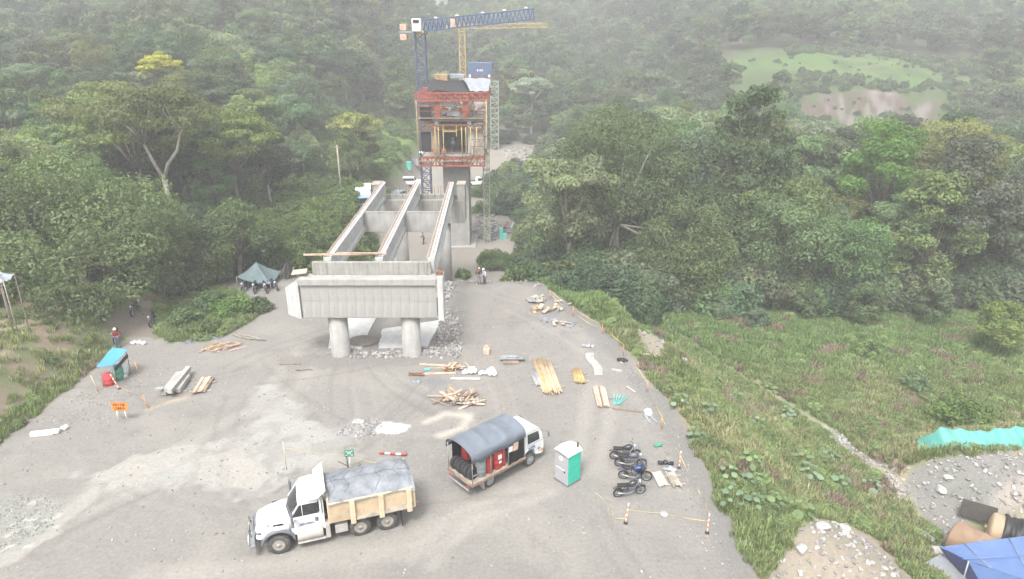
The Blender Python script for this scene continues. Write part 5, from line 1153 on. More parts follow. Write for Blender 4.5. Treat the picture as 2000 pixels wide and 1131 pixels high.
person((-8.1, 94.2, 8.6), R(-100), M_SHW, M_JEAN, 'person in pale clothes standing inside the hollow box girder', M_HELM, 'down')
person((-9.0, 90.4, 8.1), R(-80), M_VEST, M_JEAN, 'person in orange top on the lower platform of the form traveller', M_VEST, 'down')

# ------------------------------------------------------------------ yard clutter
rq = random.Random(12)
def gz(x, y, dz=0): return Vector((x, y, Hs(x, y) + dz))
# blue tin shelter with barrels
sh_ = empty('tin_shelter', (-29.4, 44.6, 0), 0, 'small shelter with a bright blue corrugated tin roof over the barrels', 'shelter')
M_TIN = mat('blue_tin', (.10, .36, .68), .4, var=.06, scale=2, dirt=.08, dirtcol=(.3, .4, .5))
ca, cb, cc, cdd = [PZ(*q, 1.75) for q in ((188, 717), (220, 711), (251, 687), (221, 684.5))]
def tinf(u, v):
    p = ca.lerp(cb, v).lerp(cdd.lerp(cc, v), u); return (p.x + 29.4, p.y - 44.6, 1.75 + .25 * u - .1 * v + .03 * math.cos(v * math.pi * 16))
MB().grid(tinf, 6, 64, smooth=True, thick=.012).build('roof', M_TIN, sh_)
for u, v in ((.05, .1), (.05, .9), (.95, .1), (.95, .9)):
    q = tinf(u, v); MB().tube([(q[0], q[1], 0), (q[0], q[1], q[2])], .03, n=6).build('post', M_WOODG, sh_)
q0, q1 = tinf(.1, .95), tinf(.95, .95); MB().beam((q0[0], q0[1], 1.2), (q1[0], q1[1], 1.5), .05, .28).build('side_board', M_DARK, sh_)
def barrel(px, py, r, h, m, lid, lb, n=0):
    p = PZ(px, py, 0); o = empty('barrel', (p.x, p.y + r, Hs(p.x, p.y)), 0, lb, 'barrel')
    MB().lathe([(r * .9, 0), (r, .05), (r, h * .3), (r * 1.04, h * .32), (r, h * .34), (r, h * .62), (r * 1.04, h * .64), (r, h * .66), (r * .98, h * .9), (r * .8, h)], n=24).build('body', m, o)
    MB().lathe([(r * .86, h), (r * .88, h + .05), (r * .5, h + .10), (.06, h + .13)], n=24).build('lid', lid, o)
M_BR = mat('red_plastic', (.55, .06, .07), .5, var=.08); M_BG = mat('green_plastic', (.06, .26, .17), .5, var=.1); M_BW = mat('white_plastic', (.72, .76, .77), .5, var=.05)
barrel(208, 755, .34, .85, M_BR, M_BR, 'red barrel at the near end of the blue tin shelter'); barrel(228, 743, .36, 1.0, M_BG, M_BG, 'green barrel between the red and white ones under the blue tin roof'); barrel(237, 735, .33, 1.05, M_BW, M_BW, 'white barrel behind the green one at the blue tin shelter')
def stake(name, a, b, r, m, lb, cat='stake', grp=None, bands=False):
    o = empty(name, a, 0, lb, cat, grp); d = Vector(b) - Vector(a)
    if not bands: MB().tube([(0, 0, -.1), tuple(d)], r, n=8).build('pole', m, o)
    else:
        for k in range(8): MB().tube([tuple(d * (k / 8)), tuple(d * ((k + 1) / 8))], r, n=8).build('band', M_ORG if k % 2 == 0 else M_WHT, o)
        MB().lathe([(.12, -.02), (.10, .06), (.05, .1)], n=12).build('foot', M_DARK, o)
    return o
M_STK = mat('pale_wood_stake', (.52, .47, .30), .8); M_STKO = mat('orange_stake', (.62, .27, .12), .7)
def stk(px, py, hgt, m, lb, bands=False, r=.03, dx=0, dy=0, grp=None):
    p = G(px, py); return stake('barrier_post' if bands else 'stake', p, p + Vector((dx, dy, hgt)), r, m, lb, 'post' if bands else 'stake', grp, bands)
stk(192, 766, 1.35, M_STK, 'pale stake left of the red barrel', dx=-.25); stk(271, 730, 1.0, M_STKO, 'thin orange stake right of the white barrel', dx=-.12)
stk(233, 760, 1.2, M_STKO, 'orange and white banded post leaning beside the red barrel', True, .04, dx=-.4); stk(291, 797, 1.05, M_STKO, 'orange stake right of the orange sign', dx=-.25)
stk(560, 917, 1.9, M_STK, 'tall thin stake behind the dump truck cab', r=.022)
for px, py, h_, dx, lb in ((1074, 583, .9, .0, 'stake at the far end of the yellow tape'), (1119, 617, .9, 0, 'stake on the grassy berm along the yellow tape'), (1177, 652, .9, -.05, 'leaning stake where the yellow tape bends at the berm'), (1218, 694, 1.0, -.05, 'stake with tied tape beside the rubble at the yard edge'), (1262, 765, .9, .05, 'stake by the turquoise bars on the yard edge'), (1292, 838, 1.0, -.05, 'stake beside the white scraps at the yard edge')): stk(px, py, h_, M_STKO, lb, dx=dx, r=.03, grp='stakes carrying the yellow tape')
stk(1326, 914, 1.15, M_ORG, 'orange and white post by the scrap right of the motorcycles', True, .036, dx=0.02); stk(1222, 1022, 1.25, M_ORG, 'orange and white post nearest the black motorcycle', True, .036, dx=.08); stk(1381, 1041, 1.2, M_ORG, 'orange and white post at the lower right yard edge', True, .036, dx=0)
M_TAPE = mat('yellow_tape', (.60, .50, .16), .5, var=.1)
def tape(pts, w_, lb, sag=.12, m=M_TAPE):
    P = []; w_ *= .6
    for a, b in zip(pts[:-1], pts[1:]):
        for k in range(6):
            t_ = k / 6; q = a.lerp(b, t_); P.append(q - Vector((0, 0, sag * 4 * t_ * (1 - t_))))
    P.append(pts[-1]); V = []
    for i, p in enumerate(P):
        tw = .5 * math.sin(i * .9); V += [p + Vector((tw * w_, 0, w_ * .7)), p - Vector((tw * w_, 0, w_ * .7))]
    V2 = [v + Vector((.004, .004, 0)) for v in V]; n_ = len(V)
    F = [(2 * i, 2 * i + 1, 2 * i + 3, 2 * i + 2) for i in range(len(P) - 1)]
    mb = MB(); mb.raw(V, F); mb.raw(V2, [f[::-1] for f in F]); return tag(mb.build('barrier_tape', m), lb, 'tape')
def tp_(px, py, h_): p = G(px, py); return p + Vector((0, 0, h_))
tape([tp_(1074, 583, .85), tp_(1119, 617, .8), tp_(1177, 652, .8), tp_(1218, 694, .9), tp_(1262, 765, .8), tp_(1292, 838, .8), tp_(1326, 914, .9), tp_(1362, 958, .15), tp_(1376, 975, .1), tp_(1381, 1040, 1.1)], .035, 'long yellow barrier tape along the right edge of the yard')
tape([tp_(1074, 583, .5), tp_(1119, 617, .35), tp_(1177, 652, .3)], .03, 'short lower yellow tape on the grassy berm')
tape([tp_(1162, 962, .02), tp_(1190, 985, .15), tp_(1196, 1000, .25), tp_(1197, 1012, .03), tp_(1222, 1022, .35)], .03, 'yellow tape trailing from the ground to the orange and white post', .05)
tape([tp_(1222, 1022, .9), tp_(1290, 1003, .05), tp_(1320, 1008, .04), tp_(1381, 1041, .75)], .03, 'slack yellow tape between the two orange and white posts', .05)
tape([tp_(560, 917, 1.5), tp_(684, 917, 1.0), tp_(760, 925, .6)], .02, 'thin yellow line from the tall stake past the green sign', .1)
tape([tp_(192, 766, .5), tp_(233, 760, .3), tp_(268, 775, .25), tp_(291, 797, .6)], .025, 'orange yellow line around the blue tin shelter', .1, M_STKO)
# signs
p = G(240, 823); sg = empty('roadworks_sign', p, R(2), 'orange sign reading FIN DE OBRA on white legs', 'sign')
MB().box((0, 0, 1.12), (1.02, .03, .62), bev=.01).build('panel', M_ORG, sg)
for s in (1, -1): MB().tube([(s * .32, .0, 0), (s * .24, .02, .85)], .025, n=8).build('leg', M_WHT, sg); MB().tube([(s * .3, .5, 0), (s * .24, .03, .95)], .018, n=6).build('rear_leg', M_WHT, sg)
for t_, z in (('FIN DE', 1.24), ('OBRA', .98)): text(t_, .255, 'lettering', M_BLKTARP, sg, (0, -.02, z), (R(90), 0, 0), .006)
MB().beam((-.5, -.018, 1.415), (.5, -.018, 1.415), .01, .015).beam((-.5, -.018, .825), (.5, -.018, .825), .01, .015).build('border', M_BLKTARP, sg)
p = G(685, 917); sg = empty('assembly_point_sign', p, R(8), 'small green sign with white arrows on a pale post behind the dump truck', 'sign')
MB().tube([(0, .02, 0), (0, .02, 1.0)], .025, n=8).build('post', M_WHT, sg); MB().box((0, 0, 1.12), (.55, .02, .48), bev=.005).build('panel', M_BG, sg)
mb = MB()
for s in (1, -1):
    for q in (1, -1): mb.prism([(s * .20, 1.12 + q * .17), (s * .11, 1.12 + q * .16), (s * .19, 1.12 + q * .08)], -.016, -.012); mb.beam((s * .17, -.014, 1.12 + q * .14), (s * .10, -.014, 1.12 + q * .08), .004, .025)
for x, h_ in ((-.07, .10), (0, .15), (.07, .11)): mb.box((x, -.014, 1.07 + h_ / 2), (.04, .004, h_)); mb.box((x, -.014, 1.10 + h_), (.035, .004, .035))
mb.build('pictogram', M_WHT, sg)
p = G(6, 833); sg = empty('white_sign', p, 0, 'white board on a thin white pole at the left edge of the yard', 'sign'); MB().tube([(0, 0, 0), (-.2, 0, 2.2)], .03, n=8).build('pole', M_WHT, sg); MB().box((-.3, -.03, 2.2), (.55, .03, .45), bev=.01).build('board', M_WHT, sg)
# timber piles --------------------------------------------------------------
def pile(name, label, cat, c, items, group=None):
    """items: (x0,y0,z0,x1,y1,z1,width,height,material) each becomes a plank part"""
    o = empty(name, c, 0, label, cat, group)
    for it in items: MB().beam(it[0:3], it[3:6], it[6], it[7]).build(it[9] if len(it) > 9 else 'plank', it[8], o)
    return o
def along(pa, pb): a, b = G(*pa), G(*pb); return a, b
def stack(name, label, cat, pa, pb, n, gap, wd, ht, mats_, jitter=.15, layers=1, part='plank', z0=.08, bearers=True, tube=False):
    a, b = along(pa, pb); c = (a + b) / 2; d = (b - a); d.z = 0; L_ = d.length; d /= L_; s_ = Vector((d.y, -d.x, 0)); c = gz(c.x, c.y)
    o = empty(name, c, 0, label, cat)
    for l in range(layers):
        for k in range(n - l):
            off = (k - (n - l - 1) / 2) * gap + rq.uniform(-.01, .01); j0, j1 = rq.uniform(-jitter, jitter), rq.uniform(-jitter, jitter)
            p0 = s_ * (off + rq.uniform(-1, 1) * gap * .2) - d * (L_ / 2 + j0) + Vector((0, 0, z0 + ht * (l + .5) + .02)); p1 = s_ * (off + rq.uniform(-1, 1) * gap * .2) + d * (L_ / 2 + j1) + Vector((0, 0, z0 + ht * (l + .5) + .02 + rq.uniform(0, .03)))
            m = mats_[rq.randrange(len(mats_))]
            (MB().tube([p0, p1], ht / 2, n=6) if tube else MB().beam(p0, p1, wd, ht)).build(part, m, o)
    if bearers:
        for t_ in (-.32, .3): MB().beam(d * L_ * t_ - s_ * (n * gap / 2 + .25) + Vector((0, 0, .05)), d * L_ * t_ + s_ * (n * gap / 2 + .3) + Vector((0, 0, .05)), .08, .08).build('bearer', M_WOODG, o)
    return o
M_PALE = mat('weathered_pale_board', (.34, .335, .31), .9, var=.15, scale=2); M_BAMB = mat('yellow_pole', (.50, .365, .16), .7, var=.2, scale=2, streak=5); M_PIPG = mat('pale_grey_pole', (.40, .40, .40), .6, var=.12)
stack('formwork_stack', 'stack of long pale grey formwork boxes lying on bearers, left yard', 'formwork stack', (335, 772), (362, 737), 3, .40, .34, .30, [M_PALE], .5, 2)
MB().box((0, 0, .55), (.55, .6, .04), rot=(R(-12), 0, R(10))).build('end_board', M_PALE, bpy.data.objects['formwork_stack'], (-.55, -1.5, .1))
stack('plank_stack', 'brown plank stack on bearers beside the grey formwork boxes', 'plank stack', (388, 770), (405, 743), 5, .2, .18, .07, [M_WOODG, M_WOOD, M_WOODR], .25, 3)
stack('pole_stack', 'large fan of long yellow poles, right of the yard centre', 'pole stack', (1080, 770), (1058, 707), 13, .11, .08, .08, [M_BAMB, M_WOODP], .35, 3, 'pole', tube=True)
stack('pole_stack', 'short pale grey poles stacked left of the long yellow ones', 'pole stack', (1056, 755), (1044, 730), 8, .09, .07, .07, [M_PIPG], .12, 2, 'pole', tube=True)
stack('pole_stack', 'short yellow poles stacked right of the long yellow ones', 'pole stack', (1134, 750), (1126, 727), 8, .10, .07, .08, [M_BAMB], .14, 3, 'pole', tube=True)
stack('board_stack', 'left of two pinkish plank bundles near the turquoise bars', 'board stack', (1172, 797), (1163, 760), 2, .17, .16, .10, [M_WOODR], .06, 2, bearers=False)
stack('board_stack', 'right of two pinkish plank bundles, next to the turquoise bars', 'board stack', (1184, 797), (1176, 762), 3, .14, .13, .10, [M_WOODR, M_WOODP], .06, 2, bearers=False)
M_TURQ = mat('turquoise_paint', (.10, .50, .45), .5, var=.1)
o = pile('bar_bundle', 'turquoise bars fanned on the ground by the pinkish planks', 'bars', G(1206, 782), [(-.35 + .09 * k, -.75, .08 + .02 * k, -.15 + .22 * k, .75 - .1 * k, .10, .05, .05, M_TURQ, 'bar') for k in range(5)] + [(-.6, .1, .12, .5, .15, .12, .05, .05, M_SILTARP, 'cross_bar')])
tag(MB().beam(G(1197, 799) + Vector((0, 0, .06)), G(1252, 806) + Vector((0, 0, .06)), .10, .10).build('timber_beam', M_STRIP), 'dark timber beam on the ground below the turquoise bars', 'beam')
tag(MB().beam(G(1225, 757) + Vector((0, 0, .05)), G(1241, 768) + Vector((0, 0, .05)), .12, .08).build('timber_beam', M_PIPG), 'short grey beam right of the turquoise bars', 'beam')
tag(MB().beam(G(1195, 723) + Vector((0, 0, .06)), G(1214, 726) + Vector((0, 0, .06)), .14, .12).build('timber_beam', M_PIPG), 'short grey block beam above the turquoise bars', 'beam')
# bent plywood strip
Q = [G(1153, 692), G(1168, 732)]
def plf(u, v):
    x0 = 1143 + 15 * v; y0 = 690
    sx = (0 if u < .25 else (1 if u > .7 else (u - .25) / .45)); px = 1143 + 17 * v + 17 * sx; py = 690 + 43 * u - 0 * v
    q = G(px, py); return (q.x, q.y, .05 + .02 * math.sin(3 * u))
tag(MB().grid(plf, 8, 2, thick=.03).build('plywood_sheet', M_PALE), 'pale bent strip of plywood lying right of the yellow poles', 'plywood sheet')
# heap of broken boards
c = G(897, 782); hp = empty('board_heap', c, 0, 'heap of broken planks and boards in the centre of the yard', 'plank heap')
for k in range(46):
    a = rq.uniform(0, 6.28); L_ = rq.uniform(.5, 1.9); rr_0 = abs(rq.gauss(0, .5)); px, py = rq.gauss(0, .75), rq.gauss(-.05, .42); z = .06 + max(0, .42 * (1 - (px / 1.6) ** 2 - (py / .95) ** 2)) * rq.random()
    MB().box((0, 0, 0), (L_, rq.choice([.09, .14, .2, .26]), .035), rot=(rq.uniform(-.3, .3), rq.uniform(-.22, .22), a), bev=.004).build('board', rq.choice([M_WOODG, M_WOOD, M_WOODP, M_WOODR, M_STRIP, M_WOODG]), hp, (px, py, z + .08))
for k in range(5): MB().beam((.1, -.4 + .1 * k, .25 - .03 * k), (1.85, -.12 + .02 * k, .1), .07, .05).build('board', rq.choice([M_WOODP, M_WOOD]), hp)
c = G(432, 681); hp = empty('stick_heap', c, 0, 'small heap of brown sticks and laths near the shrubs, left yard', 'stick heap')
for k in range(26):
    a = rq.gauss(.8, .25); L_ = rq.uniform(.8, 2.0); px, py = rq.gauss(0, .55), rq.gauss(0, .3)
    MB().box((0, 0, 0), (L_, .07, .04), rot=(rq.uniform(-.1, .1), rq.uniform(-.12, .12), a)).build('lath', rq.choice([M_WOOD, M_WOODP, M_WOODR, M_STRIP]), hp, (px, py, .07 + rq.random() * .18))
for a0, b0 in (((-1.5, -.2), (.2, -.7)), ((.9, -.5), (2.0, .3))): MB().beam(a0 + (.06,), b0 + (.06,), .08, .06).build('lath', M_WOODR, hp)
c = G(478, 662) ; hp = empty('stick_heap', c, 0, 'mossy pole heap at the foot of the shrubs on the left', 'stick heap')
for k in range(9): MB().tube([(-1.2 + .2 * k, .6 - .1 * k, .1 + .04 * k), (.2 + .22 * k, -.1 - .05 * k, .1)], .05, n=6).build('pole', M_WOODG, hp)
# timber, scaffold scrap and bags in front of the columns
def beam_px(a, b, w_, h_, m, nm, lb, cat, dz=0): return tag(MB().beam(G(*a) + Vector((0, 0, h_ / 2 + dz + .02)), G(*b) + Vector((0, 0, h_ / 2 + dz + .02)), w_, h_).build(nm, m), lb, cat)
beam_px((820, 713), (872, 716), .14, .10, M_WOODP, 'timber_beam', 'pale timber beam lying left of the scrap heap, upper one', 'beam')
beam_px((825, 732), (890, 730), .14, .10, M_WOODP, 'timber_beam', 'pale timber beam lying below the scrap heap', 'beam')
beam_px((880, 741), (938, 742), .22, .10, M_PIPG, 'steel_channel', 'grey steel channel below the white bags', 'channel')
beam_px((578, 724), (610, 722), .08, .06, M_STRIP, 'timber_beam', 'thin dark stick lying left of the abutment columns', 'beam')
beam_px((545, 713), (588, 712), .10, .07, M_STRIP, 'timber_beam', 'dark timber stick farther left of the abutment columns', 'beam')
c = G(813, 733); hp = empty('scrap_heap', c, 0, 'low heap of dark rusty rebar scrap beside the pale beam', 'scrap heap')
for k in range(14): MB().tube([(rq.uniform(-.6, -.2), rq.uniform(-.15, .15), .05 + rq.random() * .1), (rq.uniform(.2, .7), rq.uniform(-.15, .15), .05 + rq.random() * .12)], .03, n=5).build('bar', M_RUST, hp)
c = G(888, 722); hp = empty('scrap_heap', c, 0, 'brown and orange scrap timber heap left of the white bags', 'scrap heap')
for k in range(34): MB().box((0, 0, 0), (rq.uniform(.3, .8), rq.uniform(.05, .12), .05), rot=(rq.uniform(-.5, .5), rq.uniform(-.5, .5), rq.uniform(0, 6))).build('offcut', rq.choice([M_RUST, M_WOODG, M_WOODP, M_PALE, M_STKO]), hp, (rq.gauss(0, .42), rq.gauss(0, .22), .1 + rq.random() * .3))
MB().beam((-1.9, .15, .05), (-.5, .15, .06), .1, .08).build('offcut', M_WOODG, hp)
M_BAG = mat('white_sack', (.68, .68, .67), .6, var=.05, bump=.8, bscale=5)
def bag(px, py, lumps, lb, m=None):
    c = G(px, py); bm = bmesh.new()
    for (x, y, z, r) in lumps:
        g = bmesh.ops.create_icosphere(bm, subdivisions=3, radius=r, matrix=Matrix.Translation((x, y, z)) @ Matrix.Diagonal((1.15, 1, .8, 1)))
        for v in g['verts']: v.co += Vector((math.sin(v.co.y * 17 + x), math.cos(v.co.x * 19 + y), math.sin(v.co.x * 14 + v.co.y * 11))) * .045 * r / .3
    me = bpy.data.meshes.new('sack'); bm.to_mesh(me); bm.free(); me.materials.append(m or M_BAG); me.polygons.foreach_set('use_smooth', np.ones(len(me.polygons), bool))
    return tag(add('white_bag', me, None, c), lb, 'bag')
bag(918, 730, [(-.32, 0, .16, .24), (.12, .06, .25, .30), (.3, .0, .2, .2), (.2, .1, .45, .14)], 'crumpled white bag right of the orange scrap heap')
bag(952, 732, [(-.45, .05, .15, .20), (-.2, 0, .16, .18), (.25, -.08, .28, .34), (.42, -.15, .2, .26), (.3, .1, .42, .2)], 'larger crumpled white bag, right of the other white bag')
bag(815, 748, [(-.2, 0, .05, .14), (.1, .05, .05, .16)], 'flat pale plastic scrap below the pale timber beam', M_SILTARP)
bag(835, 722, [(-.1, 0, .05, .12), (.1, .0, .05, .12)], 'small teal plastic scrap between the two pale beams', M_TURQ)
# steel pipes, wooden block
hp = empty('pipe_bundle', G(1000, 708), 0, 'bundle of short grey steel pipes lying on a pallet behind the yellow poles', 'pipe bundle')
for k in range(4): MB().tube([(-.95, .05 + .12 * k, .28 + .02 * k), (.98, .05 + .12 * k, .28 + .02 * k)], .06, n=10).build('pipe', M_GRY, hp)
for k in range(3): MB().tube([(-.45, .1 + .12 * k, .40), (.5, .1 + .12 * k, .40)], .05, n=10).build('pipe', M_SILTARP, hp)
MB().box((-.1, -.1, .1), (1.2, .5, .12), bev=.01).build('pallet', M_STRIP, hp)
tag(MB().box((0, 0, .2), (.5, .7, .35), bev=.02).box((0, .3, .45), (.3, .3, .2), bev=.02).build('timber_block', M_WOODR, None, G(950, 690)), 'reddish timber block standing alone behind the white bags', 'block')
tag(MB().box((0, 0, .2), (.4, .7, .3), rot=(.1, 0, .9), bev=.02).build('timber_block', M_WOODG, None, G(1035, 900) - Vector((0, 0, .12))), 'small dark wood piece on the ground between flatbed and toilet', 'block').scale = (.5, .5, .4)
o = empty('barrier_bar', G(768, 889), R(-6), 'fallen red and white barrier bar behind the dump truck', 'barrier')
for k in range(5): MB().tube([(-.85 + k * .34, 0, .1), (-.85 + (k + 1) * .34, 0, .1)], .07, n=8).build('band', M_REDL if k % 2 == 0 else M_WHT, o)
# scraps around the motorcycles, right edge
bag(1285, 872, [(-.1, 0, .1, .16), (.1, .05, .1, .15)], 'small green rag on the ground right of the motorcycles', M_BG)
bag(1308, 918, [(-.25, 0, .06, .14), (.0, .0, .08, .2), (.25, -.1, .07, .16)], 'white and black rubbish bag right of the blue motorcycle', M_SILTARP)
bag(1300, 908, [(-.3, .1, .08, .16), (.0, .1, .1, .15), (.3, 0, .1, .16)], 'black rubbish bag behind the pale one right of the blue motorcycle', M_BLKTARP)
stack('board_stack', 'pink and white nailed boards on the ground right of the motorcycles', 'board stack', (1296, 952), (1281, 926), 4, .13, .12, .04, [M_WOODR, M_WHT, M_WOODP], .12, 1, bearers=False)
stack('board_stack', 'grey weathered pallet boards right of the pink boards', 'board stack', (1322, 953), (1308, 926), 4, .14, .11, .05, [M_WOODG], .1, 2, bearers=True)
tag(MB().lathe([(.22, 0), (.24, .05), (.2, .1), (.02, .11)], n=18).build('flat_stone', M_PALE, None, G(1297, 1005)), 'flat round pale stone near the slack yellow tape', 'stone')
bag(1268, 810, [(-.12, .1, .2, .22), (-.05, 0, .1, .22)], 'white bag at the right yard edge by the stakes')
for a_, b_, lb in (((1257, 808), (1270, 828), 'left of two thin white strips by the white bag'), ((1262, 806), (1283, 826), 'right of two thin white strips by the white bag')): beam_px(a_, b_, .12, .05, M_SILTARP, 'white_strip', lb, 'strip')
bag(1215, 706, [(-.2, .1, .1, .2), (.1, 0, .1, .22), (.3, .0, .06, .14)], 'black plastic scrap at the yard edge by the berm', M_BLKTARP)
beam_px((1205, 702), (1216, 711), .1, .05, M_WOODP, 'timber_lath', 'pale lath beside the black plastic scrap', 'lath')
bag(1148, 678, [(-.3, .1, .1, .2), (.0, 0, .1, .22), (.4, .0, .06, .18)], 'grey plastic scrap above the bent plywood strip', M_GRY)
def heap_px(px, py, lb, mats_, n_, sx, sy, sz=.25, szl=(.3, 1.1), nm='debris_heap'):
    hp = empty(nm, G(px, py), 0, lb, 'debris heap')
    for k in range(n_): MB().box((0, 0, 0), (rq.uniform(*szl), rq.uniform(.08, .4), rq.uniform(.03, .1)), rot=(rq.uniform(-.3, .3), rq.uniform(-.3, .3), rq.uniform(0, 6.3))).build('piece', rq.choice(mats_), hp, (rq.gauss(0, sx), rq.gauss(0, sy), .06 + rq.random() * sz))
    return hp
heap_px(1062, 605, 'pile of brown boards and scrap near the far right corner of the yard', [M_WOODP, M_WOOD, M_STRIP, M_WOODG], 22, .9, .4)
heap_px(1056, 588, 'grey and tan debris pile at the far right corner, behind the boards', [M_SILTARP, M_WOODP, M_GRY, M_WOODG], 16, .7, .6)
def tarp_heap(px0, py0, px1, py1, wd, lb, m, h_=.35, name='tarp_heap'):
    a, b = G(px0, py0), G(px1, py1); d = b - a; L_ = d.length; d.normalize(); s_ = Vector((-d.y, d.x, 0))
    def f(u, v):
        q = a.lerp(b, u) + s_ * (v - .5) * wd * (.6 + .4 * math.sin(u * 7 + 1)); z = Hs(q.x, q.y) + .03 + h_ * math.sin(math.pi * v) * math.sin(math.pi * min(1, u * 1.0 + .02)) * (.6 + .4 * math.sin(u * 15 + v * 5)) + .04 * math.sin(u * 40 + v * 20)
        return (q.x, q.y, z)
    return tag(MB().grid(f, 30, 10, thick=.015).build(name, m), lb, 'tarp')
tarp_heap(1062, 622, 1122, 636, 1.5, 'crumpled dark grey tarp on the ground near the far right corner', M_TARPG, .35)
tarp_heap(362, 668, 430, 658, .8, 'crumpled dark blue-grey tarp strip at the left edge of the yard', M_CANV, .25)
heap_px(1100, 634, 'few reddish boards on the crumpled tarp at the right', [M_WOODR, M_WOODP], 5, .4, .2)
o = tag(MB().box((0, 0, .15), (1.3, .28, .28), rot=(0, 0, R(12)), bev=.02).box((.35, .12, .16), (1.2, .3, .22), rot=(0, 0, R(14)), bev=.02).build('white_block', M_WHT, None, G(83, 850)), 'white painted concrete block lying at the left yard edge', 'block')
# stones along the left track
for i, (px, py) in enumerate(((262, 672), (272, 671), (281, 673), (497, 612), (511, 609), (128, 838), (243, 738))):
    bag(px, py, [(0, 0, .12, .22)], ['first pale stone in the row behind the blue roof', 'second pale stone in the row behind the blue roof', 'third pale stone in the row behind the blue roof', 'left white stone by the abutment path', 'right white stone by the abutment path', 'small white stone near the white block', 'white lump right of the white barrel'][i], M_BLIND)['category'] = 'stone'
# sand heap under the abutment
def sandf(u, v):
    a = 2 * math.pi * u; r = v; x = 1.25 * r * math.cos(a); y = 1.1 * r * math.sin(a); return (x, y, .42 * (1 - r) ** .9 + .09)
mb = MB(); mb.grid(sandf, 40, 8); tag(mb.build('sand_heap', mat('wet_sand', (.20, .175, .15), .95, var=.12, scale=4, bump=.5), None, G(708, 667)), 'grey oval sand heap on the left concrete slab', 'sand heap')
# pyramid tarp shelter --------------------------------------------------------
def pyramid(name, base, apex, corners, m, lb, sag=.25, posts=True, cat='shelter'):
    o = empty(name, base, 0, lb, cat); ap = Vector(apex) - Vector(base); cs_ = [Vector(c) - Vector(base) for c in corners]; n_ = len(cs_)
    mb = MB()
    for i in range(n_):
        a, b = cs_[i], cs_[(i + 1) % n_]
        mb.grid(lambda u, v: tuple(ap.lerp(a.lerp(b, u), v) - Vector((0, 0, sag * math.sin(math.pi * v) * .5 + .22 * math.sin(math.pi * u) * v - .03 * math.sin(u * 18) * v))), 14, 8, thick=.02)
    mb.build('canopy', m, o)
    if posts:
        for c in cs_:
            g = Hs(c.x + base[0], c.y + base[1]) - base[2]; MB().tube([(c.x * .97, c.y * .97, g), tuple(c)], .04, n=6).build('post', M_WOODG, o)
        MB().tube([(ap.x, ap.y, Hs(ap.x + base[0], ap.y + base[1]) - base[2]), tuple(ap)], .05, n=6).build('centre_pole', M_WOODG, o)
    return o
M_TSH = mat('grey_green_tarp', (.115, .16, .17), .5, var=.12, scale=1, bump=.4, bscale=3)
yb = 64.0
pyramid('tarp_shelter', (-25.3, 64.5, Hs(-25.3, 64.5)), PY(500, 512, 65.5), [PY(461, 541, 63.6), PY(528, 554, 63.0), PY(547, 529, 66.5), PY(490, 527, 68)], M_TSH, 'grey-green pyramid tarp shelter at the left forest edge with motorcycles under it')
pyramid('tarp_shelter', (-22.3, 66.5, Hs(-22.3, 66.5)), PY(560, 508, 68), [PY(545, 532, 67), PY(560, 548, 66), PY(572, 522, 67), PY(563, 512, 69)], M_BLKTARP, 'dark tarp lean-to hanging right of the pyramid shelter')
pyramid('tarp_shelter', (-36.5, 46.5, Hs(-36.5, 46.5)), PY(-8, 527, 46.5), [PY(-30, 553, 45), PY(6, 549, 45), PY(27, 534, 46.5), PY(-5, 530, 48)], M_SILTARP, 'pale grey tarp corner among the trees at the left edge')
# bottom right corner: tents, pipes, turquoise netting ---------------------------
M_TENT = mat('blue_tarp', (.10, .165, .34), .45, var=.08, scale=1, bump=.35, bscale=2.5, dirt=.05, dirtcol=(.3, .35, .5)); M_TENTG = mat('grey_tent', (.22, .235, .26), .6, var=.1, bump=.3)
B0 = (26.5, 28.6, -4.3)
tn = empty('blue_tent', B0, 0, 'large blue tarpaulin tent in the bottom right corner', 'tent')
A = PZ(1835, 1068, -2.0); Bp = PZ(2090, 1035, -2.0); Cp = PZ(1892, 1096, -1.6); Dp = PZ(1935, 1175, -3.4); E = PZ(2150, 1180, -1.8); Fp = PZ(1895, 1150, -4.0); G1 = PZ(1850, 1095, -2.7)
def q4(mb, a, b, c, d, sg_=.1, n=10):
    mb.grid(lambda u, v: tuple(a.lerp(b, u).lerp(d.lerp(c, u), v) - Vector(B0) - Vector((0, 0, sg_ * math.sin(math.pi * u) * math.sin(math.pi * v) + .02 * math.sin(u * 14 + v * 9)))), n, n, thick=.02)
mb = MB(); q4(mb, A, Bp, E, Cp, .10, 14); mb.build('roof', M_TENT, tn)
mb = MB(); q4(mb, Cp, E, PZ(2150, 1230, -3.6), Dp, .05); mb.build('side_wall', M_TENT, tn); mb = MB(); q4(mb, A, Cp, Dp, Fp, .12); mb.build('end_flap', mat('blue_tarp_dark', (.085, .10, .27), .5, var=.1, bump=.3), tn)
mb = MB()
for t_ in (.18, .52, .85): mb.tube([tuple(A.lerp(Bp, t_) - Vector(B0) + Vector((0, 0, .02))), tuple(Cp.lerp(E, t_) - Vector(B0) + Vector((0, 0, .02)))], .02, n=5)
mb.build('tent_pole', M_SILTARP, tn); MB().tube([tuple(PZ(1880, 1092, -1.62) - Vector(B0)), tuple(PZ(2100, 1077, -1.6) - Vector(B0))], .03, n=6).build('ridge_seam', M_TENT, tn)
for q in (Cp,): MB().tube([tuple(q - Vector(B0)), (q.x - B0[0], q.y - B0[1], -.3)], .04, n=6).build('post', M_GRY, tn)
tn2 = empty('grey_tent', (23.4, 28.6, Hs(23.4, 28.6)), 0, 'low grey tarp tent beside the blue tent, bottom right', 'tent'); B0 = tuple(tn2.location)
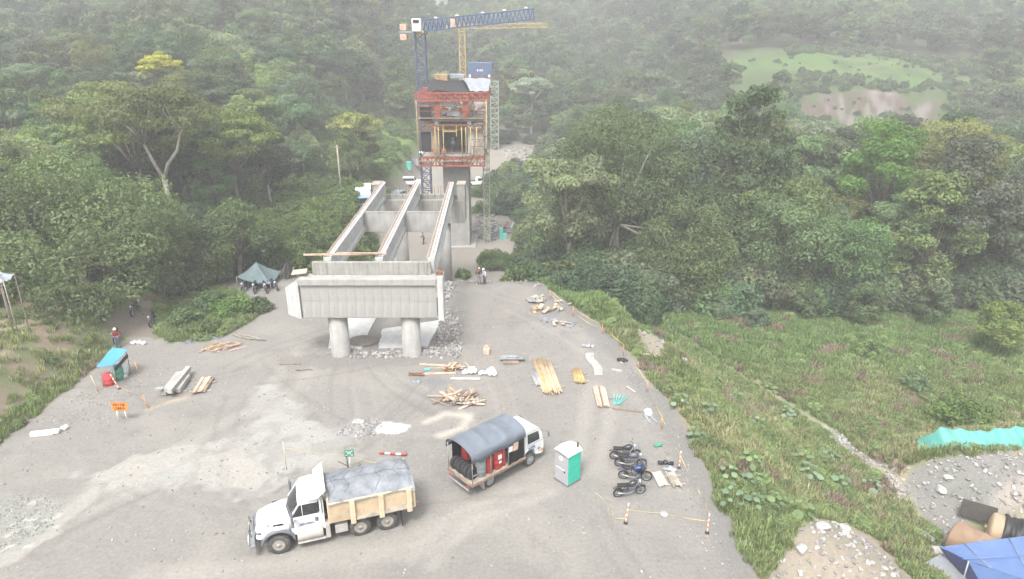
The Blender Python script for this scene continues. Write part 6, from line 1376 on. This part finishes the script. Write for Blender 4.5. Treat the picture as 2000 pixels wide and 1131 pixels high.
a_, b_, c_, d_ = PZ(1838, 1082, -2.6), PZ(1792, 1106, -3.6), PZ(1850, 1150, -3.9), PZ(1905, 1135, -3.0)
mb = MB(); q4(mb, a_, b_, c_, d_, .08); mb.build('canopy', M_TENTG, tn2); mb = MB(); q4(mb, a_, d_, PZ(1935, 1150, -4.2), PZ(1870, 1070, -4.2), .05); mb.build('back_wall', M_TENTG, tn2)
M_PIPE = mat('rusty_tan_pipe', (.27, .185, .125), .85, var=.15, scale=1.5, dirt=.4, dirtcol=(.25, .16, .10)); M_PIPE2 = mat('tan_pipe', (.38, .285, .19), .8, var=.12, scale=1.5, dirt=.3, dirtcol=(.3, .2, .14))
def pipe(a, b, r, m, lb, z):
    o = empty('large_pipe', a, 0, lb, 'pipe'); d = Vector(b) - Vector(a)
    mt = Vector((0, 0, 1)).rotation_difference(d.normalized()).to_matrix().to_4x4(); L_ = d.length
    MB().lathe([(.03, -.20), (r * .55, -.17), (r * .86, -.09), (r * .97, -.02), (r, .06), (r * 1.0, 1.2), (r * 1.025, 1.22), (r * 1.025, 1.32), (r, 1.34), (r, L_), (r * .93, L_ - .02)], n=40, M=mt).build('shell', m, o); MB().lathe([(.12, -.3), (.12, -.16)], n=12, M=mt).build('end_boss', m, o)
    return o
pA, pB = PZ(1863, 1046, -3.1), PZ(1975, 1108, -3.2); qA, qB = PZ(1935, 1032, -3.1), PZ(2090, 1088, -3.2)
pipe(tuple(pA), tuple(pB), .98, M_PIPE, 'large rust-brown pipe lying left of the plastic-covered one', 0)
pipe(tuple(qA), tuple(qB), .98, M_PIPE2, 'large tan pipe half covered with black plastic', 0)
def wrapf(u, v):
    a = math.pi * (.02 + .98 * v); cx_ = qA.lerp(qB, .05 + .9 * u); x, y = cx_.x, cx_.y; dq = (qB - qA).normalized(); r_ = 1.08 + .05 * math.sin(u * 25 + v * 9) + .04 * math.sin(u * 60); n_ = Vector((-dq.y, dq.x, 0)).normalized(); q = Vector((x, y, cx_.z)) - n_ * r_ * math.cos(a) + Vector((0, 0, r_ * math.sin(a))); return tuple(q)
tag(MB().grid(lambda u, v: wrapf(.10 + .85 * u, .03 + .86 * v), 40, 16, thick=.01).build('plastic_cover', M_BLKTARP), 'black plastic sheet draped over the tan pipe', 'plastic sheet')
tag(MB().box((0, 0, .5), (1.8, .08, 1.1), rot=(R(-8), 0, R(-32)), bev=.01).build('steel_plate', mat('dark_plate', (.07, .065, .06), .7, var=.15), None, tuple(PZ(1907, 1012, -3.6))), 'dark steel plate leaning behind the two large pipes', 'plate')
tag(MB().box((0, 0, .1), (1.4, .5, .1), rot=(0, R(12), R(-50)), bev=.01).build('metal_sheet', M_GRY, None, (24.8, 32.2, Hs(24.8, 32.2))), 'grey metal sheet at the left end of the rust-brown pipe', 'sheet')
tag(MB().lathe([(.28, -.3), (.30, -.28), (.30, .3), (.16, .3), (.16, -.28)], n=18, axis='X').build('concrete_ring', M_PALE, None, (24.2, 30.9, Hs(24.2, 30.9) + .3)), 'pale hollow concrete ring below the rust-brown pipe', 'ring')
M_NET = mat('turquoise_net', (.08, .30, .26), .6, var=.10, scale=1, bump=.4, bscale=3)
def netf(u, v):
    px = 1795 + 230 * u; top = 860 - 8 * math.sin(u * 3) + (14 if u < .05 else 0) + (8 * math.sin(u * math.pi * 2.2)); bot = 880 - 2 * u
    q = G(px, bot); q2 = q + Vector((.3, .9, 1.0 * (.25 + .75 * ss(0, .2, u)) * (1 + .15 * math.sin(u * 9)))); w_ = q.lerp(q2, v); w_ += Vector((0, .10 * math.sin(u * 40 + 6 * v), .03 * math.sin(u * 23 + 5 * v) + .02 * math.sin(u * 67 + 3 * v))) * (v * .7 + .3); return tuple(w_)
tag(MB().grid(netf, 110, 10, thick=.02).build('turquoise_tarp', M_NET), 'bright turquoise tarp draped along the top of the gravel heap', 'tarp')
# stones and rubble -------------------------------------------------------------
def rock_mesh(seed, m):
    bm = bmesh.new(); bmesh.ops.create_icosphere(bm, subdivisions=2, radius=1); r = random.Random(seed); k = [Vector((r.gauss(0, 1), r.gauss(0, 1), r.gauss(0, 1))).normalized() for _ in range(7)]
    for v in bm.verts:
        for q in k:
            d = v.co.dot(q); 
            if d > .62: v.co -= q * (d - .62) * .85
        v.co.z *= .72
    me = bpy.data.meshes.new('rock'); bm.to_mesh(me); bm.free(); me.materials.append(m); return me
M_ROCK = mat('grey_stone', (.36, .35, .33), .9, var=.3, scale=2); M_ROCKD = mat('dark_stone', (.22, .21, .20), .9, var=.3, scale=2)
ROCKC = bpy.data.collections.new('rocks'); RM = [rock_mesh(i, M_ROCK if i % 2 else M_ROCKD) for i in range(6)]
for i, me_ in enumerate(RM): ROCKC.objects.link(bpy.data.objects.new('rock_%d' % i, me_))
def rubble(name, polys, n_, lo, hi, lb, seed, pw=3):
    rr3 = random.Random(seed); P = []; S = []
    PW = [[Vector((*w_, 0)) for w_ in W(po)] for po in polys]
    g_ = np.random.default_rng(seed); P = []; cnt = n_ // len(PW) + 1
    for po in PW:
        xs = [q.x for q in po]; ys = [q.y for q in po]; x = g_.uniform(min(xs), max(xs), cnt * 6); y = g_.uniform(min(ys), max(ys), cnt * 6)
        k = poly_sd(x, y, [(q.x, q.y) for q in po]) < g_.uniform(-.3, .35, len(x)); P.append(np.column_stack([x[k], y[k]])[:cnt])
    P = np.concatenate(P)[:n_]; n_ = len(P); S = lo + (hi - lo) * g_.random(n_) ** pw; P = np.column_stack([P, H(P[:, 0], P[:, 1]) + S * .25])
    rz = np.random.default_rng(seed).random((n_, 3)) * [.6, .6, 6.28]
    o = scatter(name, P, np.column_stack([S * 1.2, S, S]), rz, np.random.default_rng(seed).integers(0, 6, n_), np.full((n_, 3), .3), ROCKC); return tag(o, lb, 'rubble')
rubble('rubble', [[(855, 690), (905, 690), (885, 600), (865, 600), (850, 650)], [(650, 700), (900, 695), (895, 672), (830, 682), (690, 688), (640, 690)]], 1500, .03, .20, 'strip of grey rubble beside and between the abutment columns', 31)
rubble('gravel', [[(0, 1131), (1440, 1131), (1280, 780), (1080, 580), (900, 570), (560, 620), (240, 680), (0, 870)]], 3800, .015, .075, 'loose gravel and small stones scattered over the yard', 32, 4)
rubble('gravel', [[(1290, 760), (1440, 1131), (1400, 1131), (1240, 760), (1180, 660), (1230, 690)], [(0, 975), (60, 965), (125, 985), (100, 1035), (0, 1080)], [(60, 830), (180, 750), (330, 720), (200, 830)]], 2600, .015, .065, 'coarse gravel along the yard edges', 33, 3)
rubble('gravel', [[(1750, 930), (1790, 905), (1900, 885), (2040, 880), (2040, 1010), (1900, 1010), (1850, 1060), (1800, 1020)], [(1480, 1215), (1500, 1085), (1560, 1040), (1690, 1045), (1800, 1200)], [(1230, 640), (1275, 640), (1340, 690), (1300, 720), (1290, 760), (1240, 700)], [(1600, 840), (1640, 840), (1770, 950), (1760, 985)]], 3000, .025, .17, 'stones and gravel on the spoil heap and the bare mounds', 34, 4)
rubble('rubble', [[(655, 852), (700, 818), (745, 822), (735, 852)]], 350, .03, .12, 'small patch of crushed grey stone beside the white lime patch', 35)
rubble('rubble', [[(905, 560), (1060, 565), (1060, 548), (905, 548)], [(850, 620), (890, 560), (875, 550), (865, 600)]], 420, .04, .22, 'stones along the far end of the yard', 36)
rubble('rubble', [[(925, 470), (985, 470), (960, 410), (925, 400)], [(990, 330), (1040, 330), (1035, 285), (985, 290)]], 500, .1, .45, 'boulders and debris on the low ground right of the tall pier', 37)
M_BOULD = mat('pale_boulder', (.38, .37, .35), .9, var=.25, scale=2, bump=.4)
BO = [(1608, 1032, .32, 'pale elongated boulder on top of the bare mound'), (1790, 1040, .30, 'pale boulder on the grassy strip below the spoil heap'), (1335, 705, .30, 'pale boulder at the top of the grass slope'), (1262, 698, .35, 'boulder on the rubble at the yard edge'), (1565, 1075, .28, 'tan stone low on the bare mound'), (1837, 958, .32, 'white angular boulder in the gravel heap face'), (1852, 935, .25, 'smaller white boulder above the other in the gravel heap'), (700, 828, .35, 'rounded pale stone beside the crushed stone patch'), (1650, 1035, .3, 'tan boulder in the middle of the bare mound')]
for i, (px, py, s, lb) in enumerate(BO):
    o = add('boulder', RM[i % 6].copy(), None, G(px, py) + Vector((0, 0, s * .3)), (.2, .1, i)); o.scale = (s * 1.3, s, s); o.data.materials[0] = M_BOULD; tag(o, lb, 'boulder')
# low-ground site things
for px, py, lb, m in ((1050 - 30, 452, '', M_TURQ),): pass
o = tag(MB().grid(lambda u, v: (3.0 * (u - .5), 2.4 * (v - .5), 1.5 * math.sin(math.pi * v) * (1 - .2 * u)), 10, 10, thick=.03).build('tarp_shelter', M_TARPG, None, G(812, 322)), 'grey tarp shelter beyond the second pier, left of the crane mast', 'shelter')
o = tag(MB().box((0, 0, 1.0), (1.4, 1.2, 2.0), bev=.03).box((0, 0, 2.05), (1.5, 1.3, .12), bev=.03).build('turquoise_cabin', M_TURQ, None, G(826, 318)), 'turquoise cabin right of the grey tarp shelter beyond the second pier', 'cabin')
o = tag(MB().box((0, 0, .8), (.9, .9, 1.6), bev=.03).box((0, 0, 1.65), (1.0, 1.0, .12), bev=.03).build('turquoise_cabin', M_TURQ, None, G(799, 332)), 'small turquoise box left of the grey tarp shelter', 'cabin')
o = tag(MB().box((0, 0, .8), (.5, .5, 1.6), bev=.03).box((.5, 0, .4), (.6, .5, .8), bev=.03).build('turquoise_drum_stand', M_TURQ, None, G(979, 466)), 'turquoise bin at the edge of the trees right of the tall pier', 'bin')
heap_px(960, 455, 'grey site debris and machinery parts right of the stair tower', [M_GRY, M_DARK, M_SILTARP, M_RUST], 26, 1.6, .9, .9, (.5, 1.8))
o = empty('utility_pole', G(668, 395), 0, 'thin pale wooden utility pole among the trees left of the girders', 'pole'); MB().tube([(0, 0, 0), (0, 0, 8.5)], .11, n=8).build('pole', M_BARK_PALE, o); MB().beam((-.6, 0, 8.2), (.6, 0, 8.2), .1, .1).build('cross_arm', M_WOODG, o)
# ------------------------------------------------------------------ trees that stand out
def custom_tree(px_c, Y, Rr, Ht, z0, kind, nleaf, size, tint_, label, seed, x=None, r0=.3, bark=None, name='forest_tree', cat='tree', zb=None, nl=12, droop=0, fork=.25):
    x = x if x is not None else PY(px_c, 500, Y).x; r_ = random.Random(seed); B = scaled(make_blobs(kind, r_), Rr, z0, Ht - z0)
    o = empty(name, (x, Y, (Hs(x, Y) if zb is None else zb) - .1), 0, label, cat)
    t_ = add('trunk', trunk_mesh('trunk', B, r0, z0 + (Ht - z0) * fork, seed, bark, nl), o); c = add('crown', leaf_cloud('crown', B, nleaf, size, rs=seed, droop=droop), o); c.color = tuple(min(.4, q * 1.35) for q in tint_) + (1,); return o
custom_tree(0, 57.5, 8.6, 11.0, -.4, 'dense', 42000, .28, (.105, .138, .062), 'huge rounded bright-green tree at the left, above the motorcycles', 901, x=-38.5, r0=.45)
custom_tree(0, 67.0, 5.0, 8.0, .8, 'bush', 12000, .30, (.070, .10, .040), 'dense leafy shrub tree between the huge round tree and the pyramid shelter', 902, x=-28.5)
# forked pale tree
ft = empty('forked_tree', (-41.0, 79.5, Hs(-41, 79.5) - .1), 0, 'tall tree with a pale forked trunk rising from the left forest', 'tree')
r_ = random.Random(31); B = scaled(make_blobs('umbrella', r_), 7.8, 9.5, 9.0)
mb = MB(); mb.tube([(0, 0, 0), (.1, 0, 4), (.0, 0, 7.6)], [.38, .30, .27], n=10); mb.tube([(0, 0, 7.4), (-.9, 0, 9.5), (-1.6, 0, 11.5), (-3.0, .2, 14.2)], [.24, .19, .15, .08], n=8); mb.tube([(0, 0, 7.4), (.7, 0, 9.2), (2.1, 0, 10.8), (2.7, .1, 12.6), (3.8, 0, 14.6)], [.25, .20, .17, .14, .07], n=8)
for b in r_.sample(B, 12): mb.tube([(-1.6, 0, 11.5) if b[0] < 0 else (2.7, .1, 12.6), (b[0] * .6, b[1] * .6, b[2] - 1.3), (b[0], b[1], b[2])], [.10, .07, .03], n=5)
mb.build('trunk', M_BARK_PALE, ft); c = add('crown', leaf_cloud('crown', B, 8500, .34, rs=31), ft); c.color = (.115, .135, .06, 1)
for a in ((-46.5, 84, 7.5, 17, (.13, .16, .05), 'yellow-green broad tree behind the forked tree'), (-37, 90, 6.5, 15.5, (.12, .155, .045), 'light green broad tree right of the forked tree'), (-54, 92, 7, 17, (.12, .14, .055), 'pale green spreading tree left of the forked tree')):
    custom_tree(0, a[1], a[2], a[3], 4, 'umbrella', 9000, .36, a[4], a[5], int(a[1]) + 40, x=a[0])
custom_tree(375, 128, 3.8, 16, 9, 'umbrella', 5200, .40, (.33, .29, .03), 'tree crowned with bright yellow blossom on the left hillside', 77)
custom_tree(0, 112, 4.5, 12, 6.5, 'umbrella', 4200, .36, (.19, .20, .07), 'small pale yellow-green tree with visible white trunks above the grass slope', 78, x=-22.5 - 3, r0=.2, bark=M_BARK_PALE)
# right side
custom_tree(0, 86, 6.5, 18.5, 2.5, 'tall', 15000, .36, (.080, .155, .028), 'vivid lime-green tall tree in the right forest', 911, x=47.5)
custom_tree(0, 80.5, 4.0, 9.5, 1.0, 'tall', 8000, .34, (.085, .16, .030), 'smaller vivid green tree in front of the tall lime-green one', 912, x=49)
custom_tree(0, 84, 9.0, 20.5, 1.5, 'dense', 30000, .32, (.078, .105, .045), 'giant broad dark-green tree with pale limbs right of the bridge', 913, x=13.5, r0=.5, bark=M_BARK_PALE, nl=22)
custom_tree(0, 82, 8.0, 18.0, .5, 'dense', 24000, .32, (.070, .098, .042), 'giant dark-green tree to the right of the broad one with pale limbs', 914, x=27.5, r0=.45, bark=M_BARK_PALE, nl=16)
custom_tree(0, 73.0, 5.6, 10.8, .6, 'dense', 19000, .28, (.085, .112, .045), 'round mid-green tree bulging from the right forest edge', 915, x=19.5)
custom_tree(0, 98, 8.0, 18, 5, 'umbrella', 13000, .38, (.155, .165, .06), 'broad tree with yellowish new leaves at the right edge', 916, x=63)
custom_tree(0, 92, 7.0, 15, 3, 'dome', 12000, .36, (.12, .155, .055), 'pale green rounded tree near the right edge, below the yellowish one', 917, x=70)
custom_tree(0, 200, 6.5, 17, 8.5, 'umbrella', 5200, .5, (.20, .24, .19), 'silvery layered tree behind the site track, right of the cranes', 918, x=5.5, bark=M_BARK_PALE)
custom_tree(0, 142, 6.5, 9, 2, 'umbrella', 6200, .5, (.17, .21, .15), 'second silvery layered tree left of the giant dark-green tree', 919, x=12.5)
custom_tree(0, 128, 6.0, 15, 7, 'umbrella', 6500, .45, (.135, .165, .11), 'grey-green flat-topped tree in front of the earth cutting', 920, x=58)
custom_tree(0, 140, 6.0, 15, 6, 'umbrella', 6500, .45, (.13, .16, .12), 'grey-green flat-topped tree right of its twin by the earth cutting', 921, x=77)
# single shrubs and young trees on the open grass, by ground pixel
SH = [(1690, 640, 2.3, 4.6, (.085, .12, .055), 'young broad-leaved tree at the right forest edge'), (1955, 700, 2.8, 5.2, (.13, .17, .05), 'bright yellow-green young tree at the right side of the meadow'), (1410, 628, 1.3, 2.4, (.10, .14, .08), 'pale sapling at the forest edge behind the path'), (1480, 640, 1.4, 2.0, (.09, .125, .08), 'grey-green sapling right of the pale one behind the path'), (1695, 700, 1.4, 1.7, (.12, .165, .06), 'light green low shrub in the middle of the meadow'), (1790, 765, 1.3, 1.6, (.10, .145, .075), 'blue-green shrub on the lower meadow'), (1885, 835, 2.3, 2.3, (.10, .15, .045), 'large round green shrub above the turquoise tarp'), (1820, 640, 2.2, 4.4, (.075, .105, .055), 'dark shrub tree at the forest edge, right part'), (1580, 622, 2.0, 3.2, (.07, .10, .045), 'dark shrub at the forest edge behind the meadow'),
      (412, 612, 1.6, 2.3, (.09, .135, .06), 'large-leaved shrub left of the pyramid shelter'), (358, 640, 1.5, 1.9, (.08, .12, .05), 'green shrub on the left bank of the yard'), (450, 622, 2.2, 1.6, (.09, .15, .04), 'bright green grassy shrub below the pyramid shelter'), (400, 655, 1.6, 1.1, (.09, .12, .045), 'low shrub behind the stick heap'), (505, 610, 1.2, 1.4, (.085, .12, .06), 'small shrub beside the path to the pyramid shelter'),
      (965, 525, 2.6, 2.4, (.075, .115, .04), 'dense green bush behind the two standing people'), (1020, 530, 2.4, 2.6, (.07, .105, .04), 'dense bush right of the one behind the people'), (905, 545, 1.1, 1.2, (.10, .15, .05), 'small light-green bush left of the two standing people'), (1075, 540, 2.2, 2.4, (.07, .10, .04), 'dark bush at the far right corner of the yard'), (720, 500, 2.2, 1.2, (.08, .13, .035), 'green weeds on the ground between left and middle girders'), (945, 420, 2.5, 2.2, (.085, .125, .045), 'green bush at the foot of the stair tower'), (985, 400, 3.0, 3.2, (.08, .115, .045), 'bush right of the stair tower'), (940, 385, 2.5, 2.0, (.09, .13, .05), 'bush behind the stair tower')]
for i, (px, py, Rr, Ht, tn_, lb) in enumerate(SH):
    p = G(px, py); custom_tree(0, p.y + Rr * .3, Rr, Ht, .0 if Ht < 3 else .5, 'bush' if Ht < 4 else 'tall', int(900 + 900 * Rr * Rr ** .5), .24, tn_, lb, 950 + i, x=p.x, r0=.07, name='shrub', cat='shrub', nl=6)
# broad-leaved plants on the slope: every big leaf is a part -----------------------
M_BIGLEAF = leaf_mat('big_leaf', False, .25, .55)
def bigleaf_mesh(s, lob):
    V = [(0, 0, 0)]; n = 12
    for k in range(n):
        a = -2.7 + 5.4 * k / (n - 1); r_ = s * (.34 + .16 * math.cos(a) + (.07 if k % 2 else -.02) * lob); V.append((r_ * math.cos(a) + s * .2, r_ * math.sin(a), -.10 * s * abs(math.sin(a)) - .12 * s * max(0, math.cos(a))))
    V2 = [(x, y, z - .006) for x, y, z in V]; F = [(0, k, k + 1) for k in range(1, n)]
    return mesh_np('leaf', np.array(V), np.array(F), [M_BIGLEAF], True)
BL = [bigleaf_mesh(.75, 1), bigleaf_mesh(.6, 1), bigleaf_mesh(.9, .7)]
for me_ in BL: a = me_.attributes.new('lv', 'FLOAT', 'POINT'); a.data.foreach_set('value', np.full(len(me_.vertices), .45, np.float32))
M_STEM = mat('green_stem', (.16, .20, .08), .7)
PL = [(1385, 800, 'topmost'), (1478, 828, ''), (1395, 740, ''), (1330, 790, ''), (1535, 808, ''), (1565, 900, ''), (1580, 930, ''), (1470, 935, ''), (1422, 925, ''), (1430, 985, ''), (1468, 900, ''), (1640, 945, ''), (1560, 1000, ''), (1620, 890, ''), (1700, 950, ''), (1500, 760, ''), (1440, 780, ''), (1360, 850, ''), (1475, 985, ''), (1515, 985, '')]
LB = ['below the path bend, high on the slope', 'in the middle of the upper slope', 'near the top boulder of the slope', 'close to the yard edge, upper slope', 'just left of the foot path', 'tall one in the centre of the slope', 'below the tall central one', 'in the centre left of the slope', 'left of the centre, with long stems', 'large one low at the yard edge', 'small one above the centre left', 'right part of the slope with pale leaves', 'low bluish one above the bare mound', 'near the dark weeds right of centre', 'at the lower end of the foot path', 'up by the foot path', 'small one between path and yard edge', 'at the yard edge beside the white strips', 'small one right of the large low one', 'small pale one above the bare mound']
rq = random.Random(77)
for i, (px, py, _) in enumerate(PL):
    p = G(px, py + 8); o = empty('broadleaf_plant', p, rq.random() * 6, 'wild plant with big round leaves, ' + LB[i], 'plant', 'big-leaved wild plants on the slope')
    ht = rq.uniform(.7, 1.25) * (1.35 if i in (5, 6, 9) else 1); n_ = rq.randint(8, 13); pass; tn_ = rq.choice([(.17, .245, .13), (.15, .22, .13), (.16, .235, .10), (.19, .26, .17)])
    MB().tube([(0, 0, -.1), (.05, 0, ht * .5), (0, .05, ht)], [.03, .022, .012], n=6).build('stem', M_STEM, o)
    for k in range(n_):
        a = k * 2.4 + rq.random() * .5; zz = ht * (.25 + .75 * (k + 1) / n_); rad = .55 * (1.15 - .7 * (k + 1) / n_) * rq.uniform(.8, 1.2)
        l = add('leaf', BL[k % 3], o, (math.cos(a) * rad * .7, math.sin(a) * rad * .7, zz), (rq.uniform(-.2, .2), rq.uniform(-.1, .35), a)); sc__ = rq.uniform(.6, 1.2) * (1.1 - .45 * k / n_) * .75; l.scale = (sc__,) * 3; f = rq.uniform(.8, 1.15); l.color = tuple(c * f for c in tn_) + (1,)
# grass tufts --------------------------------------------------------------------
def tuft(seed, n, h_, spread, wd=.022):
    r_ = np.random.default_rng(seed); V = []; F = []
    for k in range(n):
        a = r_.random() * 6.28; q = spread * math.sqrt(r_.random()); x, y = q * math.cos(a), q * math.sin(a); b = r_.random() * 6.28; hh = h_ * r_.uniform(.5, 1.2); ln = hh * r_.uniform(.2, .8)
        dx, dy = math.cos(b), math.sin(b); wx, wy = -dy * wd, dx * wd; i = len(V)
        V += [(x - wx, y - wy, 0), (x + wx, y + wy, 0), (x + dx * ln * .45 + wx * .8, y + dy * ln * .45 + wy * .8, hh * .75), (x + dx * ln * .45 - wx * .8, y + dy * ln * .45 - wy * .8, hh * .75), (x + dx * ln, y + dy * ln, hh)]; F += [(i, i + 1, i + 2), (i, i + 2, i + 3), (i + 3, i + 2, i + 4)]
    me_ = mesh_np('tuft', np.array(V), np.array(F), [M_LEAF_I]); lv = np.repeat(r_.random(n), 5).astype(np.float32); a = me_.attributes.new('lv', 'FLOAT', 'POINT'); a.data.foreach_set('value', lv); return me_
GRC = bpy.data.collections.new('tufts')
for i in range(5): GRC.objects.link(bpy.data.objects.new('tuft_%d' % i, tuft(i, 46, .34, .28, .018)))
n = 90000; rg = np.random.default_rng(44); x = rg.uniform(-48, 62, n); y = 19 + 54 * rg.random(n) ** 1.25
xe_ = np.interp(np.clip(y, 0, 66), EDGE_Y, EDGE_X); wb = (fbm(x / 2.2, y / 2.2, 21) - .5) * 2
shr = poly_sd(x, y, W([(300, 650), (310, 600), (360, 585), (420, 560), (470, 575), (510, 600), (490, 628), (400, 665), (330, 668)])) < wb * .5
keep = (shr | (x > xe_ + 1.0 + wb * .8) | ((x < -32.0 + wb * .5) & (y < 64))) & (np.abs(x) < .8 * (y + 9)) & (y < 71)
def ply(P): return poly_sd(x, y, W(P))
bare_ = np.minimum.reduce([ply([(1460, 1215), (1480, 1131), (1510, 1085), (1590, 1010), (1640, 1012), (1700, 1040), (1790, 1131), (1830, 1200)]) + .2, ply([(1750, 930), (1790, 905), (1900, 885), (2040, 880), (2040, 1010), (1900, 1010), (1850, 1060), (1800, 1020)]), ply([(1225, 640), (1275, 640), (1340, 690), (1300, 720), (1255, 700)]) + .5, line_d(x, y, W(pth)) - .35, ply([(190, 655), (215, 600), (300, 590), (300, 655), (330, 672), (235, 690)]), ply([(1850, 1131), (1830, 1040), (1880, 1000), (2200, 1000), (2200, 1300), (1900, 1300)])])
soilm = (x < -33.2) & (fbm(x / 2.5, y / 2.5, 61) < .62); keep &= (bare_ > wb * .4) & ~(soilm & (rg.random(n) < .82))
x, y = x[keep], y[keep]; n = len(x); zz = H(x, y); s = rg.uniform(.55, 1.35, n) * np.where(y > 52, 1.25, 1)
gn_ = ss(.25, .6, fbm(x / 4, y / 4, 51))[:, None]; tt = np.array([.20, .245, .105]) * gn_ + np.array([.29, .29, .165]) * (1 - gn_); lush_ = ss(50, 60, y)[:, None]; tt = tt * (1 - lush_) + np.array([.165, .24, .09]) * lush_
brn = (fbm(x / 1.6, y / 1.6, 57) > .66); tt[brn] = np.array([.25, .195, .155]); tt *= rg.uniform(.75, 1.25, (n, 1)); print('GRASS', n)
gr = scatter('grass', np.column_stack([x, y, zz - .03]), np.column_stack([s, s, s]), np.column_stack([np.zeros(n), np.zeros(n), rg.random(n) * 6.28]), rg.integers(0, 5, n), tt, GRC); tag(gr, 'rough green and straw-coloured grass on the banks and meadow', 'grass')
# low weeds mixed into the grass
m_ = rg.random(n) < np.where(shr[keep], .25, .035); wx, wy = x[m_], y[m_]; k = len(wx); s = rg.uniform(.10, .34, k)
wd_ = scatter('weeds', np.column_stack([wx, wy, H(wx, wy) - .05]), np.column_stack([s * 1.2, s * 1.2, s]), np.column_stack([np.zeros(k), np.zeros(k), rg.random(k) * 6.28]), rg.integers(0, 4, k), np.array([.20, .26, .115]) * rg.uniform(.75, 1.35, (k, 1)), BUSHC); tag(wd_, 'low leafy weeds among the grass', 'weeds')
# everything with a category is a thing unless it says otherwise; text becomes mesh
for o in list(sc.objects):
    if o.type == 'FONT':
        me_ = bpy.data.meshes.new_from_object(o); n_ = add(o.name, me_, o.parent, o.location, o.rotation_euler); nm = o.name; bpy.data.objects.remove(o); n_.name = nm
for o in sc.objects:
    if 'category' in o and 'kind' not in o: o['kind'] = 'thing'
